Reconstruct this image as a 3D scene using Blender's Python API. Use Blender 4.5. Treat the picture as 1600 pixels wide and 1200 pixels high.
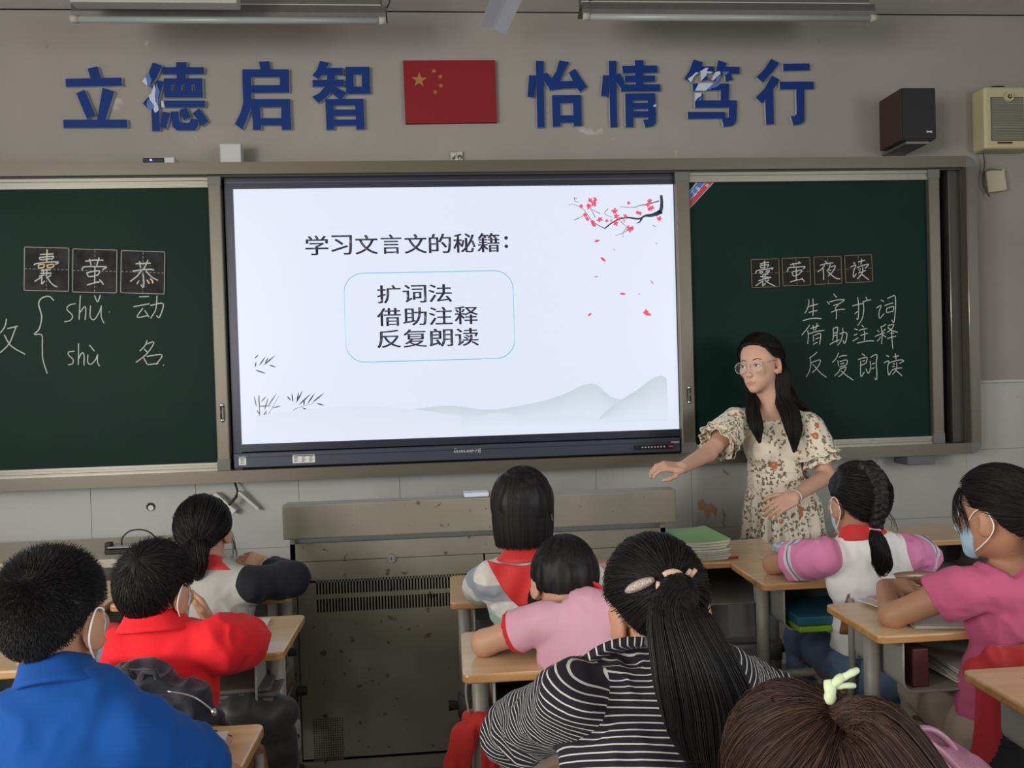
import bpy, bmesh, math, random
import numpy as np
from mathutils import Vector, Matrix, Euler
import openvdb as vdb

for o in list(bpy.data.objects): bpy.data.objects.remove(o)
SC = bpy.context.scene
COL = SC.collection
random.seed(5); RNG = np.random.default_rng(7)

# ------------------------------------------------------------------ camera, world, light, exposure
H, FPX = 1.45, 1250.0
YAW, PITCH, ROLL = 0.07842419, -0.01577185, -0.02913367
def cam_axes():
    cy, sy, cp, sp, cr, sr = math.cos(YAW), math.sin(YAW), math.cos(PITCH), math.sin(PITCH), math.cos(ROLL), math.sin(ROLL)
    f = Vector((sy*cp, cy*cp, sp)); r0 = Vector((cy, -sy, 0)); u0 = r0.cross(f)
    return cr*r0+sr*u0, -sr*r0+cr*u0, f
CR, CU, CF = cam_axes()
def ray(px, py): return CF + CR*((px-800)/FPX) - CU*((py-600)/FPX)
def at(px, py, Y):
    d = ray(px, py); t = Y/d.y
    return Vector((d.x*t, Y, d.z*t+H))
def atz(px, py, z):
    d = ray(px, py); t = (z-H)/d.z
    return Vector((d.x*t, d.y*t, z))
cam_d = bpy.data.cameras.new('camera'); cam = bpy.data.objects.new('camera', cam_d); COL.objects.link(cam)
m = Matrix((CR, CU, -CF)).transposed().to_4x4(); m.translation = Vector((0, 0, H)); cam.matrix_world = m
cam_d.sensor_width = 36; cam_d.lens = 36*FPX/1600; cam_d.clip_start = .05
SC.camera = cam
SC.view_settings.view_transform = 'Standard'; SC.view_settings.look = 'None'
SC.view_settings.exposure = 0.02; SC.view_settings.gamma = 1; SC.view_settings.use_curve_mapping = False
w = bpy.data.worlds.new('sky'); SC.world = w; w.use_nodes = True
w.node_tree.nodes['Background'].inputs[0].default_value = (.75, .85, 1, 1)
w.node_tree.nodes['Background'].inputs[1].default_value = .6
def window_light(name, loc, rot, sx, sy, power, col):
    l = bpy.data.lights.new(name, 'AREA'); l.shape = 'RECTANGLE'; l.size = sx; l.size_y = sy; l.energy = power; l.color = col
    o = bpy.data.objects.new(name, l); COL.objects.link(o); o.location = loc; o.rotation_euler = rot
XL, XR, YW, YB, ZC = -3.7, 3.95, 3.74, -4.6, 3.12
for i, yc in enumerate((-3.3, -.9, 1.4)):
    window_light('window_daylight', (XL+.03, yc, 1.9), (0, -math.pi/2, 0), 1.5, 1.7, (190, 175, 22)[i], (1, .98, .94))
    window_light('window_daylight', (XR-.03, yc, 1.9), (0, math.pi/2, 0), 1.5, 1.7, (95, 70, 2)[i], (.95, .98, 1))

# ------------------------------------------------------------------ materials
MATS = {}
def nt(m): return m.node_tree.nodes, m.node_tree.links
def mat(name, col, rough=.6, metal=0, bump=0, bscale=60, var=0, vscale=8, spec=None, emit=None, alpha=None, stretch=None, spots=None, sheen=0, coat=0):
    if name in MATS: return MATS[name]
    m = bpy.data.materials.new(name); m.use_nodes = True; N, L = nt(m); b = N['Principled BSDF']
    b.inputs['Base Color'].default_value = (*col, 1); b.inputs['Roughness'].default_value = rough; b.inputs['Metallic'].default_value = metal
    if spec is not None: b.inputs['Specular IOR Level'].default_value = spec
    if sheen: b.inputs['Sheen Weight'].default_value = sheen
    if coat: b.inputs['Coat Weight'].default_value = coat; b.inputs['Coat Roughness'].default_value = .15
    tc = N.new('ShaderNodeTexCoord'); src = tc.outputs['Object']
    if stretch:
        mp = N.new('ShaderNodeMapping'); mp.inputs['Scale'].default_value = stretch; L.new(src, mp.inputs[0]); src = mp.outputs[0]
    if var:
        n = N.new('ShaderNodeTexNoise'); n.inputs['Scale'].default_value = vscale; n.inputs['Detail'].default_value = 6; L.new(src, n.inputs['Vector'])
        r = N.new('ShaderNodeMapRange'); r.inputs[1].default_value = .3; r.inputs[2].default_value = .7; r.inputs[3].default_value = 1-var; r.inputs[4].default_value = 1+var*.6
        L.new(n.outputs[0], r.inputs[0])
        mx = N.new('ShaderNodeMix'); mx.data_type = 'RGBA'; mx.blend_type = 'MULTIPLY'; mx.inputs[0].default_value = 1
        mx.inputs[6].default_value = (*col, 1); L.new(r.outputs[0], mx.inputs[7]); out = mx.outputs[2]
        if spots:
            n2 = N.new('ShaderNodeTexNoise'); n2.inputs['Scale'].default_value = spots[0]; n2.inputs['Detail'].default_value = 4; L.new(src, n2.inputs['Vector'])
            r2 = N.new('ShaderNodeMapRange'); r2.inputs[1].default_value = spots[1]; r2.inputs[2].default_value = spots[1]+.04; L.new(n2.outputs[0], r2.inputs[0])
            m2 = N.new('ShaderNodeMix'); m2.data_type = 'RGBA'; L.new(r2.outputs[0], m2.inputs[0]); L.new(out, m2.inputs[6]); m2.inputs[7].default_value = (*spots[2], 1); out = m2.outputs[2]
        L.new(out, b.inputs['Base Color'])
    if bump:
        n = N.new('ShaderNodeTexNoise'); n.inputs['Scale'].default_value = bscale; n.inputs['Detail'].default_value = 4; L.new(src, n.inputs['Vector'])
        bp = N.new('ShaderNodeBump'); bp.inputs['Strength'].default_value = bump; bp.inputs['Distance'].default_value = .004
        L.new(n.outputs[0], bp.inputs['Height']); L.new(bp.outputs[0], b.inputs['Normal'])
    if emit: b.inputs['Emission Color'].default_value = (*col, 1); b.inputs['Emission Strength'].default_value = emit
    if alpha is not None: b.inputs['Alpha'].default_value = alpha
    MATS[name] = m; return m
def emission(name, col, s=1.0, attr=False):
    if name in MATS: return MATS[name]
    m = bpy.data.materials.new(name); m.use_nodes = True; N, L = nt(m); b = N['Principled BSDF']
    b.inputs['Base Color'].default_value = (.01, .01, .01, 1); b.inputs['Roughness'].default_value = .25
    b.inputs['Emission Color'].default_value = (*col, 1); b.inputs['Emission Strength'].default_value = s
    if attr:
        a = N.new('ShaderNodeAttribute'); a.attribute_name = 'Col'; L.new(a.outputs['Color'], b.inputs['Emission Color'])
    MATS[name] = m; return m
def math_n(N, L, op, a, b=None, c=None):
    n = N.new('ShaderNodeMath'); n.operation = op
    for i, v in enumerate((a, b, c)):
        if v is None: continue
        if isinstance(v, (int, float)): n.inputs[i].default_value = v
        else: L.new(v, n.inputs[i])
    return n.outputs[0]
def mixc(N, L, f, a, b):
    n = N.new('ShaderNodeMix'); n.data_type = 'RGBA'
    for i, v in ((0, f), (6, a), (7, b)):
        if isinstance(v, (int, float)): n.inputs[i].default_value = v
        elif isinstance(v, tuple): n.inputs[i].default_value = (*v, 1)
        else: L.new(v, n.inputs[i])
    return n.outputs[2]
def attr(N, name):
    a = N.new('ShaderNodeAttribute'); a.attribute_name = name; return a.outputs['Fac']
def cloth_mat(name, body, sleeve=None, bands=(), stripes=None, rough=.85, pastel=None, sheen=.04, side=False):
    """body / sleeve colour split at the sewn seam; bands = (start, end, colour) along the sleeve; stripes = (period, duty, colour)"""
    m = bpy.data.materials.new(name); m.use_nodes = True; N, L = nt(m); b = N['Principled BSDF']
    b.inputs['Roughness'].default_value = rough; b.inputs['Sheen Weight'].default_value = sheen; b.inputs['Specular IOR Level'].default_value = .25
    seam = attr(N, 'seam'); al = attr(N, 'along'); bm = attr(N, 'bodym'); am = attr(N, 'armm')
    issl = math_n(N, L, 'GREATER_THAN', seam, 0.0)
    col = mixc(N, L, issl, body, sleeve or body)
    if stripes or pastel:
        coord = mixc(N, L, issl, bm, bm if pastel else am)
        sep = N.new('ShaderNodeSeparateColor'); L.new(coord, sep.inputs[0]); coord = sep.outputs[0]
    if stripes:
        fr = math_n(N, L, 'FRACT', math_n(N, L, 'MULTIPLY', coord, 1/stripes[0]))
        col = mixc(N, L, math_n(N, L, 'LESS_THAN', fr, stripes[1]), col, stripes[2])
    if pastel:
        fr = math_n(N, L, 'FRACT', math_n(N, L, 'MULTIPLY', coord, 1/pastel[0]))
        cr = N.new('ShaderNodeValToRGB'); cr.color_ramp.interpolation = 'CONSTANT'
        cols = pastel[1]
        for i, c in enumerate(cols):
            e = cr.color_ramp.elements[i] if i < 2 else cr.color_ramp.elements.new(i/len(cols))
            e.position = i/len(cols); e.color = (*c, 1)
        L.new(fr, cr.inputs[0]); col = cr.outputs[0]
    for a0, a1, c in bands:
        f = math_n(N, L, 'MULTIPLY', math_n(N, L, 'MULTIPLY', issl, math_n(N, L, 'GREATER_THAN', al, a0)), math_n(N, L, 'LESS_THAN', al, a1))
        col = mixc(N, L, f, col, c)
    n = N.new('ShaderNodeTexNoise'); n.inputs['Scale'].default_value = 900
    tc = N.new('ShaderNodeTexCoord'); L.new(tc.outputs['Object'], n.inputs['Vector'])
    bp = N.new('ShaderNodeBump'); bp.inputs['Strength'].default_value = .15; bp.inputs['Distance'].default_value = .001
    L.new(n.outputs[0], bp.inputs['Height']); L.new(bp.outputs[0], b.inputs['Normal'])
    L.new(col, b.inputs['Base Color']); MATS[name] = m; return m
def hair_mat(name, c0, c1):
    m = bpy.data.materials.new(name); m.use_nodes = True; N, L = nt(m); b = N['Principled BSDF']
    L.new(mixc(N, L, attr(N, 'rnd'), c0, c1), b.inputs['Base Color'])
    b.inputs['Roughness'].default_value = .52; b.inputs['Specular IOR Level'].default_value = .22
    MATS[name] = m; return m
def skin_mat(name, c):
    m = bpy.data.materials.new(name); m.use_nodes = True; N, L = nt(m); b = N['Principled BSDF']
    a = N.new('ShaderNodeAttribute'); a.attribute_name = 'tint'
    L.new(mixc(N, L, a.outputs['Fac'], c, (c[0]*.75, c[1]*.42, c[2]*.42)), b.inputs['Base Color'])
    b.inputs['Roughness'].default_value = .5; b.inputs['Subsurface Weight'].default_value = .12; b.inputs['Subsurface Radius'].default_value = (.02, .008, .004)
    b.inputs['Subsurface Scale'].default_value = .3; b.inputs['Specular IOR Level'].default_value = .35
    MATS[name] = m; return m

# ------------------------------------------------------------------ object helpers
def tag(o, label=None, cat=None, group=None, kind=None):
    if label: o['label'] = label
    if cat: o['category'] = cat
    if group: o['group'] = group
    if kind: o['kind'] = kind
    return o
def thing(name, label, cat, loc=(0, 0, 0), group=None, rz=0):
    o = bpy.data.objects.new(name, None); COL.objects.link(o); o.location = loc; o.rotation_euler = (0, 0, rz); o.empty_display_size = .1
    return tag(o, label, cat, group)
def link(name, me, mt, parent=None, smooth=False):
    if mt is not None:
        for x in (mt if isinstance(mt, (list, tuple)) else [mt]): me.materials.append(x)
    o = bpy.data.objects.new(name, me); COL.objects.link(o)
    if smooth: me.polygons.foreach_set('use_smooth', np.ones(len(me.polygons), bool))
    if parent is not None:
        o.parent = parent
        # geometry is given in world space: bring it into the parent's space
        mw = Matrix.Identity(4); p = parent
        chain = []
        while p is not None: chain.append(p); p = p.parent
        for q in reversed(chain): mw = mw @ q.matrix_parent_inverse @ q.matrix_basis
        o.matrix_parent_inverse = mw.inverted()
    return o
def bm_link(name, bm, mt, parent=None, smooth=False, label=None):
    me = bpy.data.meshes.new(name); bmesh.ops.recalc_face_normals(bm, faces=bm.faces); bm.to_mesh(me); bm.free()
    o = link(name, me, mt, parent, smooth)
    if label: o['label'] = label
    return o
def box(bm, lo, hi, rot=None, c=None, mi=0):
    lo, hi = Vector(lo), Vector(hi); M = Matrix.Translation((lo+hi)/2) @ Matrix.Diagonal((*(hi-lo), 1))
    if rot is not None:
        c = Vector(c) if c is not None else (lo+hi)/2
        M = Matrix.Translation(c) @ rot.to_4x4() @ Matrix.Translation(-c) @ M
    r = bmesh.ops.create_cube(bm, size=1, matrix=M)
    if mi:
        for f in {f for v in r['verts'] for f in v.link_faces}: f.material_index = mi
    return r['verts']
def bevel(bm, w, seg=2):
    bmesh.ops.bevel(bm, geom=list(bm.edges), offset=w, segments=seg, affect='EDGES', profile=.5, clamp_overlap=True)
def boxo(name, lo, hi, mt, parent=None, bev=0, seg=2, label=None, rot=None, c=None):
    bm = bmesh.new(); box(bm, lo, hi, rot, c)
    if bev: bevel(bm, bev, seg)
    return bm_link(name, bm, mt, parent, False, label)
def tube(bm, pts, r, n=10, cap=True):
    pts = [Vector(p) for p in pts]; rs = r if isinstance(r, (list, tuple)) else [r]*len(pts)
    rings = []; prev = None
    for i, p in enumerate(pts):
        d = (pts[min(i+1, len(pts)-1)]-pts[max(i-1, 0)]).normalized()
        if prev is None: a = d.orthogonal().normalized()
        else:
            a = prev-d*prev.dot(d); a = a.normalized() if a.length > 1e-6 else d.orthogonal().normalized()
        prev = a; b = d.cross(a)
        rings.append([bm.verts.new(p+(a*math.cos(2*math.pi*k/n)+b*math.sin(2*math.pi*k/n))*rs[i]) for k in range(n)])
    for A, B in zip(rings, rings[1:]):
        for k in range(n): bm.faces.new((A[k], A[(k+1) % n], B[(k+1) % n], B[k]))
    if cap: bm.faces.new(rings[0]); bm.faces.new(list(reversed(rings[-1])))
def tubeo(name, pts, r, mt, parent=None, n=10, label=None):
    bm = bmesh.new(); tube(bm, pts, r, n); return bm_link(name, bm, mt, parent, True, label)
def catmull(P, n):
    P = [Vector(p) for p in P]; P = [P[0]*2-P[1]]+P+[P[-1]*2-P[-2]]; out = []
    for i in range(1, len(P)-2):
        for k in range(n):
            t = k/n; a, b, c, d = P[i-1:i+3]
            out.append(.5*((2*b)+(c-a)*t+(2*a-5*b+4*c-d)*t*t+(3*b-a-3*c+d)*t**3))
    out.append(P[-2]); return out
def prism(bm, poly, y0, y1):
    """poly: list of (x,z); extruded from y0 to y1"""
    A = [bm.verts.new((x, y0, z)) for x, z in poly]; B = [bm.verts.new((x, y1, z)) for x, z in poly]
    n = len(poly); bm.faces.new(A); bm.faces.new(list(reversed(B)))
    for i in range(n): bm.faces.new((A[i], A[(i+1) % n], B[(i+1) % n], B[i]))
def pymesh(name, V, F):
    me = bpy.data.meshes.new(name); V = np.asarray(V, np.float32); F = np.asarray(F, np.int32)
    k = F.shape[1]; me.vertices.add(len(V)); me.vertices.foreach_set('co', V.ravel())
    me.loops.add(F.size); me.loops.foreach_set('vertex_index', F.ravel())
    me.polygons.add(len(F)); me.polygons.foreach_set('loop_start', np.arange(0, F.size, k, dtype=np.int32)); me.polygons.foreach_set('loop_total', np.full(len(F), k, np.int32))
    me.update(calc_edges=True); return me
def fattr(me, name, arr):
    a = me.attributes.new(name, 'FLOAT', 'POINT'); a.data.foreach_set('value', np.asarray(arr, np.float32))
# ---- text as flat or thick meshes lying in the plane Y = const, fitted into a rectangle
def glyphs(txt, off=0.0, shear=0.0, res=4):
    c = bpy.data.curves.new('t', 'FONT'); c.body = txt; c.offset = off; c.resolution_u = res; c.shear = shear
    o = bpy.data.objects.new('t', c); COL.objects.link(o); bpy.context.view_layer.update()
    dg = bpy.context.evaluated_depsgraph_get(); me = bpy.data.meshes.new_from_object(o.evaluated_get(dg))
    bpy.data.objects.remove(o); bpy.data.curves.remove(c); return me
def text_mesh(txt, x0, x1, z0, z1, Y, thick=0.0015, off=0.0, shear=0.0, rot=0.0, parent=None, mt=None, name='lettering', skew=0.0):
    me = glyphs(txt, off, shear); n = len(me.vertices); co = np.zeros(n*3, np.float32); me.vertices.foreach_get('co', co); co = co.reshape(-1, 3)
    lo, hi = co.min(0), co.max(0); u = (co[:, 0]-lo[0])/(hi[0]-lo[0]); v = (co[:, 1]-lo[1])/(hi[1]-lo[1])
    X = x0+u*(x1-x0); Z = z0+v*(z1-z0)+skew*(X-x0)
    if rot:
        cx, cz = (x0+x1)/2, (z0+z1)/2; c, s = math.cos(rot), math.sin(rot); X, Z = cx+(X-cx)*c-(Z-cz)*s, cz+(X-cx)*s+(Z-cz)*c
    out = np.stack([X, np.full(n, Y, np.float32), Z], 1); me.vertices.foreach_set('co', out.astype(np.float32).ravel()); me.update()
    bm = bmesh.new(); bm.from_mesh(me); bpy.data.meshes.remove(me)
    bmesh.ops.remove_doubles(bm, verts=bm.verts, dist=1e-5)
    if thick > 0:
        r = bmesh.ops.extrude_face_region(bm, geom=list(bm.faces)); 
        bmesh.ops.translate(bm, verts=[g for g in r['geom'] if isinstance(g, bmesh.types.BMVert)], vec=(0, -thick, 0))
    return bm_link(name, bm, mt, parent)
def text_px(txt, px0, px1, py0, py1, Y, **k):
    c0 = at(px0, (py0+py1)/2, Y); c1 = at(px1, (py0+py1)/2, Y); t = at((px0+px1)/2, py0, Y); b = at((px0+px1)/2, py1, Y)
    return text_mesh(txt, c0.x, c1.x, b.z, t.z, Y, **k)

# ------------------------------------------------------------------ distance-field sculpting
_L = RNG.random((32, 32, 32)).astype(np.float32)
def vnoise(P, s):
    q = np.asarray(P)*s; i = np.floor(q).astype(int); f = q-i; f = f*f*(3-2*f); o = 0
    for dx in (0, 1):
        for dy in (0, 1):
            for dz in (0, 1):
                w = (f[:, 0] if dx else 1-f[:, 0])*(f[:, 1] if dy else 1-f[:, 1])*(f[:, 2] if dz else 1-f[:, 2])
                o = o+w*_L[(i[:, 0]+dx) % 32, (i[:, 1]+dy) % 32, (i[:, 2]+dz) % 32]
    return o*2-1
A3 = lambda v: np.array(v, np.float64)
class Cone:
    def __init__(s, a, b, r0, r1, flat=None, cat='torso', k=None):
        s.a, s.b, s.r0, s.r1, s.cat, s.k = A3(a), A3(b), r0, r1, cat, k; s.flat = None
        if flat: n = A3(flat[0]); s.flat = (n/np.linalg.norm(n), flat[1])
    def bb(s, g): r = max(s.r0, s.r1)+g; return np.minimum(s.a, s.b)-r, np.maximum(s.a, s.b)+r
    def t(s, P): d = s.b-s.a; return np.clip(((P-s.a)@d)/(d@d), 0, 1)
    def ev(s, P):
        t = s.t(P); q = P-(s.a+t[..., None]*(s.b-s.a))
        if s.flat: n, f = s.flat; q = q+((q@n)*(1/f-1))[..., None]*n
        return np.linalg.norm(q, axis=-1)-(s.r0+(s.r1-s.r0)*t)
class Ell:
    def __init__(s, c, r, R=None, cat='torso', k=None):
        s.c, s.r, s.R, s.cat, s.k = A3(c), A3(r), (np.eye(3) if R is None else np.array(R)), cat, k
    def bb(s, g): e = np.abs(s.R)@s.r+g; return s.c-e, s.c+e
    def ev(s, P):
        q = (P-s.c)@s.R; k0 = np.linalg.norm(q/s.r, axis=-1); k1 = np.linalg.norm(q/s.r**2, axis=-1)
        return k0*(k0-1)/np.maximum(k1, 1e-6)
class Rbox:
    def __init__(s, c, h, R=None, r=.005, cat='torso', k=None):
        s.c, s.h, s.R, s.rr, s.cat, s.k = A3(c), A3(h), (np.eye(3) if R is None else np.array(R)), r, cat, k
    def bb(s, g): e = np.abs(s.R)@s.h+g; return s.c-e, s.c+e
    def ev(s, P):
        q = np.abs((P-s.c)@s.R)-(s.h-s.rr); return np.linalg.norm(np.maximum(q, 0), axis=-1)+np.minimum(q.max(-1), 0)-s.rr
class Field:
    def __init__(s, prims, h, infl=0, k=.03, pad=.02, also=()):
        al_ = list(prims)+list(also); los = np.array([p.bb(infl+pad)[0] for p in al_]).min(0); his = np.array([p.bb(infl+pad)[1] for p in al_]).max(0)
        s.h, s.o = h, los; s.n = np.ceil((his-los)/h).astype(int)+2; s.V = np.ones(s.n, np.float32)
        for p in prims: s.add(p, infl, p.k or k)
    def sl(s, lo, hi):
        a = np.clip(((lo-s.o)/s.h).astype(int), 0, s.n); b = np.clip(((hi-s.o)/s.h).astype(int)+2, 0, s.n)
        P = np.stack(np.meshgrid(*[s.o[i]+s.h*np.arange(a[i], b[i]) for i in range(3)], indexing='ij'), -1)
        return tuple(slice(a[i], b[i]) for i in range(3)), P
    def add(s, p, infl=0, k=.03):
        S, P = s.sl(*p.bb(infl+k+2*s.h)); d = (p.ev(P)-infl).astype(np.float32); a = s.V[S]
        hh = np.maximum(k-np.abs(a-d), 0)/k; s.V[S] = np.minimum(a, d)-hh*hh*k/4
    def cut(s, p, infl=0):
        S, P = s.sl(*p.bb(infl+2*s.h)); s.V[S] = np.maximum(s.V[S], -(p.ev(P)-infl))
    def clip(s, fn):
        """keep where fn(P) < 0"""
        S, P = s.sl(s.o, s.o+s.h*s.n); s.V = np.maximum(s.V, fn(P)).astype(np.float32)
    def mesh(s, smooth=2):
        g = vdb.FloatGrid(1.0); V = s.V.copy()
        V[0], V[-1] = 1, 1; V[:, 0], V[:, -1] = 1, 1; V[:, :, 0], V[:, :, -1] = 1, 1
        g.copyFromArray(np.clip(V, -3*s.h, 3*s.h)); r_ = g.convertToPolygons(isovalue=0.0, adaptivity=0.0); pts, q = r_[0], r_[-1]
        P = s.o+pts.astype(np.float64)*s.h; q = q.astype(np.int64)
        if smooth:
            e = np.concatenate([q[:, [0, 1]], q[:, [1, 2]], q[:, [2, 3]], q[:, [3, 0]]]); e = np.concatenate([e, e[:, ::-1]]); cnt = np.bincount(e[:, 0], minlength=len(P))[:, None]
            for it in range(smooth):
                for lam in (.5, -.52):
                    acc = np.stack([np.bincount(e[:, 0], P[e[:, 1], i], len(P)) for i in range(3)], 1)/cnt; P = P+lam*(acc-P)
        a, b, c = P[q[:, 0]], P[q[:, 1]], P[q[:, 2]]
        if (np.cross(b-a, c-a)*(a-P.mean(0))).sum() < 0: q = q[:, ::-1]
        return P, q
def normals(P, q):
    n = np.cross(P[q[:, 2]]-P[q[:, 0]], P[q[:, 3]]-P[q[:, 1]]); N = np.zeros_like(P)
    for i in range(4):
        for j in range(3): N[:, j] += np.bincount(q[:, i], n[:, j], len(P))
    return N/np.maximum(np.linalg.norm(N, axis=1, keepdims=True), 1e-9)
def rotm(yaw=0, pitch=0, roll=0):
    """yaw>0 turns the face to +x ... facing +y at 0; pitch>0 bows the face down; roll>0 lowers the +x ear. columns = right, face, up"""
    return np.array(Matrix.Rotation(-yaw, 3, 'Z') @ Matrix.Rotation(-pitch, 3, 'X') @ Matrix.Rotation(roll, 3, 'Y'))

# ------------------------------------------------------------------ people
class Slab:
    """region 0 < along < L within radius R of an axis, used to end sleeves and hems cleanly"""
    def __init__(s, a, d, R, L): s.a, s.R, s.L = A3(a), R, L; s.d = A3(d)/np.linalg.norm(A3(d))
    def bb(s, g): b = s.a+s.d*s.L; r = s.R+g; return np.minimum(s.a, b)-r, np.maximum(s.a, b)+r
    def ev(s, P):
        q = P-s.a; t = q@s.d; r = np.linalg.norm(q-t[..., None]*s.d, axis=-1)
        return np.maximum(np.maximum(-t, t-s.L), r-s.R)
def unit(v): v = A3(v); return v/np.linalg.norm(v)
HC, HR = A3((0, -.008, .028)), A3((.074, .091, .088))
class Frame:
    def __init__(s, c, R, k): s.c, s.R, s.k = A3(c), R, k
    def __call__(s, x, y, z): return s.c+s.R@(s.k*A3((x, y, z)))
    def loc(s, P): return (P-s.c)@s.R/s.k
    def many(s, Q): return s.c+(np.asarray(Q)*s.k)@s.R.T
def head_prims(F, fine=False):
    k = F.k; E = lambda c, r, kk, rot=None: Ell(F(*c), A3(r)*k, F.R if rot is None else F.R@rot, 'head', kk*k)
    p = [E(HC, HR, .02), E((0, .022, -.035), (.060, .066, .066), .03), E((0, .055, -.072), (.036, .036, .034), .025),
         E((0, .075, -.098), (.016, .016, .014), .02)]
    p += [Cone(F(0, .084, .002), F(0, .102, -.034), .006*k, .0085*k, cat='head', k=.012*k), E((0, .099, -.038), (.015, .010, .008), .008),
          E((0, .0845, -.0665), (.020, .011, .005), .007), E((0, .083, -.0755), (.016, .011, .005), .007),
          E((.034, .070, -.02), (.02, .016, .018), .02), E((-.034, .070, -.02), (.02, .016, .018), .02)]
    for sx in (-1, 1):
        rot = np.array(Matrix.Rotation(-sx*.42, 3, 'Z') @ Matrix.Rotation(.12, 3, 'X'))
        p.append(E((sx*.0815, -.012, -.012), (.0095, .023, .035), .008, rot))
        p.append(E((sx*.073, .0, -.036), (.008, .010, .012), .006))
    return p
def hand_prims(w, d, n, k, curl=.5, thumb=1):
    d = unit(d); n = A3(n); n = unit(n-d*(n@d)); l = np.cross(d, n)*thumb; P = []; w = A3(w)
    R = np.stack([l, d, n], 1)
    P.append(Rbox(w+d*.042*k, A3((.037, .044, .0125))*k, R, .012*k, 'hand', .010*k))
    for off, ln, r, c in ((.029, .068, .0086, .9), (.010, .076, .009, 1), (-.010, .071, .0086, 1.05), (-.028, .056, .0075, 1.15)):
        p = w+d*(.083-abs(off)*.15)*k+l*off*k; a = 0
        for fr, bend in ((.46, .55), (.30, 1.0), (.24, .7)):
            a += curl*c*bend; q = p+(d*math.cos(a)-n*math.sin(a)+l*off*1.5*(1-curl*.6))*ln*fr*k
            P.append(Cone(p, q, r*.93*k, r*.84*k, cat='hand', k=.0022*k)); p = q
    p = w+d*.018*k+l*.028*k-n*.004*k; a = .75
    for ln, r in ((.036, .0115), (.030, .0095), (.024, .0085)):
        q = p+(d*math.cos(a)+l*math.sin(a)-n*curl*.5)*ln*k; P.append(Cone(p, q, r*k, r*.92*k, cat='hand', k=.006*k)); p = q; a -= .35
    return P
HZ_A = [0, .55, .9, 1.15, 1.45, 1.75, 2.1, 2.6, 3.2]; HZ_Z = [.60, .55, .34, .02, -.02, -.22, -.58, -.80, -.84]
HZ_N = list(HZ_Z); HZ_T = [.66, .62, .44, .10, -.06, -.30, -.60, -.80, -.84]
def scalp_gap(U, low=0.0):
    az = np.abs(np.arctan2(U[..., 0], U[..., 1])); return np.interp(az, HZ_A, HZ_Z)-low-U[..., 2]
def ell_pt(U, e=0.0): return HC+U*(HR+e)
def fib(n):
    i = np.arange(n)+.5; z = 1-2*i/n; a = i*2.399963; r = np.sqrt(1-z*z); return np.stack([r*np.cos(a), r*np.sin(a), z], 1)
def slerp(a, b, t):
    dt = np.clip((a*b).sum(-1, keepdims=True), -.999, .999); o = np.arccos(dt); return (np.sin((1-t)*o)*a+np.sin(t*o)*b)/np.sin(o)
def strands(name, P, r, parent, mt, tip=.25, flat=False):
    N, S, _ = P.shape; T = np.gradient(P, axis=1); T /= np.maximum(np.linalg.norm(T, axis=2, keepdims=True), 1e-9)
    ref = RNG.normal(size=(N, 1, 3)); A = np.cross(T, ref+np.zeros_like(T)); A /= np.maximum(np.linalg.norm(A, axis=2, keepdims=True), 1e-9); B = np.cross(T, A)
    rr = r*np.interp(np.linspace(0, 1, S), [0, .15, .7, 1], [.8, 1, 1, tip])[None, :, None]*RNG.uniform(.7, 1.25, (N, 1, 1))
    V = np.stack([P+rr*(A*math.cos(a)+B*math.sin(a)) for a in (0, 2.094, 4.189)], 2).reshape(-1, 3)
    base = (np.arange(N)[:, None]*S+np.arange(S-1)[None])*3; F = []
    for k in range(3):
        k2 = (k+1) % 3; F.append(np.stack([base+k, base+k2, base+3+k2, base+3+k], -1).reshape(-1, 4))
    me = pymesh(name, V, np.concatenate(F)); fattr(me, 'rnd', np.repeat(RNG.random(N)**2, S*3))
    o = link(name, me, mt, parent, True); return o
def cap_mesh(F, e, low, parent, mt, h=.005, rough=.004, extra=(), sub=(), name='hair', smooth=3, clipfn=None):
    f = Field([Ell(F(*HC), (HR+e)*F.k, F.R)]+list(extra), h, 0, .03)
    def fn(P):
        q = F.loc(P)-HC; u = q/np.maximum(np.linalg.norm(q, axis=-1, keepdims=True), 1e-6)
        return scalp_gap(u, low)*.09
    if clipfn is None and low is not None: f.clip(fn)
    if clipfn: f.clip(clipfn)
    for s in sub: f.cut(s)
    P, q = f.mesh(smooth); n = normals(P, q); P = P+n*(vnoise(P, 55)*rough)[:, None]
    me = pymesh(name, P, q); fattr(me, 'rnd', np.zeros(len(P))+.1); return link(name, me, mt, parent, True)
def comb_to(F, T, n, e, low, steps=9, jit=.05, maxang=2.7, lift=.0, power=1.0):
    """strands that lie on the scalp and run to the tie direction T"""
    U = fib(int(n*2.2)); U = U[scalp_gap(U, low) < 0]; U = U+RNG.normal(size=U.shape)*.02; U /= np.linalg.norm(U, axis=1, keepdims=True)
    T = unit(T); ang = np.arccos(np.clip(U@T, -1, 1)); U = U[ang < maxang]
    t = np.linspace(0, 1, steps)[None, :, None]; D = slerp(U[:, None]+0*t, (T+RNG.normal(size=(len(U), 1, 3))*jit*.6)/1.0+0*t, t**power)
    D /= np.linalg.norm(D, axis=2, keepdims=True)
    ee = e+RNG.uniform(0, .006, (len(U), 1, 1))+lift*np.sin(t*math.pi)+.004*np.sin(t*math.pi*2+RNG.uniform(0, 6, (len(U), 1, 1)))*RNG.random((len(U), 1, 1))
    return F.many(HC+D*(HR+ee))
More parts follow.
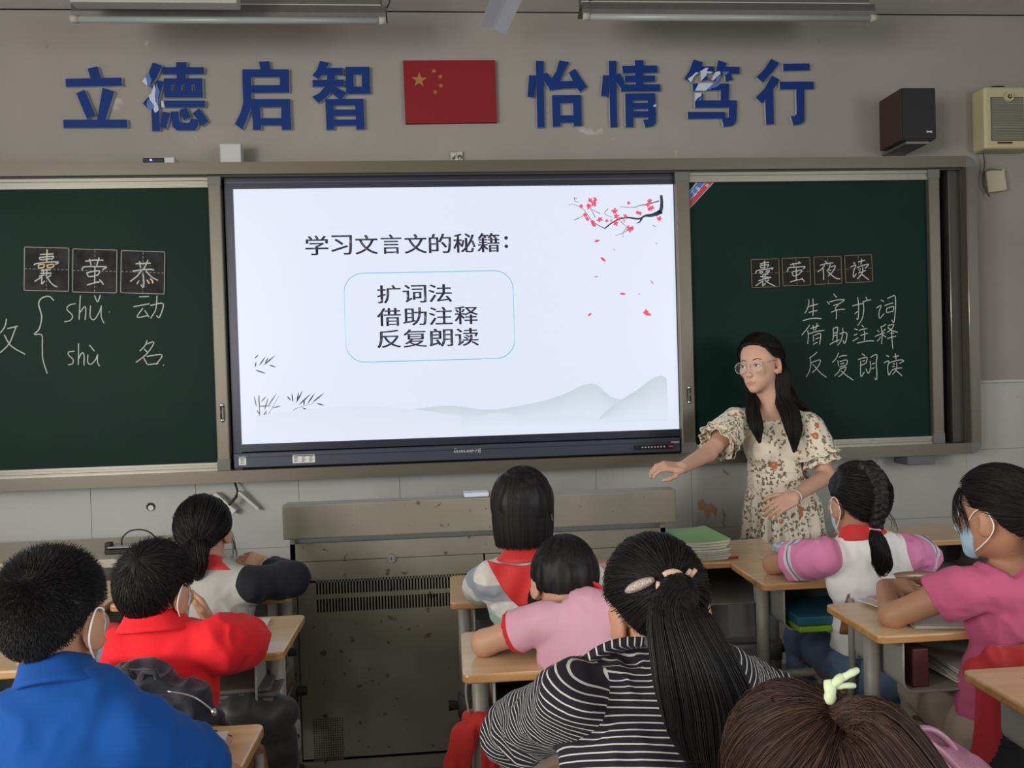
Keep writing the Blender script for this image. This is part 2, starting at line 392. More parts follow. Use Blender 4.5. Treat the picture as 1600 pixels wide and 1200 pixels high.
def hang(guide, n, rad, steps=16, seed_sp=1.0, wild=.004, endvar=.35, flat=None, curlin=0):
    """strands following a guide curve with a radius profile; guide in world space"""
    G = np.array([list(p) for p in catmull(guide, 8)]); L = np.linspace(0, 1, len(G)); T = np.gradient(G, axis=0); T /= np.linalg.norm(T, axis=1, keepdims=True)
    a = np.cross(T, flat if flat is not None else A3((.3, 1, .1))); a /= np.linalg.norm(a, axis=1, keepdims=True); b = np.cross(T, a)
    ph = RNG.uniform(0, 2*math.pi, n); rr = RNG.random(n)**.22; end = 1-endvar*RNG.random(n)**2
    tt = np.linspace(0, 1, steps)[None]*end[:, None]
    ip = lambda arr: np.stack([np.interp(tt, L, arr[:, i]) for i in range(3)], -1)
    R = np.interp(tt, np.linspace(0, 1, len(rad)), rad)[..., None]
    tw = ph[:, None]+.6*np.sin(tt*5+ph[:, None])*.3
    fl = .62
    P = ip(G)+R*rr[:, None, None]*(ip(a)*np.cos(tw)[..., None]+fl*ip(b)*np.sin(tw)[..., None])
    return P+wild*np.stack([np.sin(tt*9+ph[:, None]*k+k) for k in (1, 2, 3)], -1)*tt[..., None]
def core(guide, rad, parent, mt, h=.005, name='hair_bundle', flat=None, frac=.60, rough=.004):
    G = catmull(guide, 6); n = len(G); rs = np.interp(np.linspace(0, 1, n), np.linspace(0, 1, len(rad)), rad)*frac
    pr = [Cone(G[i], G[i+1], rs[i], rs[i+1], flat=(flat, .65) if flat is not None else None, k=.01) for i in range(n-1)]
    f = Field(pr, h, 0, .01); P, q = f.mesh(2); nn = normals(P, q)
    Q = P*A3((1, 1, .22)); P = P+nn*(vnoise(Q, 90)*rough)[:, None]
    me = pymesh(name, P, q); fattr(me, 'rnd', np.clip(vnoise(Q, 120)*.2+.1, 0, 1)); return link(name, me, mt, parent, True)

def band(name, F_or_fn, parent, mt, n=48, m=5, thick=.003, label=None):
    """closed band: fn(angle, v) -> world point, v in 0..1 ; solidified"""
    bm = bmesh.new(); V = [[bm.verts.new(F_or_fn(2*math.pi*i/n, j/(m-1))) for j in range(m)] for i in range(n)]
    for i in range(n):
        for j in range(m-1): bm.faces.new((V[i][j], V[(i+1) % n][j], V[(i+1) % n][j+1], V[i][j+1]))
    bmesh.ops.recalc_face_normals(bm, faces=bm.faces); bmesh.ops.solidify(bm, geom=list(bm.faces), thickness=thick)
    return bm_link(name, bm, mt, parent, True, label)
EYE_W = mat('eye_white', (.72, .70, .68), .25); EYE_D = mat('eye_iris', (.02, .012, .01), .15); MASKM = mat('mask_blue', (.36, .56, .68), .8, bump=.3, bscale=300)
MASKW = mat('mask_cord', (.82, .82, .80), .8); SHOE = mat('shoe_dark', (.06, .06, .07), .6)

def person(name, label, head, neck, shL, shR, hip, armL, armR, skin, top, s=.88, h=.005, legs=None, bottom=None, eyes=True, tk=1.0, frontfacing=False, girl=False, hh=None):
    """head=(centre, yaw, pitch, roll); armX=(elbow, wrist, hand_dir, back_of_hand, curl)"""
    root = thing(name, label, 'person', (hip[0], hip[1], 0)); F = Frame(head[0], rotm(*head[1:]), s*1.0 if hh is None else hh); hk = F.k
    neck, shL, shR, hip = map(A3, (neck, shL, shR, hip)); up = unit(neck-hip); rt = shR-shL; rt = unit(rt-up*(rt@up)); fw = np.cross(up, rt); RT = np.stack([rt, fw, up], 1)
    lp = lambda t: hip+(neck-hip)*t; E = lambda t, r, k=.05, o=0: Ell(lp(t)+fw*o, A3(r)*s, RT, 'torso', k*s)
    torso = [E(.68, (.126*tk, .078, .14), .03), E(.36, (.110*tk, .078, .13), .03), E(.06, (.140*tk, .10, .11), .03), E(.84, (.108*tk, .060, .075), .03),
             Cone(shL, shR, .036*s, .036*s, cat='torso', k=.03*s), Cone(lp(.955), shL*.7+lp(.9)*.3, .036*s, .030*s, k=.03*s), Cone(lp(.955), shR*.7+lp(.9)*.3, .036*s, .030*s, k=.03*s)]
    nk = [Cone(lp(.965)+fw*.012*s, F(0, -.008, -.045), .042*s, .046*hk, cat='neck', k=.02)]
    hd = head_prims(F); arms = {}; hands = []
    for side, sh, a in (('L', shL, armL), ('R', shR, armR)):
        el, wr = A3(a[0]), A3(a[1]); arms[side] = [Cone(sh, el, .043*s, .034*s, cat='arm'+side, k=.03*s), Cone(el, wr, .036*s, .024*s, cat='fore'+side, k=.015*s)]
        hands += hand_prims(wr, a[2], a[3], s*.95, a[4] if len(a) > 4 else .5, 1 if side == 'L' else -1)
    if legs is None:
        f2 = unit(A3((fw[0], fw[1], 0))); r2 = A3((f2[1], -f2[0], 0)); L = []
        for sg in (-1, 1):
            hj = hip+r2*sg*.075*s-A3((0, 0, .02)); kn = hip+r2*sg*.11*s+f2*.37*s; kn[2] = max(hip[2]-.01, .42); an = kn+f2*.02; an[2] = .09; L.append((hj, kn, an))
        legs = L
    lg = []; leg_p = []
    for hj, kn, an in legs:
        c = [Cone(hj, kn, .075*s, .05*s, cat='leg', k=.03), Cone(kn, an, .05*s, .033*s, cat='leg', k=.02)]; leg_p += c
        fd = A3((fw[0], fw[1], 0)); fd = unit(fd) if np.linalg.norm(fd) > .2 else A3((0, 1, 0))
        ft = Ell(A3(an)+fd*.05*s-A3((0, 0, .04)), A3((.035, .1, .03))*s, np.stack([A3((fd[1], -fd[0], 0)), fd, A3((0, 0, 1))], 1), 'leg', .02)
        sf = Field([ft], .008, .012); P, q = sf.mesh(1); P[:, 2] = np.maximum(P[:, 2], .004); link('shoe', pymesh('shoe', P, q), SHOE, root, True)
    f = Field(torso+nk+leg_p+arms['L']+arms['R'], h, 0, .03, also=hd+hands)
    for p in hd: f.add(p, 0, p.k)
    for p in hands: f.add(p, 0, p.k)
    for sx in (-1, 1): f.cut(Ell(F(sx*.031, .089, .0005), A3((.0145, .010, .0078))*hk, F.R))
    for sx in (-1, 1): f.cut(Ell(F(sx*.0895, .005, -.012), A3((.006, .010, .018))*hk, F.R@np.array(Matrix.Rotation(-sx*.4, 3, 'Z'))))
    P, q = f.mesh(2); me = pymesh('body', P, q); Q = F.loc(P)
    tint = 1.25*np.exp(-(((Q[:, 0])/.0205)**4+((Q[:, 1]-.094)/.022)**4+((Q[:, 2]+.0705)/(.0082*np.clip(1.15-np.abs(Q[:, 0])/.03, .3, 1.1)))**4))
    tint += .35*np.exp(-((np.abs(Q[:, 0])-.08)/.012)**2-((Q[:, 2]+.01)/.04)**2-((Q[:, 1]+.005)/.03)**2)
    fattr(me, 'tint', np.clip(tint, 0, 1)*.68); link('body', me, skin, root, True)
    if eyes:
        for sx in (-1, 1):
            bm = bmesh.new(); bmesh.ops.create_uvsphere(bm, u_segments=16, v_segments=12, radius=.0108*hk)
            for fc in bm.faces:
                c = fc.calc_center_median()
                if c.z > .0085*hk: fc.material_index = 1
            fd = Vector(F.R[:, 1]); rot = Vector((0, 0, 1)).rotation_difference(fd).to_matrix().to_4x4()
            bm.transform(Matrix.Translation(Vector(F(sx*.031, .0768, .0))) @ rot); bm_link('eye', bm, [EYE_W, EYE_D], root, True)
    # ---- top
    if top:
        inf = top.get('infl', .008)*.85; sl = top.get('sleeve', .55); amp = top.get('amp', .006)*1.5; sr = top.get('sr', .05)*s*.80; sh_h = top.get('h', .006)
        T2 = list(torso); AR = []; cuts = []
        if top.get('loose'): T2.append(E(.2, (.135*tk, .10, .19), .03))
        for side, sh in (('L', shL), ('R', shR)):
            el, wr = arms[side][0].b, arms[side][1].b
            if sl <= 1:
                end = sh+(el-sh)*sl; AR.append(Cone(sh, end+(el-sh)*.08, sr*.98, sr*top.get('flare', 1.05), cat='sl', k=.018)); cuts.append((end, el-sh))
            else:
                fr = sl-1; end = el+(wr-el)*fr
                AR.append(Cone(sh, el, sr, sr*.92, cat='sl', k=.018)); AR.append(Cone(el, end, sr*.92, sr*.72, cat='sl', k=.018))
                if fr < .98: cuts.append((end, wr-el))
        tf = Field(T2+AR, sh_h, inf, .025)
        for p in top.get('extra', []): tf.add(p, 0, .03)
        for e0, d0 in cuts:
            tf.cut(Slab(e0, d0, sr*1.6, .13)); 
        if top.get('neckcut', True):
            nd = unit(F(0, 0, -.05)-lp(.95)); tf.cut(Slab(lp(.96)+nd*top.get('neckh', .02), nd, .078, .3)); tf.cut(Cone(lp(.97)+fw*.012*s, lp(.97)+nd*.3, .040*s, .050*s))
        hem = top.get('hem', hip[2]-.04); tf.clip(lambda P: hem-P[..., 2])
        P, q = tf.mesh(2); n = normals(P, q)
        dT = np.min([p.ev(P) for p in torso if not isinstance(p, Cone)] , 0); dS = np.min([p.ev(P) for p in AR], 0); seam = dT-dS-top.get('seam', .012)
        al = np.zeros(len(P)); arm = np.zeros(len(P)); best = np.full(len(P), 9.)
        for i, p in enumerate(AR):
            per = 1 if sl <= 1 else 2; d = p.ev(P); ln = np.linalg.norm(p.b-p.a); t = ((P-p.a)@(p.b-p.a))/ln; m_ = d < best
            off = 0 if (sl <= 1 or i % 2 == 0) else np.linalg.norm(AR[i-1].b-AR[i-1].a)
            arm[m_] = (t+off-.8*((P-hip)@up))[m_]; tot = (ln/1.08*1.0 if sl <= 1 else 1); al[m_] = ((t+off)/tot)[m_]; best[m_] = d[m_]
        if sl <= 1:
            al = np.zeros(len(P)); best[:] = 9
            for side, sh in (('L', shL), ('R', shR)):
                el = arms[side][0].b; e = (el-sh)*sl; t = ((P-sh)@e)/(e@e); d = np.abs(arms[side][0].ev(P)); m_ = d < best; al[m_] = t[m_]; best[m_] = d[m_]
        bodym = (P-hip)@up
        W_ = P+.02*np.stack([vnoise(P+9, 9), vnoise(P+5, 9), vnoise(P+3, 9)], 1); fold = 1-2.6*np.abs(vnoise(W_@np.array([[1, .35, .2], [-.2, 1, .3], [.3, -.4, .55]]), 15)); fold = fold*.55+.35*(1-2*np.abs(vnoise(W_, 27)))+.1*vnoise(P, 60)
        edge = np.clip(np.minimum((P[:, 2]-hem)/.02, 1), 0, 1)
        P = P+n*np.maximum(amp*fold*(.5+.9*np.clip(vnoise(P, 6)+.5, 0, 1))+amp*.15, -inf*.4)[:, None]
        if top.get('puff'):
            m_ = np.clip(seam/.01, 0, 1)*np.clip((.95-al)/.3, 0, 1); P = P+n*(m_*top['puff'])[:, None]
        me = pymesh('shirt', P, q); fattr(me, 'seam', seam); fattr(me, 'along', al); fattr(me, 'armm', arm); fattr(me, 'bodym', bodym)
        link(top.get('name', 'shirt'), me, top['mat'], root, True)
    if bottom:
        pf = Field([E(.02, (.15*tk, .115, .11))]+leg_p, .008, .014, .04)
        if bottom.get('short'):
            for hj, kn, an in legs: pf.cut(Slab(A3(kn)-unit(A3(kn)-A3(hj))*bottom['short'], A3(kn)-A3(hj), .12, .3)); pf.cut(Slab(A3(kn)-A3((0, 0, .03)), A3(an)-A3(kn), .11, .6))
        topz = hip[2]+.10; pf.clip(lambda P: P[..., 2]-topz); 
        P, q = pf.mesh(2); n = normals(P, q); P = P+n*(.006*(1-2*np.abs(vnoise(P, 18))))[:, None]
        link(bottom.get('name', 'trousers'), pymesh('trousers', P, q), bottom['mat'], root, True)
    return root, F, dict(torso=torso, RT=RT, up=up, fw=fw, rt=rt, neck=neck, s=s, nd=unit(F(0, 0, -.05)-lp(.95)))
def face_mask(F, root, parts=(1, -1), mt=None):
    k = F.k; hp = head_prims(F)
    f = Field(hp[:6], .004, .0035*k, .010*k)
    def fn(P):
        Q = F.loc(P); return np.maximum.reduce([(.035+.35*np.abs(Q[..., 2]+.05)-Q[..., 1])*k, (Q[..., 2]+.006-.0*Q[..., 1])*k, (-.118-Q[..., 2])*k])
    f.clip(fn)
    P, q = f.mesh(2); link('face_mask', pymesh('face_mask', P, q), mt or MASKM, root, True)
    for sx in parts:
        pts = [F(sx*.060, .046, -.014), F(sx*.080, .012, .018), F(sx*.083, -.012, .024), F(sx*.0855, -.030, .004), F(sx*.083, -.032, -.022), F(sx*.076, -.012, -.050), F(sx*.056, .036, -.088)]
        tubeo('mask_ear_loop', catmull(pts, 5), .0016*k, MASKW, root, 6)
def collar(root, I, mt, r0=.054, r1=.074, hgt=.035, name='collar', drop=.0, tilt=0, thick=.004, label=None, base=0.0):
    s = I['s']; c = A3(I['neck'])+I['nd']*base; rt, nd = I['rt'], I['nd']; fw = np.cross(nd, rt)
    def fn(a, v):
        x, y = math.sin(a), math.cos(a); r = (r0+(r1-r0)*v**1.3)*s; hz = hgt*(1-v)*s-drop*v*s
        w_ = 1+.02*math.sin(a*5+v*3); return Vector(c+rt*x*r*w_*1.05+fw*y*r*w_+nd*(hz+tilt*y))
    return band(name, fn, root, mt, 56, 6, thick, label)

# ------------------------------------------------------------------ the room
PLASTER = mat('wall_plaster', (.262, .241, .213), .9, bump=.15, bscale=40, var=.06, vscale=3, spots=(5, .72, (.40, .36, .31)))
TILE = mat('wall_tile', (.37, .37, .345), .38, var=.05, vscale=5, bump=.04, bscale=12, spots=(9, .745, (.30, .26, .20)))
GROUT = mat('grout', (.27, .265, .245), .9)
FLOOR = mat('terrazzo_floor', (.20, .195, .185), .5, var=.25, vscale=90)
CEIL = mat('ceiling_plaster', (.50, .48, .44), .9, var=.05)
WHITE_FR = mat('window_frame_white', (.75, .75, .73), .5)
GLASS = mat('window_glass', (.8, .86, .9), .05, alpha=.15)
def struct(name, lo, hi, mt): return tag(boxo(name, lo, hi, mt), kind='structure')
struct('floor', (XL-.2, YB-.2, -.1), (XR+.2, YW+.2, 0), FLOOR)
struct('ceiling', (XL-.2, YB-.2, ZC), (XR+.2, YW+.2, ZC+.1), CEIL)
TW, TH, TT = .46, .325, 1.325
wf = struct('wall_front', (XL-.2, YW, 0), (XR+.2, YW+.2, ZC), PLASTER)
boxo('tile_bed', (XL, YW-.006, 0), (XR, YW, TT), GROUT, wf)
x0t = at(931, 760, YW).x
while x0t > XL: x0t -= TW
tmesh = None; zz = TT
for row in range(5):
    z1 = TT-row*TH; z0 = max(z1-TH, 0.0)
    if z1-z0 < .01: break
    x = x0t; tm = None
    while x < XR:
        a, b = max(x+.0007, XL), min(x+TW-.0007, XR)
        full = abs((b-a)-(TW-.0024)) < 1e-4
        if b-a > .01:
            bm = bmesh.new(); box(bm, (a, YW-.011, z0+.0007), (b, YW-.006, z1-.0007)); bevel(bm, .0008, 1)
            bm_link('tile', bm, TILE, wf)
        x += TW
tag(boxo('trim_1', (XL, YW-.02, TT), (XR, YW, TT+.014), mat('trim_white', (.42, .41, .38), .6), bev=.003), kind='structure')
def side_wall(name, x, sgn):
    xa, xb = (x-.2, x) if sgn < 0 else (x, x+.2); bm = bmesh.new()
    ys = [YB-.2]+[v for yc in (-3.3, -.9, 1.4) for v in (yc-.85, yc+.85)]+[YW+.0]
    for i in range(0, len(ys), 2): box(bm, (xa, ys[i], 0), (xb, ys[i+1], ZC))
    for yc in (-3.3, -.9, 1.4): box(bm, (xa, yc-.85, 0), (xb, yc+.85, .95)); box(bm, (xa, yc-.85, 2.8), (xb, yc+.85, ZC))
    wl = tag(bm_link(name, bm, PLASTER), kind='structure')
    for yc in (-3.3, -.9, 1.4):
        n_ = 'window_%d' % (side_wall.n); side_wall.n += 1
        bm = bmesh.new(); xc = (xa+xb)/2
        for y in (yc-.82, yc, yc+.82): box(bm, (xc-.03, y-.03, .95), (xc+.03, y+.03, 2.8))
        for z in (.98, 2.2, 2.77): box(bm, (xc-.03, yc-.85, z-.03), (xc+.03, yc+.85, z+.03))
        wn = tag(bm_link(n_, bm, WHITE_FR), kind='structure')
        for yy in (-1, 1): boxo('pane', (xc-.003, yc+min(0, yy*.82), 1.0), (xc+.003, yc+max(0, yy*.82), 2.75), GLASS, wn)
side_wall.n = 1
side_wall('wall_left', XL, -1); side_wall('wall_right', XR, 1)
struct('wall_back', (XL-.2, YB-.2, 0), (XR+.2, YB, ZC), PLASTER)
# shallow ceiling beam in front of the wall top, with the seam the photo shows
zb = at(800, 15, YW).z
struct('trim_2', (XL, YW-.012, zb), (XR, YW, ZC), PLASTER)

# ------------------------------------------------------------------ blackboard
ALU = mat('board_aluminium', (.135, .120, .092), .38, .55, bump=.05, bscale=8, stretch=(1, 1, 1))
ALU_L = mat('board_trim_light', (.30, .28, .235), .28, .6)
ALU_D = mat('board_corner_plastic', (.12, .115, .11), .55)
ALU_DK = mat('board_inner_dark', (.045, .04, .034), .6)
GREEN = mat('chalkboard_green', (.0038, .0195, .014), .5, var=.16, vscale=2.2, bump=.03, bscale=200, spec=.09)
YB0, YF = 3.72, 3.62
X0B, X1B = -2.36, 2.50
Z0B, Z1B = .998, 2.399
bb = thing('blackboard', 'wide sliding green chalkboard in a grey-brown metal frame on the front wall', 'blackboard', (.07, 3.7, Z0B))
def rail(name, lo, hi, mt=ALU, bev=.006): return boxo(name, lo, hi, mt, bb, bev)
# outer frame with rounded corners
bm = bmesh.new()
def arc(cx, cz, r, a0, a1, n=8): return [(cx+r*math.cos(math.radians(a0+(a1-a0)*i/n)), cz+r*math.sin(math.radians(a0+(a1-a0)*i/n))) for i in range(n+1)]
R_ = .055
outer = arc(X1B-R_, Z1B-R_, R_, 0, 90)+arc(X0B+R_, Z1B-R_, R_, 90, 180)+arc(X0B+R_, Z0B+R_, R_, 180, 270)+arc(X1B-R_, Z0B+R_, R_, 270, 360)
IX0, IX1, IZ0, IZ1 = X0B+.05, X1B-.052, Z0B+.052, Z1B-.052
n4 = 9
inner = [(IX1, IZ1)]*n4+[(IX0, IZ1)]*n4+[(IX0, IZ0)]*n4+[(IX1, IZ0)]*n4
A = [bm.verts.new((x, YF-.03, z)) for x, z in outer]; B = [bm.verts.new((x, YB0, z)) for x, z in outer]
ic = [(IX1, IZ1), (IX0, IZ1), (IX0, IZ0), (IX1, IZ0)]
C_ = [bm.verts.new((x, YF-.03, z)) for x, z in ic]; D_ = [bm.verts.new((x, YB0, z)) for x, z in ic]
for i in range(36):
    j = (i+1) % 36; bm.faces.new((A[i], A[j], B[j], B[i]))
    ci, cj = i//9, j//9
    if ci == cj: bm.faces.new((A[i], C_[ci], A[j]))
    else: bm.faces.new((A[i], C_[ci], C_[cj], A[j]))
for i in range(4): bm.faces.new((C_[i], D_[i], D_[(i+1) % 4], C_[(i+1) % 4]))
bm_link('outer_frame', bm, ALU, bb)
boxo('backing_board', (IX0, YB0-.012, IZ0), (IX1, YB0, IZ1), GREEN, bb)
boxo('top_track', (IX0, YF-.005, IZ1-.006), (IX1, YB0-.012, IZ1), ALU_DK, bb)
for sx, xx in ((0, X1B-R_), ):
    bm = bmesh.new(); prism(bm, [(X1B-R_, Z1B-.0545)]+[(x+.0006, z+.0006) for x, z in arc(X1B-R_, Z1B-R_, R_, 0, 90)][::1]+[(X1B-R_, Z1B-R_+.0)][:0], YF-.0315, YF-.02); bm_link('corner_cap', bm, ALU_D, bb)
    bm = bmesh.new(); prism(bm, [(X1B-R_, Z0B+.0545)]+[(x+.0006, z-.0006) for x, z in arc(X1B-R_, Z0B+R_, R_, 0, -90)], YF-.0315, YF-.02); bm_link('corner_cap', bm, ALU_D, bb)
boxo('inner_post', (X1B-.105, YF+.02, IZ0), (X1B-.052, YB0-.012, IZ1), ALU_DK, bb, .004)
tubeo('post_bead', [(X1B-.107, YF+.018, IZ0), (X1B-.107, YF+.018, IZ1)], .0035, ALU_L, bb, 6)
tubeo('post_bead', [(X1B-.05, YF-.031, IZ0), (X1B-.05, YF-.031, IZ1)], .003, ALU_L, bb, 6)
PF = YF   # front of the sliding panels
def panel(xa, xb, postL, postR, name):
    g = boxo(name, (xa+postL-.004, PF+.012, 1.085), (xb-postR+.004, PF+.024, 2.298), GREEN, bb)
    za, zb_ = IZ0+.002, IZ1-.008
    for z0_, z1_, nm in ((2.296, 2.341, 'top_rail'), (1.05, 1.087, 'bottom_rail')):
        bm = bmesh.new()
        for k in range(3): box(bm, (xa+postL*.0, PF-.004+.004*(k % 2), z0_+(z1_-z0_)*k/3), (xb-(postR if nm == 'top_rail' else 0)*.0, PF+.03, z0_+(z1_-z0_)*(k+1)/3-.001))
        bm_link(nm, bm, ALU_L, g)
    for a, b in ((xa, xa+postL), (xb-postR, xb)):
        if b-a > .01: boxo('stile', (a, PF-.012, 1.05), (b, PF+.03, 2.341), ALU, g, .005); boxo('stile_cap', (a-.001, PF-.0135, 1.048), (b+.001, PF, 1.10), ALU_D, g, .003); boxo('stile_cap', (a-.001, PF-.0135, 2.30), (b+.001, PF, 2.343), ALU_D, g, .003)
    return g
gl = panel(IX0+.01, at(353, 500, PF).x, .05, at(353, 500, PF).x-at(333, 500, PF).x, 'left_panel')
gr = panel(at(1059.5, 480, PF).x, at(1470, 480, PF).x, .066, .055, 'right_panel')
for px, py, par in ((347, 645, gl), (1077, 617, gr)):
    c = at(px, py, PF-.014); hd = tubeo('handle', [(c.x, PF-.012, c.z+.03), (c.x, PF-.03, c.z+.026), (c.x, PF-.03, c.z-.026), (c.x, PF-.012, c.z-.03)], .004, mat('handle_dark', (.05, .05, .05), .3, .6), par, 8)
    for dz in (.033, -.033):
        bm = bmesh.new(); bmesh.ops.create_uvsphere(bm, u_segments=10, v_segments=8, radius=.009, matrix=Matrix.Translation((c.x, PF-.016, c.z+dz)) @ Matrix.Diagonal((1, .6, 1, 1))); bm_link('handle_screw', bm, mat('screw_steel', (.6, .6, .6), .25, .9), par, True)
# wooden block holding the board up at the right
c0, c1 = at(1407, 712, 3.66), at(1450, 724, 3.66)
boxo('support_bracket', (c0.x, 3.60, Z0B-.045), (c1.x, 3.72, Z0B-.001), mat('bracket_dark', (.10, .10, .10), .6), bb, .003)

# ------------------------------------------------------------------ interactive display
NAVY = mat('display_bezel_navy', (.018, .022, .045), .3, .2, coat=.3)
NAVY2 = mat('display_bar_slate', (.045, .052, .075), .42, .3)
disp = thing('interactive_display', 'large lit interactive display showing a lesson slide between the chalkboards', 'display', (.07, 3.65, 1.05))
SX0, SX1, SZ0, SZ1 = -.928, 1.073, 1.160, 2.293
DX0, DX1 = at(355, 500, PF).x+.002, at(1059.5, 480, PF).x-.002
SY = 3.65
bm = bmesh.new()
box(bm, (DX0, SY-.012, SZ1), (DX1, SY+.05, 2.345)); box(bm, (DX0, SY-.012, 1.05), (SX0, SY+.05, SZ1)); box(bm, (SX1, SY-.012, 1.05), (DX1, SY+.05, SZ1)); box(bm, (SX0, SY-.012, 1.127), (SX1, SY+.05, SZ0))
bm_link('bezel', bm, NAVY, disp)
boxo('bezel_groove', (DX0, SY-.014, 2.318), (DX1, SY-.0121, 2.322), mat('groove_grey', (.08, .08, .11), .4), disp)
bar = boxo('control_bar', (DX0+.004, SY-.03, 1.056), (DX1-.004, SY+.04, 1.122), NAVY2, disp, .004)
boxo('bar_ridge', (DX0+.004, SY-.034, 1.102), (DX1-.004, SY-.029, 1.105), NAVY, bar)
scr = emission('screen_light', (.74, .80, .93), .98)
screen = boxo('screen', (SX0, SY-.004, SZ0), (SX1, SY+.02, SZ1), scr, disp)
INK = emission('slide_ink', (.012, .012, .03), 1.0); CY = emission('slide_cyan', (.13, .42, .62), 1.15); ROSE = emission('slide_rose', (.72, .06, .13), 1.15); ROSE2 = emission('slide_rose_pale', (.62, .26, .38), 1.2)
VCOL = emission('slide_wash', (1, 1, 1), .98, attr=True)
TY = SY-.0045
def fit(txt, px0, py0, px1, py1, **k):   # text box given by its corners in the photo
    a, b = at(px0, (py0+py1)/2, TY), at(px1, (py0+py1)/2, TY); t, u = at((px0+px1)/2, py0, TY), at((px0+px1)/2, py1, TY)
    return text_mesh(txt, a.x, b.x, u.z, t.z, TY, thick=.0008, **k)
def slide_text(txt, px0, px1, pyc, hpx):
    n = len(txt); c = at((px0+px1)/2, pyc, TY); x0, x1 = at(px0, pyc, TY).x, at(px1, pyc, TY).x; hz = hpx/2/345
    pitch = (x1-x0)/(n-.08)
    for i, ch in enumerate(txt):
        a = x0+i*pitch
        if ch == '：': 
            for dz in (-.018, .02):
                bm = bmesh.new(); bmesh.ops.create_circle(bm, cap_ends=True, segments=12, radius=.0085, matrix=Matrix.Translation((a+.022, TY-.0008, c.z+dz)) @ Matrix.Rotation(math.pi/2, 4, 'X')); bm_link('slide_text', bm, INK, screen)
            continue
        wch = pitch*.9
        if ch in '习言': wch = pitch*.82
        o_ = text_mesh(ch, a+(pitch*.9-wch)/2, a+(pitch*.9-wch)/2+wch, c.z-hz, c.z+hz, TY, thick=.0008, off=.002, parent=screen, mt=INK, name='slide_text')
        b2 = bmesh.new(); b2.from_mesh(o_.data); g_ = bmesh.ops.duplicate(b2, geom=b2.verts[:]+b2.edges[:]+b2.faces[:])
        bmesh.ops.translate(b2, verts=[v for v in g_['geom'] if isinstance(v, bmesh.types.BMVert)], vec=(.0028, -.00005, 0)); b2.to_mesh(o_.data); b2.free()
slide_text('学习文言文的秘籍：', 477, 818, 381, 30)
slide_text('扩词法', 589, 706, 459, 28)
slide_text('借助注释', 589, 747, 494, 28)
slide_text('反复朗读', 589, 748, 528, 28)
# rounded cyan box outline
a, b = at(539, 495, TY), at(803, 495, TY); zt, zb2 = at(670, 425, TY).z, at(670, 563, TY).z; r = .085
pl = arc(b.x-r, zt-r, r, 0, 90)+arc(a.x+r, zt-r, r, 90, 180)+arc(a.x+r, zb2+r, r, 180, 270)+arc(b.x-r, zb2+r, r, 270, 360)
bm = bmesh.new(); tube(bm, [(x, TY, z) for x, z in pl+pl[:1]], .0023, 4); bm_link('slide_outline', bm, CY, screen)
def leaf(bm, c, ang, ln, wd, y=TY-.0006):
    d = Vector((math.cos(ang), 0, math.sin(ang))); n = Vector((-d.z, 0, d.x)); P = []
    for t, w_ in ((0, 0), (.25, .8), (.5, 1), (.78, .6), (1, 0), (.78, -.45), (.5, -.8), (.25, -.6)): P.append(bm.verts.new(Vector((c.x, y, c.z))+d*t*ln+n*w_*wd*.5))
    bm.faces.new(P)
def petals(bm, px, py, size, y=TY-.0008):
    c = at(px, py, TY); a0 = random.random()*6
    for k in range(5): leaf(bm, c, a0+k*1.2566+random.uniform(-.2, .2), size*random.uniform(.8, 1.2), size*.7, y)
bmr = bmesh.new(); bmp = bmesh.new(); bmk = bmesh.new()
for px, py, s_ in ((928, 318, .016), (920, 322, .015), (930, 312, .013), (922, 313, .012), (908, 322, .012), (914, 336, .013), (918, 342, .012), (937, 343, .014), (928, 351, .014), (926, 347, .012), (960, 330, .016), (963, 338, .014), (968, 342, .010), (962, 349, .014), (948, 345, .010), (977, 338, .011), (984, 358, .017), (988, 356, .010), (996, 332, .011), (1000, 333, .011), (1015, 314, .014), (1012, 320, .012), (1018, 325, .015), (1014, 327, .010), (1030, 342, .014), (982, 317, .010), (900, 310, .006), (890, 320, .005), (975, 345, .008), (955, 345, .009)):
    petals(bmr if s_ > .009 else bmp, px, py, s_)
def branch(pts, w0, w1):
    P = catmull([at(x, y, TY) for x, y in pts], 5); n = len(P)
    for i in range(n-1):
        ra, rb = [w0+(w1-w0)*k/(n-1) for k in (i, i+1)]; d = (P[i+1]-P[i]); nn = Vector((-d.z, 0, d.x)).normalized(); o_ = Vector((0, -.0004, 0))
        bmk.faces.new([bmk.verts.new(P[i]+nn*ra+o_), bmk.verts.new(P[i+1]+nn*rb+o_), bmk.verts.new(P[i+1]-nn*rb+o_), bmk.verts.new(P[i]-nn*ra+o_)])
branch([(1033, 305), (1034, 318), (1032, 330), (1024, 335)], .006, .010); branch([(1034, 330), (1020, 336), (1008, 337)], .011, .005); branch([(1008, 337), (998, 342), (982, 340), (968, 342), (955, 349), (945, 357)], .0045, .0028)
branch([(1003, 341), (999, 347), (993, 349)], .005, .001); branch([(1030, 314), (1012, 319), (1000, 321), (990, 324), (968, 323)], .0024, .0008); branch([(945, 357), (935, 352), (925, 345), (917, 334), (908, 324), (892, 318)], .0018, .0007)
for q in (((983, 359), (973, 364), (962, 368)), ((983, 352), (975, 361), (973, 371)), ((930, 340), (925, 330), (918, 322)), ((938, 334), (930, 330), (922, 325)), ((897, 344), (908, 339), (916, 334)), ((950, 326), (945, 334), (960, 341)), ((970, 346), (977, 353), (983, 358)), ((897, 308), (899, 315), (905, 315)), ((1020, 352), (1024, 354), (1026, 353))): branch(q, .0014, .0006)
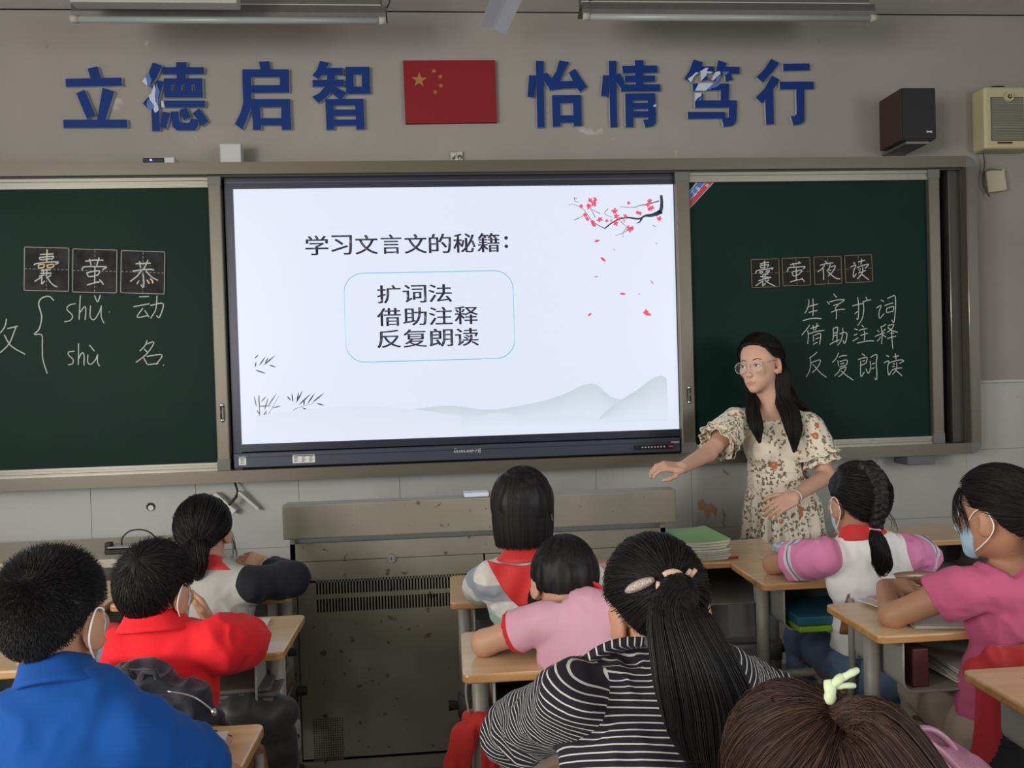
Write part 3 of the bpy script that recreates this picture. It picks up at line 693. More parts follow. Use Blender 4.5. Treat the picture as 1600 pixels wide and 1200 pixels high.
for px, py, an, ln, big in ((928, 378, .25, .03, 1), (938, 402, -.7, .034, 1), (1024, 378, -1.1, .015, 0), (958, 388, -1, .015, 0), (928, 433, .1, .022, 0), (1016, 438, -.9, .026, 0), (968, 459, -.1, .03, 1), (997, 460, .2, .014, 0), (918, 494, .55, .026, 1), (1004, 488, -.35, .046, 1)):
    leaf(bmr if big else bmp, at(px, py, TY), an, ln, ln*.42)
petals(bmr, 1010, 487, .013)
def wash(pts, zlow, col, steps=1):
    """mountain silhouette fading downwards into the slide colour"""
    P = catmull([at(x, y, TY) for x, y in pts], 6); n = len(P); V, F, Cc = [], [], []
    for lev, f in ((0, 0), (1, .25), (2, .6), (3, 1)):
        for p in P: V.append((p.x, TY-.0002*wash.k, p.z+(zlow-p.z)*f if p.z > zlow else p.z-.001*lev)); Cc.append([col[i]*(1-f)**1.2+(.74, .80, .93)[i]*(1-(1-f)**1.2) for i in range(3)]+[1])
    for L_ in range(3):
        for i in range(n-1): F.append((L_*n+i, L_*n+i+1, (L_+1)*n+i+1, (L_+1)*n+i))
    me = pymesh('slide_mountain', V, F); a = me.attributes.new('Col', 'FLOAT_COLOR', 'POINT'); a.data.foreach_set('color', np.array(Cc, np.float32).ravel()); link('slide_mountain', me, VCOL, screen); wash.k += 1
wash.k = 1
zl = at(880, 665, TY).z
wash([(640, 640), (700, 634), (760, 640), (800, 636), (850, 626), (890, 612), (910, 602), (930, 600), (945, 612), (960, 622), (990, 626), (1041, 628)], zl, (.58, .655, .71))
wash([(930, 660), (950, 640), (975, 622), (1000, 606), (1018, 592), (1034, 587), (1042, 592)], zl, (.56, .63, .68))
wash([(700, 668), (740, 652), (780, 645), (830, 652), (900, 650), (960, 656), (1041, 655)], zl, (.67, .74, .83))
wash([(400, 650), (470, 640), (560, 634), (650, 640), (720, 650)], at(560, 680, TY).z, (.71, .77, .88))
bmg = bmesh.new()
def bamboo(bm, seq):
    for px, py, an, ln in seq: leaf(bm, at(px, py, TY), math.radians(an), ln/345*1.0, .0065)
bamboo(bmk, ((405, 572, 55, 18), (411, 572, 40, 26), (414, 569, 62, 12), (398, 578, -20, 19), (399, 574, 80, 9), (420, 570, -22, 12), (398, 560, 40, 8)))
bamboo(bmk, ((458, 629, 95, 15), (462, 631, 60, 24), (464, 628, 78, 16), (471, 637, -22, 20), (480, 632, 55, 22), (487, 630, 38, 26), (494, 630, -18, 13), (455, 626, 130, 10), (475, 634, 85, 10), (466, 634, 42, 28)))
branch([(430, 674), (445, 655), (460, 640), (470, 636), (490, 630)], .0014, .0006); branch([(406, 675), (406, 650), (405, 618)], .002, .0012)
bamboo(bmg, ((401, 636, 100, 18), (405, 634, 90, 18), (402, 635, 0, 24), (413, 642, 72, 22), (401, 640, -60, 12), (410, 653, 60, 14), (402, 648, -30, 12), (418, 636, 55, 26), (424, 638, 12, 16), (413, 660, 75, 18), (408, 628, 45, 12)))
branch([(412, 656), (424, 640), (436, 618)], .001, .0006)
bm_link('slide_blossom', bmr, ROSE, screen); bm_link('slide_petal', bmp, ROSE2, screen); bm_link('slide_branch', bmk, INK, screen)['kind'] = 'stuff'; bm_link('slide_bamboo', bmg, emission('slide_olive', (.16, .16, .13), 1.0), screen)
LOGO = mat('logo_silver', (.62, .62, .62), .35, .3)
for t, a, b_, off in (('linxcee', 709, 739, .0), ('中银', 740, 752, 0)):
    p0, p1 = at(a, 703.5, SY-.0303), at(b_, 703.5, SY-.0303); text_mesh(t, p0.x, p1.x, p0.z-.0115, p0.z+.0095, SY-.0303, .001, off, shear=.25 if a == 709 else 0, parent=bar, mt=LOGO, name='logo', skew=0)
PAPER = mat('paper_label', (.60, .60, .57), .8)
for a, b_ in ((373, 384.5), (457, 492)):
    p0, p1 = at(a, 718, SY-.031), at(b_, 716, SY-.031); lb = boxo('label_sticker', (p0.x, SY-.0312, 1.070), (p1.x, SY-.030, 1.107), PAPER, bar)
    nn = 1 if b_-a < 20 else 3
    for k in range(nn):
        bm = bmesh.new(); wk = (p1.x-p0.x)/nn; xk = p0.x+wk*k
        for j in range(4): box(bm, (xk+wk*.25, SY-.0316, 1.076+j*.0065), (xk+wk*(.6+.15*(j % 2)), SY-.0311, 1.079+j*.0065))
        bm_link('label_print', bm, mat('print_grey', (.08, .08, .08), .8), lb)
p0, p1 = at(990, 693, SY-.03), at(1052, 692, SY-.03)
boxo('button_panel', (p0.x, SY-.0315, 1.072), (p1.x, SY-.0295, 1.094), mat('button_black', (.008, .008, .01), .3), bar)
for k in range(8):
    c = at(1003.5+k*4.9, 693, SY-.031); bm = bmesh.new(); bmesh.ops.create_cylinder if False else None
    bmesh.ops.create_cone(bm, cap_ends=True, segments=10, radius1=.0042, radius2=.0036, depth=.004, matrix=Matrix.Translation((c.x, SY-.033, 1.083)) @ Matrix.Rotation(math.pi/2, 4, 'X')); bm_link('button', bm, mat('button_grey', (.42, .42, .45), .4), bar)
c = at(1048, 692, SY-.031); boxo('power_button', (c.x-.011, SY-.034, 1.079), (c.x+.011, SY-.031, 1.087), mat('button_red', (.5, .05, .03), .4), bar)
c = at(1055, 687, SY-.031); boxo('port_strip', (c.x-.02, SY-.0345, 1.099), (c.x+.018, SY-.030, 1.106), mat('port_grey', (.3, .3, .32), .4), bar)

# ------------------------------------------------------------------ chalk, cards, sticker
CHALK = mat('chalk_white', (.46, .49, .47), .95, var=.35, vscale=220); CHALK_Y = mat('chalk_yellow', (.62, .47, .22), .95)
CF_ = PF+.012
def chalk(ch, px0, py0, px1, py1, Y=CF_, parent=None, off=-.011, shear=.16, rot=0.0, mt=None, name='chalk_writing'):
    a, b = at(px0, (py0+py1)/2, Y), at(px1, (py0+py1)/2, Y); t, u = at((px0+px1)/2, py0, Y), at((px0+px1)/2, py1, Y)
    return text_mesh(ch, a.x, b.x, u.z, t.z, Y, .0005, off, shear, rot, parent, mt or CHALK, name)
def pen(lines, parent, r=.0028, Y=CF_, name='chalk_writing', mt=None):
    bm = bmesh.new()
    for ln in lines: tube(bm, catmull([at(x, y, Y) for x, y in ln], 4) if len(ln) > 2 else [at(x, y, Y) for x, y in ln], r, 5)
    for v in bm.verts: v.co.y = Y+(v.co.y-Y)*.25
    return bm_link(name, bm, mt or CHALK, parent)
HAND = {
'生': (1250, 450, [[(208,285),(222,360),(180,520),(115,630)],[(215,460),(310,430),(450,395)],[(215,608),(300,582),(428,560)],[(320,260),(328,480),(316,690)],[(72,808),(220,768),(380,748),(535,762)]]),
'字': (1250, 450, [[(830,145),(912,240)],[(668,328),(735,410)],[(735,345),(900,300),(1095,290),(1040,345),(950,400)],[(825,435),(950,405),(875,500),(905,545)],[(770,603),(900,550),(1000,530),(1110,528)],[(910,540),(905,660),(898,770)]]),
'扩': (1325, 450, [[(238,230),(262,420),(258,700),(235,785),(210,750)],[(105,445),(240,408),(400,382)],[(165,640),(245,575)],[(442,225),(470,290)],[(360,345),(470,308),(565,292)],[(370,345),(392,520),(365,720),(300,850),(235,935)]]),
'词': (1325, 450, [[(812,292),(890,338)],[(705,495),(822,430),(770,600),(785,750),(895,635)],[(975,262),(1080,212),(1165,200),(1180,400),(1165,650),(1135,855),(1080,790)],[(905,440),(1000,400),(1120,370)],[(960,500),(958,605),(1100,575)],[(960,505),(1130,460),(1105,600)]]),
'借': (1250, 500, [[(240,120),(160,235),(42,375)],[(190,255),(205,400),(190,600)],[(255,212),(475,138)],[(320,130),(342,265)],[(425,75),(405,180),(375,248)],[(215,345),(420,280),(605,255)],[(330,370),(335,540)],[(360,375),(490,330),(512,400),(485,605)],[(382,468),(480,435)],[(325,602),(435,548)]]),
'助': (1250, 500, [[(820,225),(830,380),(808,510)],[(820,215),(930,180),(915,350),(915,560)],[(830,328),(900,305)],[(830,398),(910,368)],[(735,608),(850,540),(980,488)],[(980,348),(1100,305),(1165,350),(1140,500),(1100,580),(1065,510)],[(1055,190),(1058,350),(1000,540),(925,630)]]),
'注': (1325, 500, [[(158,215),(240,242)],[(145,378),(230,345)],[(115,522),(255,440)],[(340,130),(390,180)],[(268,262),(370,225),(472,212)],[(305,388),(400,352),(485,328)],[(395,260),(415,350),(400,515)],[(218,575),(400,535),(540,515),(645,522)]]),
'释': (1325, 500, [[(935,100),(880,150),(800,172)],[(722,248),(770,300)],[(930,228),(855,290)],[(660,412),(830,338),(910,322)],[(825,175),(845,400),(830,600)],[(805,410),(775,475),(718,525)],[(845,360),(945,425)],[(990,145),(1060,120),(1135,115),(1080,220),(965,310)],[(980,180),(1100,262),(1235,305)],[(1050,325),(1140,322)],[(975,460),(1080,425),(1190,400)],[(1080,260),(1088,450),(1110,710)]]),
'反': (1255, 545, [[(345,75),(270,150),(155,232)],[(170,225),(188,370),(150,560),(75,700)],[(195,350),(300,305),(425,278),(390,400),(300,520),(220,590)],[(235,385),(330,490),(440,610),(580,712)]]),
'复': (1255, 545, [[(878,95),(820,230),(720,345)],[(885,205),(980,172),(1082,162)],[(858,285),(872,430)],[(905,315),(1070,275),(1090,310),(1060,400),(900,450)],[(920,378),(1015,358)],[(915,490),(880,570),(775,670)],[(920,498),(1060,455),(1000,590),(870,695)],[(938,545),(1060,650),(1240,778)]]),
'朗': (1337, 545, [[(155,125),(230,170)],[(60,268),(180,228),(280,215),(250,350),(140,405)],[(125,300),(120,500),(130,685),(215,575)],[(165,310),(230,285)],[(368,210),(470,150),(530,165),(510,350),(525,600),(515,760),(465,725)],[(355,305),(372,450),(315,610),(250,490)],[(400,380),(475,352)],[(392,492),(470,465)]]),
'读': (1337, 545, [[(755,165),(830,195)],[(695,350),(825,300),(790,450),(820,650),(890,540)],[(930,200),(1070,172)],[(985,115),(1000,262)],[(825,350),(960,305),(1110,275),(1190,298),(1085,362)],[(925,362),(970,385)],[(905,435),(975,438)],[(1015,335),(1020,440),(990,540),(910,640)],[(895,530),(1000,490),(1150,468)],[(1000,535),(1150,670)]]),
}
HS = 80/1269
for ch, (ox, oy, st_) in HAND.items(): HAND[ch] = [[(ox+x*HS, oy+y*HS) for x, y in l] for l in st_]
sx_, sy_ = 280/1461, 230/1200
Q = lambda pts: [(x*sx_, 370+y*sy_) for x, y in pts]
pen([Q([(440, 520), (400, 485), (340, 500), (315, 550), (340, 650), (320, 750), (280, 795), (340, 800), (345, 900), (350, 1000), (385, 1115)])], gl)
pen([Q([(52, 668), (40, 730), (2, 785)]), Q([(60, 748), (145, 728)]), Q([(130, 735), (75, 870), (0, 945)]), Q([(35, 800), (90, 890), (205, 958)])], gl)
pen([Q([(617, 545), (570, 555), (545, 590), (590, 640), (575, 680), (525, 692)]), Q([(655, 478), (650, 560), (645, 675)]), Q([(650, 620), (690, 570), (700, 600), (695, 678)]), Q([(738, 560), (735, 650), (770, 675), (815, 600), (826, 560)]), Q([(826, 560), (825, 650), (848, 705)]), Q([(770, 478), (795, 530), (818, 476)])], gl, .0026)
pen([Q([(608, 932), (560, 940), (560, 965), (595, 1000), (590, 1035), (555, 1042)]), Q([(640, 868), (640, 960), (637, 1045)]), Q([(640, 1000), (665, 950), (685, 960), (685, 1048)]), Q([(717, 960), (715, 1020), (740, 1040), (780, 1000), (795, 958)]), Q([(795, 958), (795, 1020), (812, 1055)]), Q([(728, 882), (770, 932)])], gl, .0026)
pen([Q([(1135, 488), (1215, 486)]), Q([(1088, 570), (1220, 545)]), Q([(1165, 580), (1118, 655), (1210, 640)]), Q([(1180, 600), (1215, 655)]), Q([(1225, 560), (1330, 545), (1300, 655), (1275, 640)]), Q([(1280, 480), (1270, 590), (1228, 665)])], gl, .0026)
pen([Q([(1200, 845), (1180, 890), (1140, 930)]), Q([(1190, 875), (1255, 860), (1200, 950), (1108, 1025)]), Q([(1175, 915), (1200, 940)]), Q([(1170, 985), (1200, 1040)]), Q([(1195, 975), (1320, 962), (1275, 1040)]), Q([(1205, 1042), (1290, 1032)])], gl, .0026)
for ch in HAND: pen(HAND[ch], gr, .0024)
pen([[(255, 570), (255.8, 570.6)], [(171, 487), (171.6, 487.5)]], gl, .004)
pen([Q([(300, 1180), (300, 1181)])], gl, .001)
CARD = mat('card_black', (.024, .023, .024), .7, var=.6, vscale=18, spec=.15); CARDR = mat('card_dark_brown', (.020, .017, .016), .75, var=.15, spec=.12)
LINE = mat('card_line_cream', (.30, .30, .24), .8); LINEY = mat('card_line_gold', (.15, .14, .075), .8)
def card(quad, mt, lm, label, grp, chars, dash):
    cs = [at(x, y, CF_) for x, y in quad]; cx = sum(c.x for c in cs)/4; cz = sum(c.z for c in cs)/4
    w2 = ((cs[1].x-cs[0].x)+(cs[2].x-cs[3].x))/4; h2 = ((cs[0].z-cs[3].z)+(cs[1].z-cs[2].z))/4; an = math.atan2(cs[1].z-cs[0].z, cs[1].x-cs[0].x)
    t = thing('magnetic_card', label, 'card', (cx, CF_-.002, cz), grp); Rr = Matrix.Rotation(-an, 3, 'Y'); cc = (cx, CF_, cz)
    boxo('sheet', (cx-w2, CF_-.003, cz-h2), (cx+w2, CF_, cz+h2), mt, t, rot=Rr, c=cc)
    bm = bmesh.new(); y0, y1 = CF_-.0036, CF_-.0029; e = .004
    for lo, hi in (((cx-w2+e, y0, cz+h2-e-.003), (cx+w2-e, y1, cz+h2-e)), ((cx-w2+e, y0, cz-h2+e), (cx+w2-e, y1, cz-h2+e+.003)), ((cx-w2+e, y0, cz-h2+e), (cx-w2+e+.003, y1, cz+h2-e)), ((cx+w2-e-.003, y0, cz-h2+e), (cx+w2-e, y1, cz+h2-e))): box(bm, lo, hi, Rr, cc)
    bm_link('border_line', bm, lm, t); bm = bmesh.new(); nd_ = 11 if dash else 5
    for k in range(nd_):
        f0, f1 = (k+.15)/nd_*2-1, (k+(.7 if dash else .85))/nd_*2-1
        box(bm, (cx+w2*f0*.95, y0, cz-.001), (cx+w2*f1*.95, y1, cz+.001), Rr, cc); box(bm, (cx-.001, y0, cz+h2*f0*.95), (cx+.001, y1, cz+h2*f1*.95), Rr, cc)
    bm_link('guide_line', bm, lm, t)
    for (ox, oy, k_), strokes, m_ in chars: pen([[(ox+x*k_, oy+y*k_) for x, y in l] for l in strokes], t, .0030 if dash else .0026, CF_-.0036, mt=m_)
    return t
g1 = 'black practice-grid cards on the left chalkboard'; g2 = 'brown-black practice-grid cards on the right chalkboard'
card([(37, 384), (110, 386), (110, 458), (36, 455)], CARD, LINE, 'black grid card on the left chalkboard, the one with the many-stroke chalk character', g1, [((34, 380, 80/952), [[(340,212),(590,198)],[(325,260),(345,315)],[(335,265),(560,245),(590,260),(545,305)],[(360,310),(540,285)],[(240,410),(250,385),(450,355),(680,350),(620,395)],[(355,510),(540,490)],[(345,560),(550,555)],[(400,480),(405,570)],[(465,480),(465,590)],[(320,615),(420,585)],[(240,710),(380,620)],[(375,620),(370,760),(425,700)],[(545,590),(490,630)],[(445,590),(520,710),(590,780),(660,815)]], CHALK), ((34, 380, 80/952), [[(470,120),(468,230),(462,350)],[(310,405),(320,460),(405,445),(410,395),(310,405)],[(475,405),(485,455),(580,440),(585,395),(475,405)]], CHALK_Y)], 1)
card([(112, 387), (185, 389), (185, 460), (112, 458)], CARD, LINE, 'middle black grid card of the three on the left chalkboard', g1, [((110, 380, 80/952), [[(275,335),(440,315),(615,318)],[(352,290),(385,410)],[(535,265),(485,420)],[(215,500),(255,440),(460,435),(670,440),(595,490)],[(300,545),(345,620),(500,595)],[(310,550),(440,520),(545,520),(500,600)],[(455,450),(450,740)],[(310,775),(440,740),(545,715)],[(535,675),(580,720),(615,770)]], CHALK)], 1)
k3 = card([(188, 389.5), (260, 392), (259, 461), (187, 460)], CARD, LINE, 'black grid card with two yellow chalk dots, rightmost on the left chalkboard', g1, [((185, 384, 80/952), [[(320,335),(600,322)],[(390,290),(412,415)],[(550,262),(475,430)],[(262,472),(450,445),(620,440),(660,458)],[(425,460),(350,560),(218,665)],[(510,465),(610,575),(735,645)],[(385,645),(340,712)],[(455,520),(472,660),(465,770),(415,725)]], CHALK)], 1)
pen([[(185+530*.084, 384+635*.084), (185+575*.084, 384+705*.084)], [(185+590*.084, 384+612*.084), (185+628*.084, 384+645*.084), (185+645*.084, 384+700*.084)]], k3, .0036, CF_-.004, mt=CHALK_Y)
card([(1171, 404), (1218, 402.5), (1219.5, 449.5), (1173, 451.5)], CARDR, LINEY, 'dark brown grid card on the right chalkboard with a crowded many-stroke chalk character', g2, [((1168, 395, 100/1269), [[(245,225),(335,195),(430,188)],[(332,165),(345,250),(330,320)],[(245,255),(275,300),(350,285)],[(260,250),(420,235),(385,285)],[(165,415),(185,355),(340,330),(500,300),(475,335)],[(240,375),(270,415),(300,370),(240,375)],[(370,365),(395,400),(440,350),(370,365)],[(310,430),(410,420)],[(255,470),(470,490)],[(305,430),(310,510)],[(350,410),(355,500)],[(215,555),(330,520),(470,488)],[(160,655),(310,550)],[(305,560),(300,655),(350,600)],[(425,535),(380,570)],[(345,550),(440,610),(545,658)]], CHALK)], 0)
card([(1220, 402), (1266, 400.5), (1268.5, 447), (1221, 449)], CARDR, LINEY, 'second brown grid card from the teacher\'s side on the right chalkboard', g2, [((1168, 395, 100/1269), [[(845,235),(950,215),(1060,200)],[(900,205),(925,265)],[(1015,165),(1030,215)],[(790,380),(820,300),(960,285),(1140,275),(1105,320)],[(880,380),(915,460),(1010,430)],[(895,375),(1080,345),(1010,435)],[(965,310),(968,540)],[(845,578),(960,545),(1085,520)],[(1075,500),(1130,575)]], CHALK)], 0)
card([(1269.5, 400), (1315, 398.5), (1317, 444.5), (1270.5, 446.5)], CARDR, LINEY, 'third brown grid card on the right chalkboard, character for night', g2, [((1266, 390, 100/1269), [[(290,222),(340,270)],[(195,310),(330,275),(455,260)],[(285,310),(230,380),(145,445)],[(258,375),(265,500),(265,600)],[(395,285),(385,350),(335,430)],[(410,345),(495,322),(450,430),(360,520)],[(385,405),(415,415)],[(350,435),(430,510),(520,570),(595,580)]], CHALK)], 0)
card([(1317.5, 398), (1363, 396), (1365, 442), (1319, 444)], CARDR, LINEY, 'last brown grid card at the right end of its row, character for read', g2, [((1266, 390, 100/1269), [[(850,262),(895,268)],[(800,350),(905,300),(860,430),(862,545),(915,475)],[(950,245),(1085,210)],[(1020,185),(1005,295)],[(925,355),(1040,315),(1160,290),(1090,370)],[(980,375),(1000,390)],[(965,415),(990,420)],[(1040,345),(1040,440),(1000,510),(935,580)],[(955,465),(1100,412)],[(1020,490),(1165,600)]], CHALK)], 0)
# triangular sticker
st = thing('corner_sticker', 'red and blue diagonal sticker in the corner of the right chalkboard', 'sticker', (1.16, CF_, 2.25))
def poly_px(pts, y, mt, name, par, th=.0008):
    bm = bmesh.new(); prism(bm, [(at(a, b_, CF_).x, at(a, b_, CF_).z) for a, b_ in pts], y-th, y); return bm_link(name, bm, mt, par)
poly_px([(1075, 301), (1089, 283.5), (1117, 283.5), (1076, 328)], CF_-.0002, mat('sticker_white', (.5, .48, .45), .6), 'sticker_base', st)
poly_px([(1076, 301.5), (1090, 285), (1101.5, 285), (1076.5, 313)], CF_-.0011, mat('sticker_blue', (.03, .14, .42), .5), 'blue_field', st)
poly_px([(1076.5, 314.5), (1103, 285), (1114, 285), (1077, 326)], CF_-.0011, mat('sticker_red', (.42, .03, .06), .5), 'red_field', st)
poly_px([(1101, 290), (1104.5, 286.5), (1108.5, 289.5), (1105, 293)], CF_-.002, mat('sticker_cream', (.42, .40, .28), .6), 'sticker_seal', st)
c = at(1084, 302, CF_); text_mesh('工', c.x-.013, c.x+.011, c.z-.012, c.z+.012, CF_-.002, .0006, rot=.8, parent=st, mt=PAPER, name='sticker_print')
c = at(1090, 295, CF_); text_mesh('8', c.x-.006, c.x+.008, c.z-.012, c.z+.010, CF_-.002, .0006, rot=.8, parent=st, mt=PAPER, name='sticker_print')

# ------------------------------------------------------------------ slogan characters and flag on the wall
BLUE = mat('letter_blue', (.003, .026, .15), .6, spec=.2); FOAM = mat('letter_foam_edge', (.36, .40, .42), .8); TORN = mat('torn_pale', (.46, .50, .62), .8); TORN2 = mat('torn_blue', (.08, .14, .38), .8)
SL = {
'立': ((90, 85), [[(432,205),(572,172),(630,335),(480,350)],[(113,352),(920,333),(926,380),(916,398),(940,452),(120,468)],[(268,560),(390,510),(548,880),(425,935)],[(648,482),(820,538),(690,945),(570,945)],[(82,942),(1002,940),(1008,1058),(86,1060)]]),
'德': ((215, 85), [[(218,115),(352,165),(270,345),(175,470),(65,390),(165,250)],[(285,368),(380,400),(330,560),(310,640),(200,800),(135,770),(75,705),(190,570)],[(195,690),(312,680),(325,1105),(210,1105)],[(355,185),(955,185),(960,285),(358,288)],[(556,112),(710,112),(692,345),(565,345)],[(375,345),(935,345),(936,440),(380,440)],[(380,438),(488,438),(492,530),(383,530)],[(530,438),(634,438),(634,530),(535,530)],[(676,438),(780,438),(782,530),(676,530)],[(824,438),(936,438),(938,530),(826,530)],[(383,528),(940,528),(942,622),(386,622)],[(385,665),(972,665),(976,765),(390,765)],[(366,822),(475,850),(408,1078),(325,1040)],[(478,822),(590,822),(600,945),(625,985),(745,985),(775,920),(885,950),(875,1030),(830,1095),(565,1095),(500,1040)],[(602,800),(708,770),(768,905),(662,945)],[(792,850),(888,778),(1022,968),(935,1035)]]),
'启': ((355, 85), [[(458,106),(608,98),(622,215),(480,215)],[(218,215),(888,215),(890,328),(218,330)],[(218,325),(345,325),(350,700),(335,800),(290,920),(220,1085),(110,1005),(190,850),(230,700)],[(760,325),(890,325),(893,445),(760,445)],[(345,443),(895,443),(897,552),(345,555)],[(350,645),(910,645),(912,762),(350,765)],[(352,760),(472,760),(484,920),(360,920)],[(364,918),(492,918),(492,1088),(372,1088)],[(780,760),(912,760),(916,920),(780,920)],[(484,920),(920,918),(922,1022),(490,1025)],[(785,1018),(924,1018),(926,1085),(788,1088)]]),
'智': ((475, 85), [[(228,93),(372,122),(320,200),(250,310),(205,360),(123,302),(190,215)],[(250,195),(558,192),(562,300),(250,300)],[(333,298),(452,298),(447,362),(330,362)],[(122,370),(575,362),(578,464),(126,468)],[(300,465),(450,462),(400,540),(320,620),(208,705),(118,612),(220,560)],[(440,462),(614,556),(545,640),(500,640),(380,545)],[(598,180),(945,180),(948,292),(600,292)],[(600,290),(712,290),(718,465),(606,465)],[(833,290),(948,290),(952,465),(835,465)],[(606,463),(954,463),(958,570),(610,572)],[(308,645),(858,640),(862,735),(310,738)],[(310,735),(425,735),(435,1085),(326,1088)],[(736,735),(862,735),(876,1080),(758,1082)],[(425,795),(740,795),(744,884),(430,886)],[(434,940),(750,938),(754,1028),(436,1030)]]),
'怡': ((815, 80), [[(203,138),(316,138),(316,400),(332,1100),(228,1102),(208,400)],[(108,345),(206,350),(185,560),(178,668),(85,655)],[(316,330),(368,310),(435,405),(420,520),(372,505),(316,420)],[(545,132),(685,158),(610,300),(556,432),(740,428),(800,535),(620,540),(408,565),(380,505),(430,405),(500,290)],[(680,312),(768,252),(945,515),(842,592),(800,535),(735,420)],[(438,635),(858,632),(860,748),(440,750)],[(440,748),(556,748),(560,1085),(450,1088)],[(742,746),(860,746),(868,1078),(750,1080)],[(556,925),(748,925),(750,1030),(556,1034)]]),
'情': ((930, 80), [[(193,138),(304,138),(304,420),(320,1092),(218,1095),(200,420)],[(112,345),(200,350),(190,500),(180,660),(84,642)],[(302,335),(355,315),(420,455),(400,540),(358,525),(302,440)],[(570,130),(698,130),(692,480),(582,480)],[(390,212),(892,205),(900,310),(398,322)],[(425,350),(862,350),(862,440),(425,448)],[(400,480),(935,475),(938,576),(372,580),(372,520)],[(432,610),(866,605),(868,708),(434,710)],[(434,708),(540,708),(552,1095),(442,1096)],[(755,706),(868,706),(876,1010),(868,1040),(840,1075),(800,1090),(722,1095),(690,990),(760,985)],[(540,745),(760,745),(762,830),(545,832)],[(548,864),(770,864),(772,952),(550,955)]]),
'笃': ((1055, 80), [[(265,120),(398,158),(380,220),(330,310),(215,450),(130,400),(200,290)],[(370,218),(556,218),(552,300),(360,320)],[(365,300),(450,330),(475,410),(375,430)],[(620,130),(745,170),(720,225),(670,330),(605,448),(520,418),(590,280)],[(715,225),(930,225),(928,326),(690,330)],[(715,322),(800,322),(832,412),(730,436)],[(250,465),(776,465),(775,560),(255,575)],[(656,555),(776,555),(770,715),(656,715)],[(285,605),(400,605),(398,712),(285,730)],[(285,710),(888,708),(888,812),(288,815)],[(772,805),(888,805),(882,1000),(862,1045),(810,1080),(700,1088),(672,978),(715,965),(745,972),(772,950)],[(180,876),(718,876),(722,970),(184,976)]]),
'行': ((1170, 80), [[(322,108),(440,172),(340,300),(198,450),(112,375),(220,265)],[(332,350),(445,412),(355,545),(240,690),(178,748),(100,670),(220,550)],[(232,620),(352,540),(362,1052),(250,1056)],[(494,182),(876,176),(878,276),(498,285)],[(445,440),(935,437),(938,548),(448,552)],[(684,545),(800,545),(803,1000),(780,1035),(725,1060),(642,1065),(605,938),(665,935),(690,905)]]),
}
TORNP = {'德': ([[(65,390),(120,325),(140,400),(140,460)],[(240,430),(262,500),(250,600),(260,680),(300,750),(305,810),(255,845),(230,800),(240,740),(180,660),(160,600),(200,560)],[(340,660),(372,690),(395,765),(345,765)]], [[(165,250),(180,310),(205,370),(180,460),(150,450),(130,370),(125,320)],[(270,400),(292,470),(325,540),(300,620),(305,735),(270,700),(258,600),(265,500)],[(150,650),(210,690),(240,760),(210,800),(150,790),(130,730)]]),
 '笃': ([[(180,400),(240,360),(300,305),(350,310),(310,330),(270,370),(225,455)],[(365,290),(440,240),(480,245),(450,290),(540,300),(520,320),(450,320),(450,350),(375,430)],[(520,410),(580,300),(640,290),(655,330),(600,370),(550,425)],[(340,462),(550,460),(500,520),(440,570),(285,570)],[(285,605),(385,605),(370,650),(320,680),(285,730)]], [[(575,440),(600,375),(660,340),(620,440)],[(550,462),(660,465),(610,510),(520,540),(505,560),(455,555),(500,515)],[(670,300),(780,295),(750,330),(710,345)],[(320,720),(385,650),(378,700)]]),
 '情': ([[(838,785),(870,765),(885,785),(862,806),(840,800)]], [])}
K_ = 120/1108
for ch, lb in (('立', 'blue foam wall character at the far left of the slogan, above the chalkboard'), ('德', 'blue foam wall character with torn white film on its left strokes'),
               ('启', 'third blue foam wall character from the left of the slogan'), ('智', 'blue foam wall character immediately left of the red flag'),
               ('怡', 'blue foam wall character immediately right of the red flag'), ('情', 'blue foam wall character with a small white nick in its lower right stroke'),
               ('笃', 'blue foam wall character with peeled white patches across its top'), ('行', 'blue foam wall character at the right end of the slogan, nearest the black speaker')):
    (ox, oy), polys = SL[ch]; tr = lambda P_, Y: [(lambda v: (v.x, v.z))(at(ox+x*K_, oy+y*K_, Y)) for x, y in P_]
    ctr = at(ox+60, oy+115, YW); tl = thing('wall_character', lb, 'wall letter', (ctr.x, YW, ctr.z), 'blue foam slogan characters above the chalkboard')
    bm = bmesh.new()
    for i, P_ in enumerate(polys): prism(bm, tr(P_, YW-.017), YW-.017-.00002*i, YW-.0005)
    o = bm_link('character', bm, [BLUE, FOAM], tl)
    for f in o.data.polygons:
        if abs(f.normal.y) < .5: f.material_index = 1
    for gi, (lst, mt_) in enumerate(zip(TORNP.get(ch, ([], [])), (TORN, TORN2))):
        for P_ in lst:
            bm = bmesh.new(); prism(bm, tr(P_, YW-.017), YW-.0188-.0004*gi, YW-.0174); bm_link('torn_film', bm, mt_, tl)
fa, fb, fc_, fd_ = at(630, 97, YW), at(773, 96.5, YW), at(776, 193, YW), at(634, 195, YW)
fl = thing('flag_plaque', 'red foam flag with yellow stars between the two halves of the slogan', 'flag', ((fa.x+fb.x)/2, YW, fc_.z))
bm = bmesh.new(); prism(bm, [(v.x, v.z) for v in (fa, fb, fc_, fd_)], YW-.02, YW); bm_link('flag_board', bm, mat('flag_red', (.19, .010, .014), .6, spec=.2), fl)
FG = mat('flag_star', (.29, .13, .022), .6)
def star(px, py, r, rot):
    c = at(px, py, YW-.02); bm = bmesh.new(); P_ = [(c.x+(r if k % 2 == 0 else r*.4)*math.sin(rot+k*math.pi/5), c.z+(r if k % 2 == 0 else r*.4)*math.cos(rot+k*math.pi/5)) for k in range(10)]
    prism(bm, P_, YW-.0215, YW-.02); bm_link('star', bm, FG, fl)
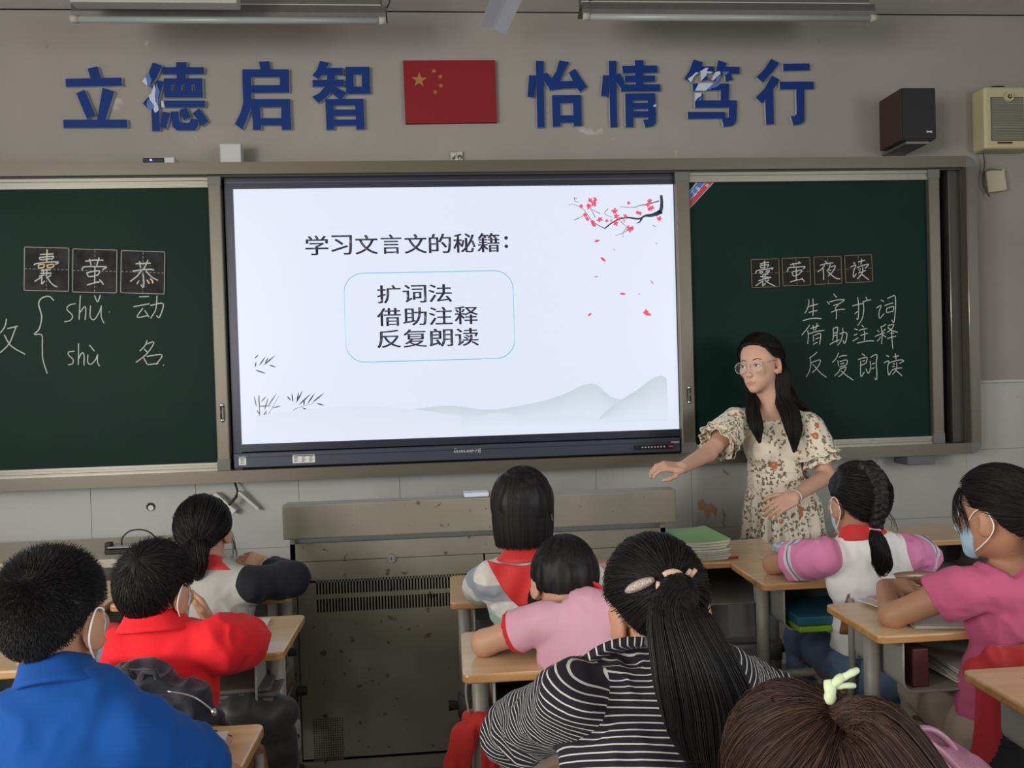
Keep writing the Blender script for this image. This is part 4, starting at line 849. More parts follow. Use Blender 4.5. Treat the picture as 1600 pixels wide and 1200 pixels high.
star(655, 125, .037, .05); star(678, 111, .013, .4); star(688, 120, .013, .1); star(689, 134, .013, 0); star(680, 144, .013, .5)

# ------------------------------------------------------------------ wall fittings
BLK = mat('speaker_grille_black', (.004, .004, .006), .6, bump=.2, bscale=500); MAH = mat('speaker_side_brown', (.040, .018, .016), .45); GREYM = mat('grey_plastic', (.25, .24, .22), .5)
c = at(1428, 185, 3.52); sp = thing('speaker', 'black bookshelf speaker with dark red-brown sides above the chalkboard', 'speaker', (c.x, 3.6, 2.45))
z0_, z1_ = at(1430, 218, 3.51).z, at(1430, 137, 3.51).z; xa, xb = at(1409, 180, 3.51).x, at(1462, 180, 3.51).x
boxo('cabinet', (xa, 3.515, z0_), (xb, 3.70, z1_), MAH, sp, .003); boxo('grille', (xa+.002, 3.505, z0_+.003), (xb-.002, 3.516, z1_-.003), BLK, sp, .003)
bm = bmesh.new(); lg = (xb-.036, z0_+.033)
prism(bm, [(lg[0]-.014, lg[1]+.006), (lg[0]-.005, lg[1]+.0025), (lg[0]+.005, lg[1]+.0025), (lg[0]+.014, lg[1]+.006), (lg[0]+.010, lg[1]), (lg[0]+.014, lg[1]-.006), (lg[0]+.005, lg[1]-.0025), (lg[0]-.005, lg[1]-.0025), (lg[0]-.014, lg[1]-.006), (lg[0]-.010, lg[1])], 3.502, 3.5055); bm_link('badge', bm, LOGO, sp)
br = boxo('wall_bracket', (xa+.03, 3.53, z0_-.014), (xb-.02, 3.74, z0_-.001), mat('bracket_steel', (.18, .18, .17), .4, .5), sp, .003)
cc_ = at(1421, 226, 3.6); tubeo('cable', catmull([(cc_.x, 3.6, z0_-.005), (cc_.x+.004, 3.66, z0_-.05), (cc_.x-.002, 3.70, z0_-.09), (cc_.x, 3.70, 2.402)], 4), .002, mat('cable_dark', (.04, .04, .04), .6), sp, 6)
# cream PA horn box
CREAM = mat('cream_plastic', (.42, .385, .22), .45); 
x0_, x1_ = at(1534, 180, 3.66).x, at(1612, 180, 3.66).x; z0_, z1_ = at(1560, 234, 3.66).z, at(1560, 137, 3.66).z
pa = thing('wall_loudspeaker', 'cream plastic loudspeaker box with a round emblem on the wall right of the black speaker', 'speaker', ((x0_+x1_)/2, 3.7, z0_))
boxo('housing', (x0_, 3.64, z0_), (x1_, 3.74, z1_), CREAM, pa, .014, 3)
gx0, gx1 = at(1549, 180, 3.64).x, at(1598, 180, 3.64).x; gz0, gz1 = at(1570, 219, 3.64).z, at(1570, 153, 3.64).z
bm = bmesh.new()
for k in range(26):
    zk = gz0+(gz1-gz0)*(k+.5)/26
    box(bm, (gx0, 3.635, zk-.0024), (gx1, 3.64, zk+.0024))
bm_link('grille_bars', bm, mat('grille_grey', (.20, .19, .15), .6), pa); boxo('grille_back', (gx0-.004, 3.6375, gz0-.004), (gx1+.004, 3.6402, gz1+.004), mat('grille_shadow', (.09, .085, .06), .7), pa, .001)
ec = at(1577, 151, 3.63); bm = bmesh.new(); bmesh.ops.create_cone(bm, cap_ends=True, segments=28, radius1=.024, radius2=.022, depth=.012, matrix=Matrix.Translation((ec.x, 3.632, ec.z)) @ Matrix.Rotation(math.pi/2, 4, 'X')); bm_link('emblem_disc', bm, CREAM, pa, False)
bm = bmesh.new(); bmesh.ops.create_cone(bm, cap_ends=True, segments=20, radius1=.0105, radius2=.0105, depth=.003, matrix=Matrix.Translation((ec.x, 3.6255, ec.z)) @ Matrix.Rotation(math.pi/2, 4, 'X')); bm_link('emblem_ring', bm, mat('emblem_black', (.01, .01, .01), .4), pa)
bm = bmesh.new(); prism(bm, [(ec.x, ec.z+.009), (ec.x+.0045, ec.z-.001), (ec.x+.008, ec.z-.0055), (ec.x, ec.z-.003), (ec.x-.008, ec.z-.0055), (ec.x-.0045, ec.z-.001)], 3.6225, 3.6242); bm_link('emblem_mark', bm, CREAM, pa)
sl = at(1570, 222.5, 3.64); boxo('slot', (sl.x-.037, 3.6375, sl.z-.006), (sl.x+.037, 3.6402, sl.z+.002), BLK, pa)
hp_ = at(1558, 135, 3.69); tubeo('carry_handle', catmull([(hp_.x-.045, 3.69, z1_-.002), (hp_.x-.03, 3.69, z1_+.013), (hp_.x+.03, 3.69, z1_+.015), (hp_.x+.045, 3.69, z1_-.002)], 5), .004, BLK, pa, 8)
lc = at(1534, 236, 3.72); le = at(1537, 262, 3.72); cabm = mat('cable_brown', (.07, .055, .035), .7)
c1_, c2_ = at(1535, 268, YW), at(1566, 301, YW)
jb = thing('junction_box', 'small cream junction box hanging crooked under the cream loudspeaker', 'junction box', ((c1_.x+c2_.x)/2, YW, c2_.z))
boxo('cover', (c1_.x+.004, YW-.03, c2_.z), (c2_.x, YW-.016, c1_.z), mat('aged_cream', (.40, .36, .25), .6), jb, .004, rot=Matrix.Rotation(-.12, 3, 'Y')); boxo('back_box', (c1_.x+.01, YW-.016, c2_.z+.004), (c2_.x-.008, YW, c1_.z-.006), GREYM, jb)
cb = bmesh.new(); tube(cb, catmull([at(1535, 234, 3.70), at(1538, 255, 3.72), at(1535, 285, 3.72), at(1541, 298, 3.72), at(1546, 307, 3.71)], 6), .0028, 7); tube(cb, catmull([at(1537, 270, 3.71), at(1545, 264, 3.70), at(1565, 266, 3.71)], 5), .002, 6)
tag(bm_link('loudspeaker_cable', cb, cabm, None, True), 'thin dark cable hanging from the cream loudspeaker to its junction box', 'cable')
# things on top of the board frame
ps_ = thing('sensor_box', 'slim black-fronted white box with a blue light on top of the board frame', 'box', (at(246, 259, 3.65).x, 3.65, Z1B))
a, b_ = at(225, 256, 3.60), at(256, 256, 3.60)
boxo('case', (a.x-.006, 3.60, Z1B), (b_.x+.045, 3.70, Z1B+.026), mat('white_plastic', (.42, .42, .40), .4), ps_, .004)
boxo('front_panel', (a.x-.004, 3.596, Z1B+.003), (b_.x+.002, 3.602, Z1B+.023), BLK, ps_, .002)
lc = at(236, 257, 3.595); bm = bmesh.new(); bmesh.ops.create_uvsphere(bm, u_segments=10, v_segments=8, radius=.005, matrix=Matrix.Translation((lc.x, 3.595, Z1B+.013))); bm_link('indicator_light', bm, emission('led_blue', (.25, .2, 1), 3), ps_, True)
tubeo('cord', catmull([(b_.x+.04, 3.68, Z1B+.02), (b_.x+.07, 3.69, Z1B+.008), (b_.x+.085, 3.695, Z1B+.002)], 4), .0018, BLK, ps_, 6)
a, b_ = at(344.5, 243, 3.66), at(378, 243, 3.66)
rb = thing('white_box', 'plain white upright box standing on the board frame above the display corner', 'box', ((a.x+b_.x)/2, 3.68, Z1B))
boxo('body', (a.x, 3.645, Z1B), (b_.x, 3.70, Z1B+.096), mat('white_plastic', (.42, .42, .40), .4), rb, .004); boxo('seam', (a.x+.001, 3.6445, Z1B+.004), (a.x+.004, 3.646, Z1B+.092), GREYM, rb)
a, b_ = at(704, 247, YW), at(723, 247, YW)
so = thing('wall_socket', 'small dirty wall socket just above the board frame over the display', 'socket', ((a.x+b_.x)/2, YW, 2.41))
boxo('plate', (a.x, YW-.014, at(713, 255, YW).z), (b_.x, YW, at(713, 238, YW).z), mat('socket_grime', (.42, .40, .36), .6, var=.5, vscale=70, spots=(60, .55, (.06, .06, .05))), so, .003)
for dx in (-.008, .008): boxo('slot', ((a.x+b_.x)/2+dx-.002, YW-.0155, at(713, 249, YW).z), ((a.x+b_.x)/2+dx+.002, YW-.0139, at(713, 244, YW).z), BLK, so)
# loose sockets and cable under the board, left
CBW = mat('socket_white', (.55, .54, .50), .5)
def ori_box(name, p0, p1, w_, t_, mt, par, bev=.003):
    """thin box running from p0 to p1"""
    d = Vector(p1)-Vector(p0); rot = Vector((1, 0, 0)).rotation_difference(d.normalized()).to_matrix(); c = (Vector(p0)+Vector(p1))/2
    bm = bmesh.new(); box(bm, c-Vector((d.length/2, t_/2, w_/2)), c+Vector((d.length/2, t_/2, w_/2)), rot, c); bevel(bm, bev, 2); return bm_link(name, bm, mt, par)
s1 = thing('loose_socket', 'white socket strip tilted down-right on the wall below the board, left of its cable', 'socket', tuple(at(350, 790, 3.7)), 'loose white sockets under the board')
ori_box('strip', at(336, 772, 3.70), at(368, 800, 3.70), .026, .04, CBW, s1)
s2 = thing('loose_socket', 'longer white socket strip hanging open on the wall right of the black plug', 'socket', tuple(at(390, 785, 3.7)), 'loose white sockets under the board')
ori_box('strip', at(373, 768, 3.69), at(404, 795, 3.71), .013, .035, CBW, s2)
pg = thing('black_plug', 'black plug and cable between the two loose white sockets', 'plug', tuple(at(362, 783, 3.68)))
ori_box('plug_body', at(358, 789, 3.67), at(370, 775, 3.67), .012, .02, BLK, pg); bm = bmesh.new(); tube(bm, catmull([at(366, 752, 3.71), at(369, 760, 3.69), at(371, 769, 3.68), at(368, 777, 3.67)], 5), .0045, 8); bm_link('cable', bm, BLK, pg, True)
wh = thing('wall_hole', 'round dark cable hole with a white plug in the tiles left of the braided girl', 'hole', tuple(at(235, 792, YW)))
hc = at(235, 792, YW-.016); bm = bmesh.new(); bmesh.ops.create_cone(bm, cap_ends=True, segments=20, radius1=.019, radius2=.018, depth=.003, matrix=Matrix.Translation(hc) @ Matrix.Rotation(math.pi/2, 4, 'X')); bm_link('hole_rim', bm, BLK, wh)
bm = bmesh.new(); bmesh.ops.create_cone(bm, cap_ends=True, segments=20, radius1=.0135, radius2=.012, depth=.006, matrix=Matrix.Translation(hc+Vector((.003, -.002, -.004))) @ Matrix.Rotation(math.pi/2, 4, 'X')); bm_link('white_plug', bm, CBW, wh)
# torn tape marks on the tiles
for i, (pts, col) in enumerate((([(1090, 785), (1098, 780), (1104, 790), (1112, 787), (1119, 795), (1118, 808), (1110, 797), (1106, 810), (1100, 797), (1091, 796)], (.36, .20, .12)), ([(1128, 794), (1133, 805), (1130, 815), (1133, 824), (1129, 818), (1131, 806)], (.20, .17, .13)), ([(1129, 733), (1137, 740), (1137, 743), (1130, 738)], (.25, .22, .18)))):
    bm = bmesh.new(); prism(bm, [(at(x, y, YW-.014).x, at(x, y, YW-.014).z) for x, y in pts], YW-.0152, YW-.0138); o = bm_link('tape_scrap', bm, mat('scrap%d' % i, col, .8)); 
    tag(o, ('torn brown paper scrap stuck to the tiles under the teacher\'s outstretched arm', 'thin dark peeled streak on the tiles beside the brown paper scrap', 'small grey flake mark on the tiles just under the teacher\'s forearm')[i], 'scrap')

# ------------------------------------------------------------------ ceiling lights, fan, conduit
LAMPG = mat('lamp_reflector_grey', (.085, .08, .074), .5, .2, var=.1, vscale=30); TUBE = mat('lamp_tube_off', (.27, .29, .27), .3); LAMPE = mat('lamp_end_dirty', (.33, .31, .27), .7)
def fixture(pxa, pxb, pyc, Y, label):
    a, b_ = at(pxa, pyc, Y), at(pxb, pyc, Y); z = (a.z+b_.z)/2
    t = thing('fluorescent_light', label, 'ceiling light', ((a.x+b_.x)/2, Y, z), 'unlit fluorescent lights in front of the slogan')
    bm = bmesh.new(); prof = [(-.030, .012), (-.034, .030), (-.026, .062), (.04, .066), (.085, .045), (.09, .042), (.045, .060), (-.020, .056), (-.028, .030), (-.024, .012)]
    for s_ in range(2):
        pass
    A_ = [bm.verts.new((a.x, Y+y, z+zz_)) for y, zz_ in prof]; B_ = [bm.verts.new((b_.x, Y+y, z+zz_)) for y, zz_ in prof]; n = len(prof)
    for i in range(n): bm.faces.new((A_[i], A_[(i+1) % n], B_[(i+1) % n], B_[i]))
    bm.faces.new(A_); bm.faces.new(list(reversed(B_))); bm_link('reflector', bm, LAMPG, t)
    boxo('spine', (a.x+.0, Y-.020, z+.068), (b_.x-.02, Y+.05, z+.120), LAMPG, t, .003); boxo('spine_edge', (a.x, Y-.023, z+.064), (b_.x-.02, Y-.0, z+.069), LAMPE, t, .001)
    tubeo('tube', [(a.x+.03, Y-.035, z-.004), (b_.x-.03, Y-.035, z-.004)], .0135, TUBE, t, 14)
    for xx in (a.x, b_.x-.03): tubeo('lamp_holder', [(xx+.002, Y-.035, z-.003), (xx+.03, Y-.035, z-.003)], .0155, LAMPE, t, 12)
    for xx in (a.x+.25, b_.x-.25): tubeo('hanger', [(xx, Y+.02, z+.119), (xx, Y+.02, ZC-.002)], .004, GREYM, t, 6)
    cw = bmesh.new(); e = b_ if pxa < 500 else a
    tube(cw, catmull([(e.x+(.004 if pxa < 500 else .02), Y-.01, z+.06), (e.x+(.016 if pxa < 500 else .05), Y-.03, z+.075), (e.x+(.014 if pxa < 500 else .11), Y-.02, z+.092), (e.x+(-.002 if pxa < 500 else .03), Y-.01, z+.105)], 5), .003, 6); bm_link('wire', cw, BLK, t, True)
fixture(117, 604, 36, 3.35, 'long grey unlit fluorescent light on the left, over the first slogan characters')
fixture(908, 1362, 32, 3.35, 'long grey unlit fluorescent light on the right, over the last slogan characters')
a, b_ = at(118, 4, 3.2), at(375, 4, 3.2)
tag(boxo('cable_duct', (a.x, 3.15, a.z-.02), (b_.x, 3.21, a.z+.035), mat('duct_white', (.32, .30, .28), .6, var=.06), None, .003), 'pale rectangular cable duct above the left fluorescent light', 'duct')
for xx in (a.x+.5, b_.x-.1): pass
# ceiling fan, mostly outside the frame
fn = thing('ceiling_fan', 'pale metal ceiling fan, one blade tip reaching into view beside the left light', 'fan', (at(800, 0, 2.1).x, 1.7, ZC))
_t = at(770, 46, 2.35); _q = atz(791, 0, _t.z); fanc = _t+(_q-_t).normalized()*.68; FANM = mat('fan_metal', (.28, .275, .285), .4, .3)
tip = at(770, 46, 2.35)
tubeo('down_rod', [(fanc.x, fanc.y, ZC-.002), (fanc.x, fanc.y, fanc.z+.04)], .012, FANM, fn, 10)
bm = bmesh.new(); bmesh.ops.create_cone(bm, cap_ends=True, segments=28, radius1=.10, radius2=.07, depth=.10, matrix=Matrix.Translation(fanc+Vector((0, 0, -.0)))); bevel(bm, .006, 2); bm_link('motor', bm, FANM, fn)
fz = at(771, 46, 2.35).z; fanc.z = fz+.0
for k in range(3):
    d = Vector((tip.x-fanc.x, tip.y-fanc.y, 0)).normalized(); d = Matrix.Rotation(k*2*math.pi/3, 3, 'Z') @ d; L_ = (Vector((tip.x, tip.y, 0))-Vector((fanc.x, fanc.y, 0))).length
    n = Vector((-d.y, d.x, 0)); bm = bmesh.new(); rows = []
    for j in range(9):
        t_ = j/8; wd = .040+.006*t_; c_ = Vector((fanc.x, fanc.y, fz))+d*(.14+(L_-.14)*t_)
        rows.append([bm.verts.new(c_+n*wd*s_+Vector((0, 0, s_*.012+(.006 if abs(s_) < .2 else 0)))) for s_ in (-.85, -.1, 0, .1, .85)])
    for A_, B_ in zip(rows, rows[1:]):
        for q_ in range(4): bm.faces.new((A_[q_], A_[q_+1], B_[q_+1], B_[q_]))
    bmesh.ops.recalc_face_normals(bm, faces=bm.faces); bmesh.ops.solidify(bm, geom=list(bm.faces), thickness=.004)
    bm_link('blade', bm, FANM, fn)

for i, (pts, lb) in enumerate((([(70, 68), (75, 67), (76, 74), (72, 77), (69, 73)], 'small grey chip in the plaster above the leftmost blue character'), ([(646, 65), (652, 64), (652, 72), (650, 73), (649, 69), (646, 72)], 'small brown plaster stain above the left corner of the red flag'), ([(1275, 59), (1282, 61), (1281, 70), (1277, 67)], 'small grey plaster chip above the rightmost blue character'))):
    bm = bmesh.new(); prism(bm, [(at(x, y, YW).x, at(x, y, YW).z) for x, y in pts], YW-.0008, YW+.001); tag(bm_link('wall_chip', bm, mat('chip_grey', (.24, .22, .19), .9)), lb, 'mark')
hk_ = at(1503, 12, YW); tag(tubeo('wall_hook', [(hk_.x, YW, hk_.z+.006), (hk_.x, YW-.02, hk_.z+.004), (hk_.x+.004, YW-.022, hk_.z-.008)], .004, LAMPE, None, 8), 'tiny pale wall hook near the top right of the wall', 'hook')

# ------------------------------------------------------------------ steel lectern cabinet
STEEL = mat('cabinet_beige_steel', (.225, .21, .16), .5, .1, var=.12, vscale=5, bump=.05, bscale=30, spots=(26, .66, (.085, .065, .04)))
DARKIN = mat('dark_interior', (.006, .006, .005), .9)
CYF = 2.95
lc = thing('lectern_cabinet', 'wide beige steel multimedia cabinet with vents and a lock, scratched and worn', 'cabinet', (at(750, 1000, CYF).x, 3.2, 0))
cxa, cxb = at(458, 1000, CYF).x, at(1044, 1000, CYF).x; zt_ = at(600, 838, CYF).z
topz = at(445, 790, CYF-.03).z; 
ha, hb = at(441, 815, CYF-.03).x, at(1057, 790, CYF-.03).x
bm = bmesh.new(); box(bm, (ha, CYF-.03, topz-.125), (hb, CYF+.05, topz)); bevel(bm, .006, 2); bm_link('lid', bm, STEEL, lc)
bz = topz-.127
WC = .018
bm = bmesh.new()   # carcass: sides, back, bottom, face frame
box(bm, (cxa, CYF, 0), (cxa+WC, 3.56, bz)); box(bm, (cxb-WC, CYF, 0), (cxb, 3.56, bz)); box(bm, (cxa, 3.54, 0), (cxb, 3.56, bz)); box(bm, (cxa, CYF, 0), (cxb, 3.56, .045))
box(bm, (cxa, CYF, bz-.085), (cxb, 3.56, bz-.02)); bm_link('carcass', bm, STEEL, lc)
zf1 = bz-.088; zf0 = at(600, 905, CYF).z; zd0 = .05; xm = at(757, 880, CYF).x; xd = at(700+57, 1000, CYF).x
fa_ = cxa+WC+.004
flap = boxo('keyboard_flap', (fa_, CYF+.002, zf0+.003), (xm-.003, CYF+.02, zf1), STEEL, lc, .002)
boxo('side_flap', (xm+.003, CYF+.002, zf0+.003), (cxb-WC-.004, CYF+.02, zf1), STEEL, lc, .002)
kc = at(612, 872, CYF); bm = bmesh.new()
bmesh.ops.create_cone(bm, cap_ends=True, segments=24, radius1=.018, radius2=.015, depth=.008, matrix=Matrix.Translation((kc.x, CYF-.002, kc.z)) @ Matrix.Rotation(math.pi/2, 4, 'X')); 
bmesh.ops.create_cone(bm, cap_ends=True, segments=20, radius1=.010, radius2=.009, depth=.010, matrix=Matrix.Translation((kc.x, CYF-.006, kc.z)) @ Matrix.Rotation(math.pi/2, 4, 'X'))
bm_link('lock', bm, mat('lock_chrome', (.5, .5, .5), .2, .95), flap, False, 'round chrome lock'); boxo('keyhole', (kc.x-.0015, CYF-.0125, kc.z-.005), (kc.x+.0015, CYF-.0105, kc.z+.005), BLK, flap)
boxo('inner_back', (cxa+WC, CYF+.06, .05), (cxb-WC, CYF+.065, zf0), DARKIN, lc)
# front door with two rows of slots and a punched grid, built as strips around the holes
def plate_with_holes(x0, x1, z0, z1, holes, y0, y1):
    xs = sorted({x0, x1, *[h[0] for h in holes], *[h[1] for h in holes]}); rows = sorted({(h[2], h[3]) for h in holes}); bm = bmesh.new(); z = z0
    for za, zb_ in rows:
        box(bm, (x0, y0, z), (x1, y1, za)); hs = sorted(h for h in holes if (h[2], h[3]) == (za, zb_)); x = x0
        for h in hs:
            if h[0] > x: box(bm, (x, y0, za), (h[0], y1, zb_))
            x = h[1]
        box(bm, (x, y0, za), (x1, y1, zb_)); z = zb_
    box(bm, (x0, y0, z), (x1, y1, z1)); return bm
dxa, dxb = fa_, cxb-WC-.004; holes = []
hx0 = at(494, 918, CYF).x; px_ = 4.72*CYF/FPX
za1, za0 = at(590, 903, CYF).z, at(590, 925, CYF).z; zb1, zb0 = at(590, 932, CYF).z, at(590, 953, CYF).z
n_sl = 72
for k in range(n_sl):
    a = hx0+k*px_
    if a+px_ < dxb-.1: holes += [(a, a+px_*.55, za0, za1), (a, a+px_*.55, zb0, zb1)]
ga, gb_ = at(490, 1150, CYF).x, at(538, 1150, CYF).x; gz0_, gz1_ = at(515, 1188, CYF).z, at(515, 1121, CYF).z
for i in range(18):
    for j in range(13):
        xx = ga+(gb_-ga)*j/13; zz_ = gz0_+(gz1_-gz0_)*i/18; holes.append((xx, xx+(gb_-ga)/13*.55, zz_, zz_+(gz1_-gz0_)/18*.55))
bm = plate_with_holes(dxa, dxb, .055, zf0-.002, holes, CYF+.002, CYF+.006)
bm_link('front_door', bm, STEEL, lc)
tubeo('hinge', [(fa_-.004, CYF-.003, zf0-.006), (fa_-.004, CYF-.003, zf0+.012)], .005, mat('hinge_dark', (.05, .045, .035), .5, .5), lc, 8)
# paper cup / cloth lying on the lid
nz = topz; a = at(725, 775, 2.96)
pp = tag(ori_box('folded_paper', (a.x, 2.955, nz+.009), (a.x+.09, 2.96, nz+.009), .016, .06, mat('paper_blue_white', (.52, .58, .68), .7), None, .003), 'small white and pale blue folded paper on the cabinet lid', 'paper')
rp_ = tag(ori_box('red_packet', (a.x+.092, 2.955, nz+.008), (a.x+.16, 2.96, nz+.008), .014, .055, mat('packet_red', (.5, .08, .08), .5), None, .003), 'small red and white packet on the cabinet lid beside the folded paper', 'packet')

# ------------------------------------------------------------------ side table at the far left
TBT = mat('table_beige', (.42, .38, .30), .5); TBB = mat('table_brown_panel', (.075, .055, .040), .6, var=.1)
ta = thing('side_table', 'beige-topped low table with a dark brown front against the left tiles', 'table', (-1.6, 3.45, 0))
tz = at(100, 877, 3.25).z; xr_ = at(215, 880, 3.25).x
boxo('table_top', (XL+.6, 3.25, tz-.035), (xr_, 3.70, tz), TBT, ta, .004); boxo('front_panel', (XL+.63, 3.27, .08), (xr_-.03, 3.29, tz-.036), TBB, ta, .003); boxo('side_panel', (xr_-.05, 3.29, 0), (xr_-.03, 3.68, tz-.036), TBB, ta, .003); boxo('side_panel', (XL+.63, 3.29, 0), (XL+.65, 3.68, tz-.036), TBB, ta, .003)
dv = thing('black_device', 'black flat device with a looped cable on the beige side table', 'device', tuple(at(190, 873, 3.36)))
a = at(168, 873, 3.36); 
boxo('body', (a.x, 3.33, tz+.001), (a.x+.16, 3.42, tz+.02), BLK, dv, .004); boxo('tray', (a.x+.01, 3.335, tz+.024), (a.x+.16, 3.42, tz+.030), mat('device_grey', (.25, .25, .26), .4), dv, .002); boxo('knob', (a.x-.008, 3.35, tz+.001), (a.x+.02, 3.38, tz+.045), BLK, dv, .006)
tubeo('cable', catmull([(a.x+.05, 3.38, tz+.03), (a.x+.055, 3.38, tz+.06), (a.x+.09, 3.39, tz+.085), (a.x+.15, 3.40, tz+.075), (a.x+.2, 3.42, tz+.01)], 6), .003, BLK, dv, 7)

# ------------------------------------------------------------------ desks and chairs
def wood_mat(name, c, c2, edge=False):
    m = bpy.data.materials.new(name); m.use_nodes = True; N, L = nt(m); b = N['Principled BSDF']
    tc = N.new('ShaderNodeTexCoord'); mp = N.new('ShaderNodeMapping'); mp.inputs['Scale'].default_value = (1.2, 14, 14); L.new(tc.outputs['Object'], mp.inputs[0])
    n = N.new('ShaderNodeTexNoise'); n.inputs['Scale'].default_value = 3.2; n.inputs['Detail'].default_value = 7; n.inputs['Distortion'].default_value = .6; L.new(mp.outputs[0], n.inputs['Vector'])
    n2 = N.new('ShaderNodeTexNoise'); n2.inputs['Scale'].default_value = 22; n2.inputs['Detail'].default_value = 3; L.new(tc.outputs['Object'], n2.inputs['Vector'])
    r = N.new('ShaderNodeMapRange'); r.inputs[1].default_value = .35; r.inputs[2].default_value = .65; L.new(n.outputs[0], r.inputs[0]); col = mixc(N, L, r.outputs[0], c, c2)
    r2 = N.new('ShaderNodeMapRange'); r2.inputs[1].default_value = .70; r2.inputs[2].default_value = .76; L.new(n2.outputs[0], r2.inputs[0]); col = mixc(N, L, r2.outputs[0], col, (c[0]*.5, c[1]*.42, c[2]*.35))
    L.new(col, b.inputs['Base Color']); b.inputs['Roughness'].default_value = .33; b.inputs['Coat Weight'].default_value = .35; b.inputs['Coat Roughness'].default_value = .12
    bp = N.new('ShaderNodeBump'); bp.inputs['Strength'].default_value = .08; bp.inputs['Distance'].default_value = .002; L.new(n.outputs[0], bp.inputs['Height']); L.new(bp.outputs[0], b.inputs['Normal']); MATS[name] = m; return m
WOOD = wood_mat('desk_wood', (.60, .405, .22), (.68, .485, .29)); EDGE = wood_mat('desk_edge_varnish', (.42, .20, .065), (.54, .30, .12)); CHW = wood_mat('chair_wood', (.20, .085, .035), (.27, .13, .055))
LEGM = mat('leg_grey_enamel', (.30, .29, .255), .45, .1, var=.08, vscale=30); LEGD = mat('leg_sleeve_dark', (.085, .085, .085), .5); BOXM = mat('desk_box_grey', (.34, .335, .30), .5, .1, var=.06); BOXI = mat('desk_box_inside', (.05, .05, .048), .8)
KNOB = mat('knob_black', (.015, .015, .015), .5)
def desk(label, xl, xr, yn, yf, z=.74, grp='pupils\' wooden desks', posts=True, fold=.0, knobs=False):
    t = thing('school_desk', label, 'desk', ((xl+xr)/2, (yn+yf)/2, 0), grp)
    bm = bmesh.new(); rr_ = .020; rings = []
    for ins, dz in ((.005, 0), (.0015, -.0015), (0, -.005), (0, -.018), (.0015, -.0205), (.005, -.022)):
        r_ = rr_-ins; cs = arc(xr-rr_, yf-rr_, r_, 0, 90, 5)+arc(xl+rr_, yf-rr_, r_, 90, 180, 5)+arc(xl+rr_, yn+rr_, r_, 180, 270, 5)+arc(xr-rr_, yn+rr_, r_, 270, 360, 5)
        rings.append([bm.verts.new((x, y, z+dz)) for x, y in cs])
    for A_, B_ in zip(rings, rings[1:]):
        for i in range(len(A_)): bm.faces.new((A_[i], A_[(i+1) % len(A_)], B_[(i+1) % len(A_)], B_[i]))
    bm.faces.new(rings[0]); bm.faces.new(list(reversed(rings[-1]))); bmesh.ops.recalc_face_normals(bm, faces=bm.faces); bm.normal_update()
    me = bpy.data.meshes.new('desktop'); bm.faces.ensure_lookup_table()
    for f in bm.faces: f.material_index = 0 if f.normal.z > .9 else 1
    bm.to_mesh(me); bm.free(); link('desktop', me, [WOOD, EDGE], t)
    # steel book box, open towards the pupil
    bx0, bx1, by0, by1, bz0, bz1 = xl+.075, xr-.075, yn+.015, yf-.03, z-.155, z-.0225; th = .0025; r = .03
    prof_o = arc(bx1-r, bz0+r, r, 0, -90, 5)+arc(bx0+r, bz0+r, r, -90, -180, 5); O = [(bx1, bz1)]+prof_o+[(bx0, bz1)]
    r2 = r-th; I_ = [(bx1-th, bz1)]+arc(bx1-r, bz0+r, r2, 0, -90, 5)+arc(bx0+r, bz0+r, r2, -90, -180, 5)+[(bx0+th, bz1)]
    bm = bmesh.new(); n = len(O); a = [[bm.verts.new((x, y, zz_)) for x, zz_ in P_] for P_, y in ((O, by0), (O, by1), (I_, by0), (I_, by1))]
    for i in range(n-1):
        bm.faces.new((a[0][i], a[0][i+1], a[1][i+1], a[1][i])); bm.faces.new((a[2][i+1], a[2][i], a[3][i], a[3][i+1])); bm.faces.new((a[0][i+1], a[0][i], a[2][i], a[2][i+1])); 
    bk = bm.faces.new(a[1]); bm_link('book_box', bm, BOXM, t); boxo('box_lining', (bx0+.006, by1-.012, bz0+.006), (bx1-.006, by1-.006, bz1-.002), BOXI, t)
    tubeo('box_lip', [(x, by0, zz_) for x, zz_ in O], .0035, LEGM, t, 6)
    yl = (yn+yf)/2-.03
    for s_, xx in ((-1, xl+.045), (1, xr-.045)):
        lg = tubeo('leg', [(xx, yl, .30), (xx, yl, z-.0225)], .021, LEGM, t, 16); tubeo('leg_sleeve', [(xx, yl, .12), (xx, yl, .36)], .027, LEGM if fold else LEGD, lg, 16)
        tubeo('clamp', [(xx, yl, .33), (xx, yl, .40)], .030, LEGD, lg, 16)
        kb = bmesh.new(); bmesh.ops.create_cone(kb, cap_ends=True, segments=12, radius1=.017, radius2=.014, depth=.03, matrix=Matrix.Translation((xx+s_*.045, yl, .365)) @ Matrix.Rotation(math.pi/2, 4, 'Y')); bm_link('clamp_knob', kb, KNOB, lg)
        tubeo('foot', catmull([(xx, yn+.0, .018), (xx, yl, .035), (xx, yf+.06, .018)], 4), .017, LEGM, t, 12); tubeo('leg_stub', [(xx, yl, .03), (xx, yl, .14)], .018, LEGM, t, 12)
        if not knobs: continue
        kb = bmesh.new(); bmesh.ops.create_cone(kb, cap_ends=True, segments=12, radius1=.013, radius2=.011, depth=.026, matrix=Matrix.Translation((xx+s_*.01, yf-.035, z-.10)) @ Matrix.Rotation(math.pi/2, 4, 'Y')); bm_link('box_knob', kb, KNOB, t)
    tubeo('cross_bar', [(xl+.045, yl, .40), (xr-.045, yl, .40)], .014, LEGM, t, 12)
    hs = []; m0, m1, mz0, mz1 = xl+.08, xr-.08, .22, .37
    for i in range(4):
        for j in range(15): xx = m0+.02+j*(m1-m0-.04)/15; zz_ = mz0+.02+i*.033; hs.append((xx, xx+.008, zz_, zz_+.008))
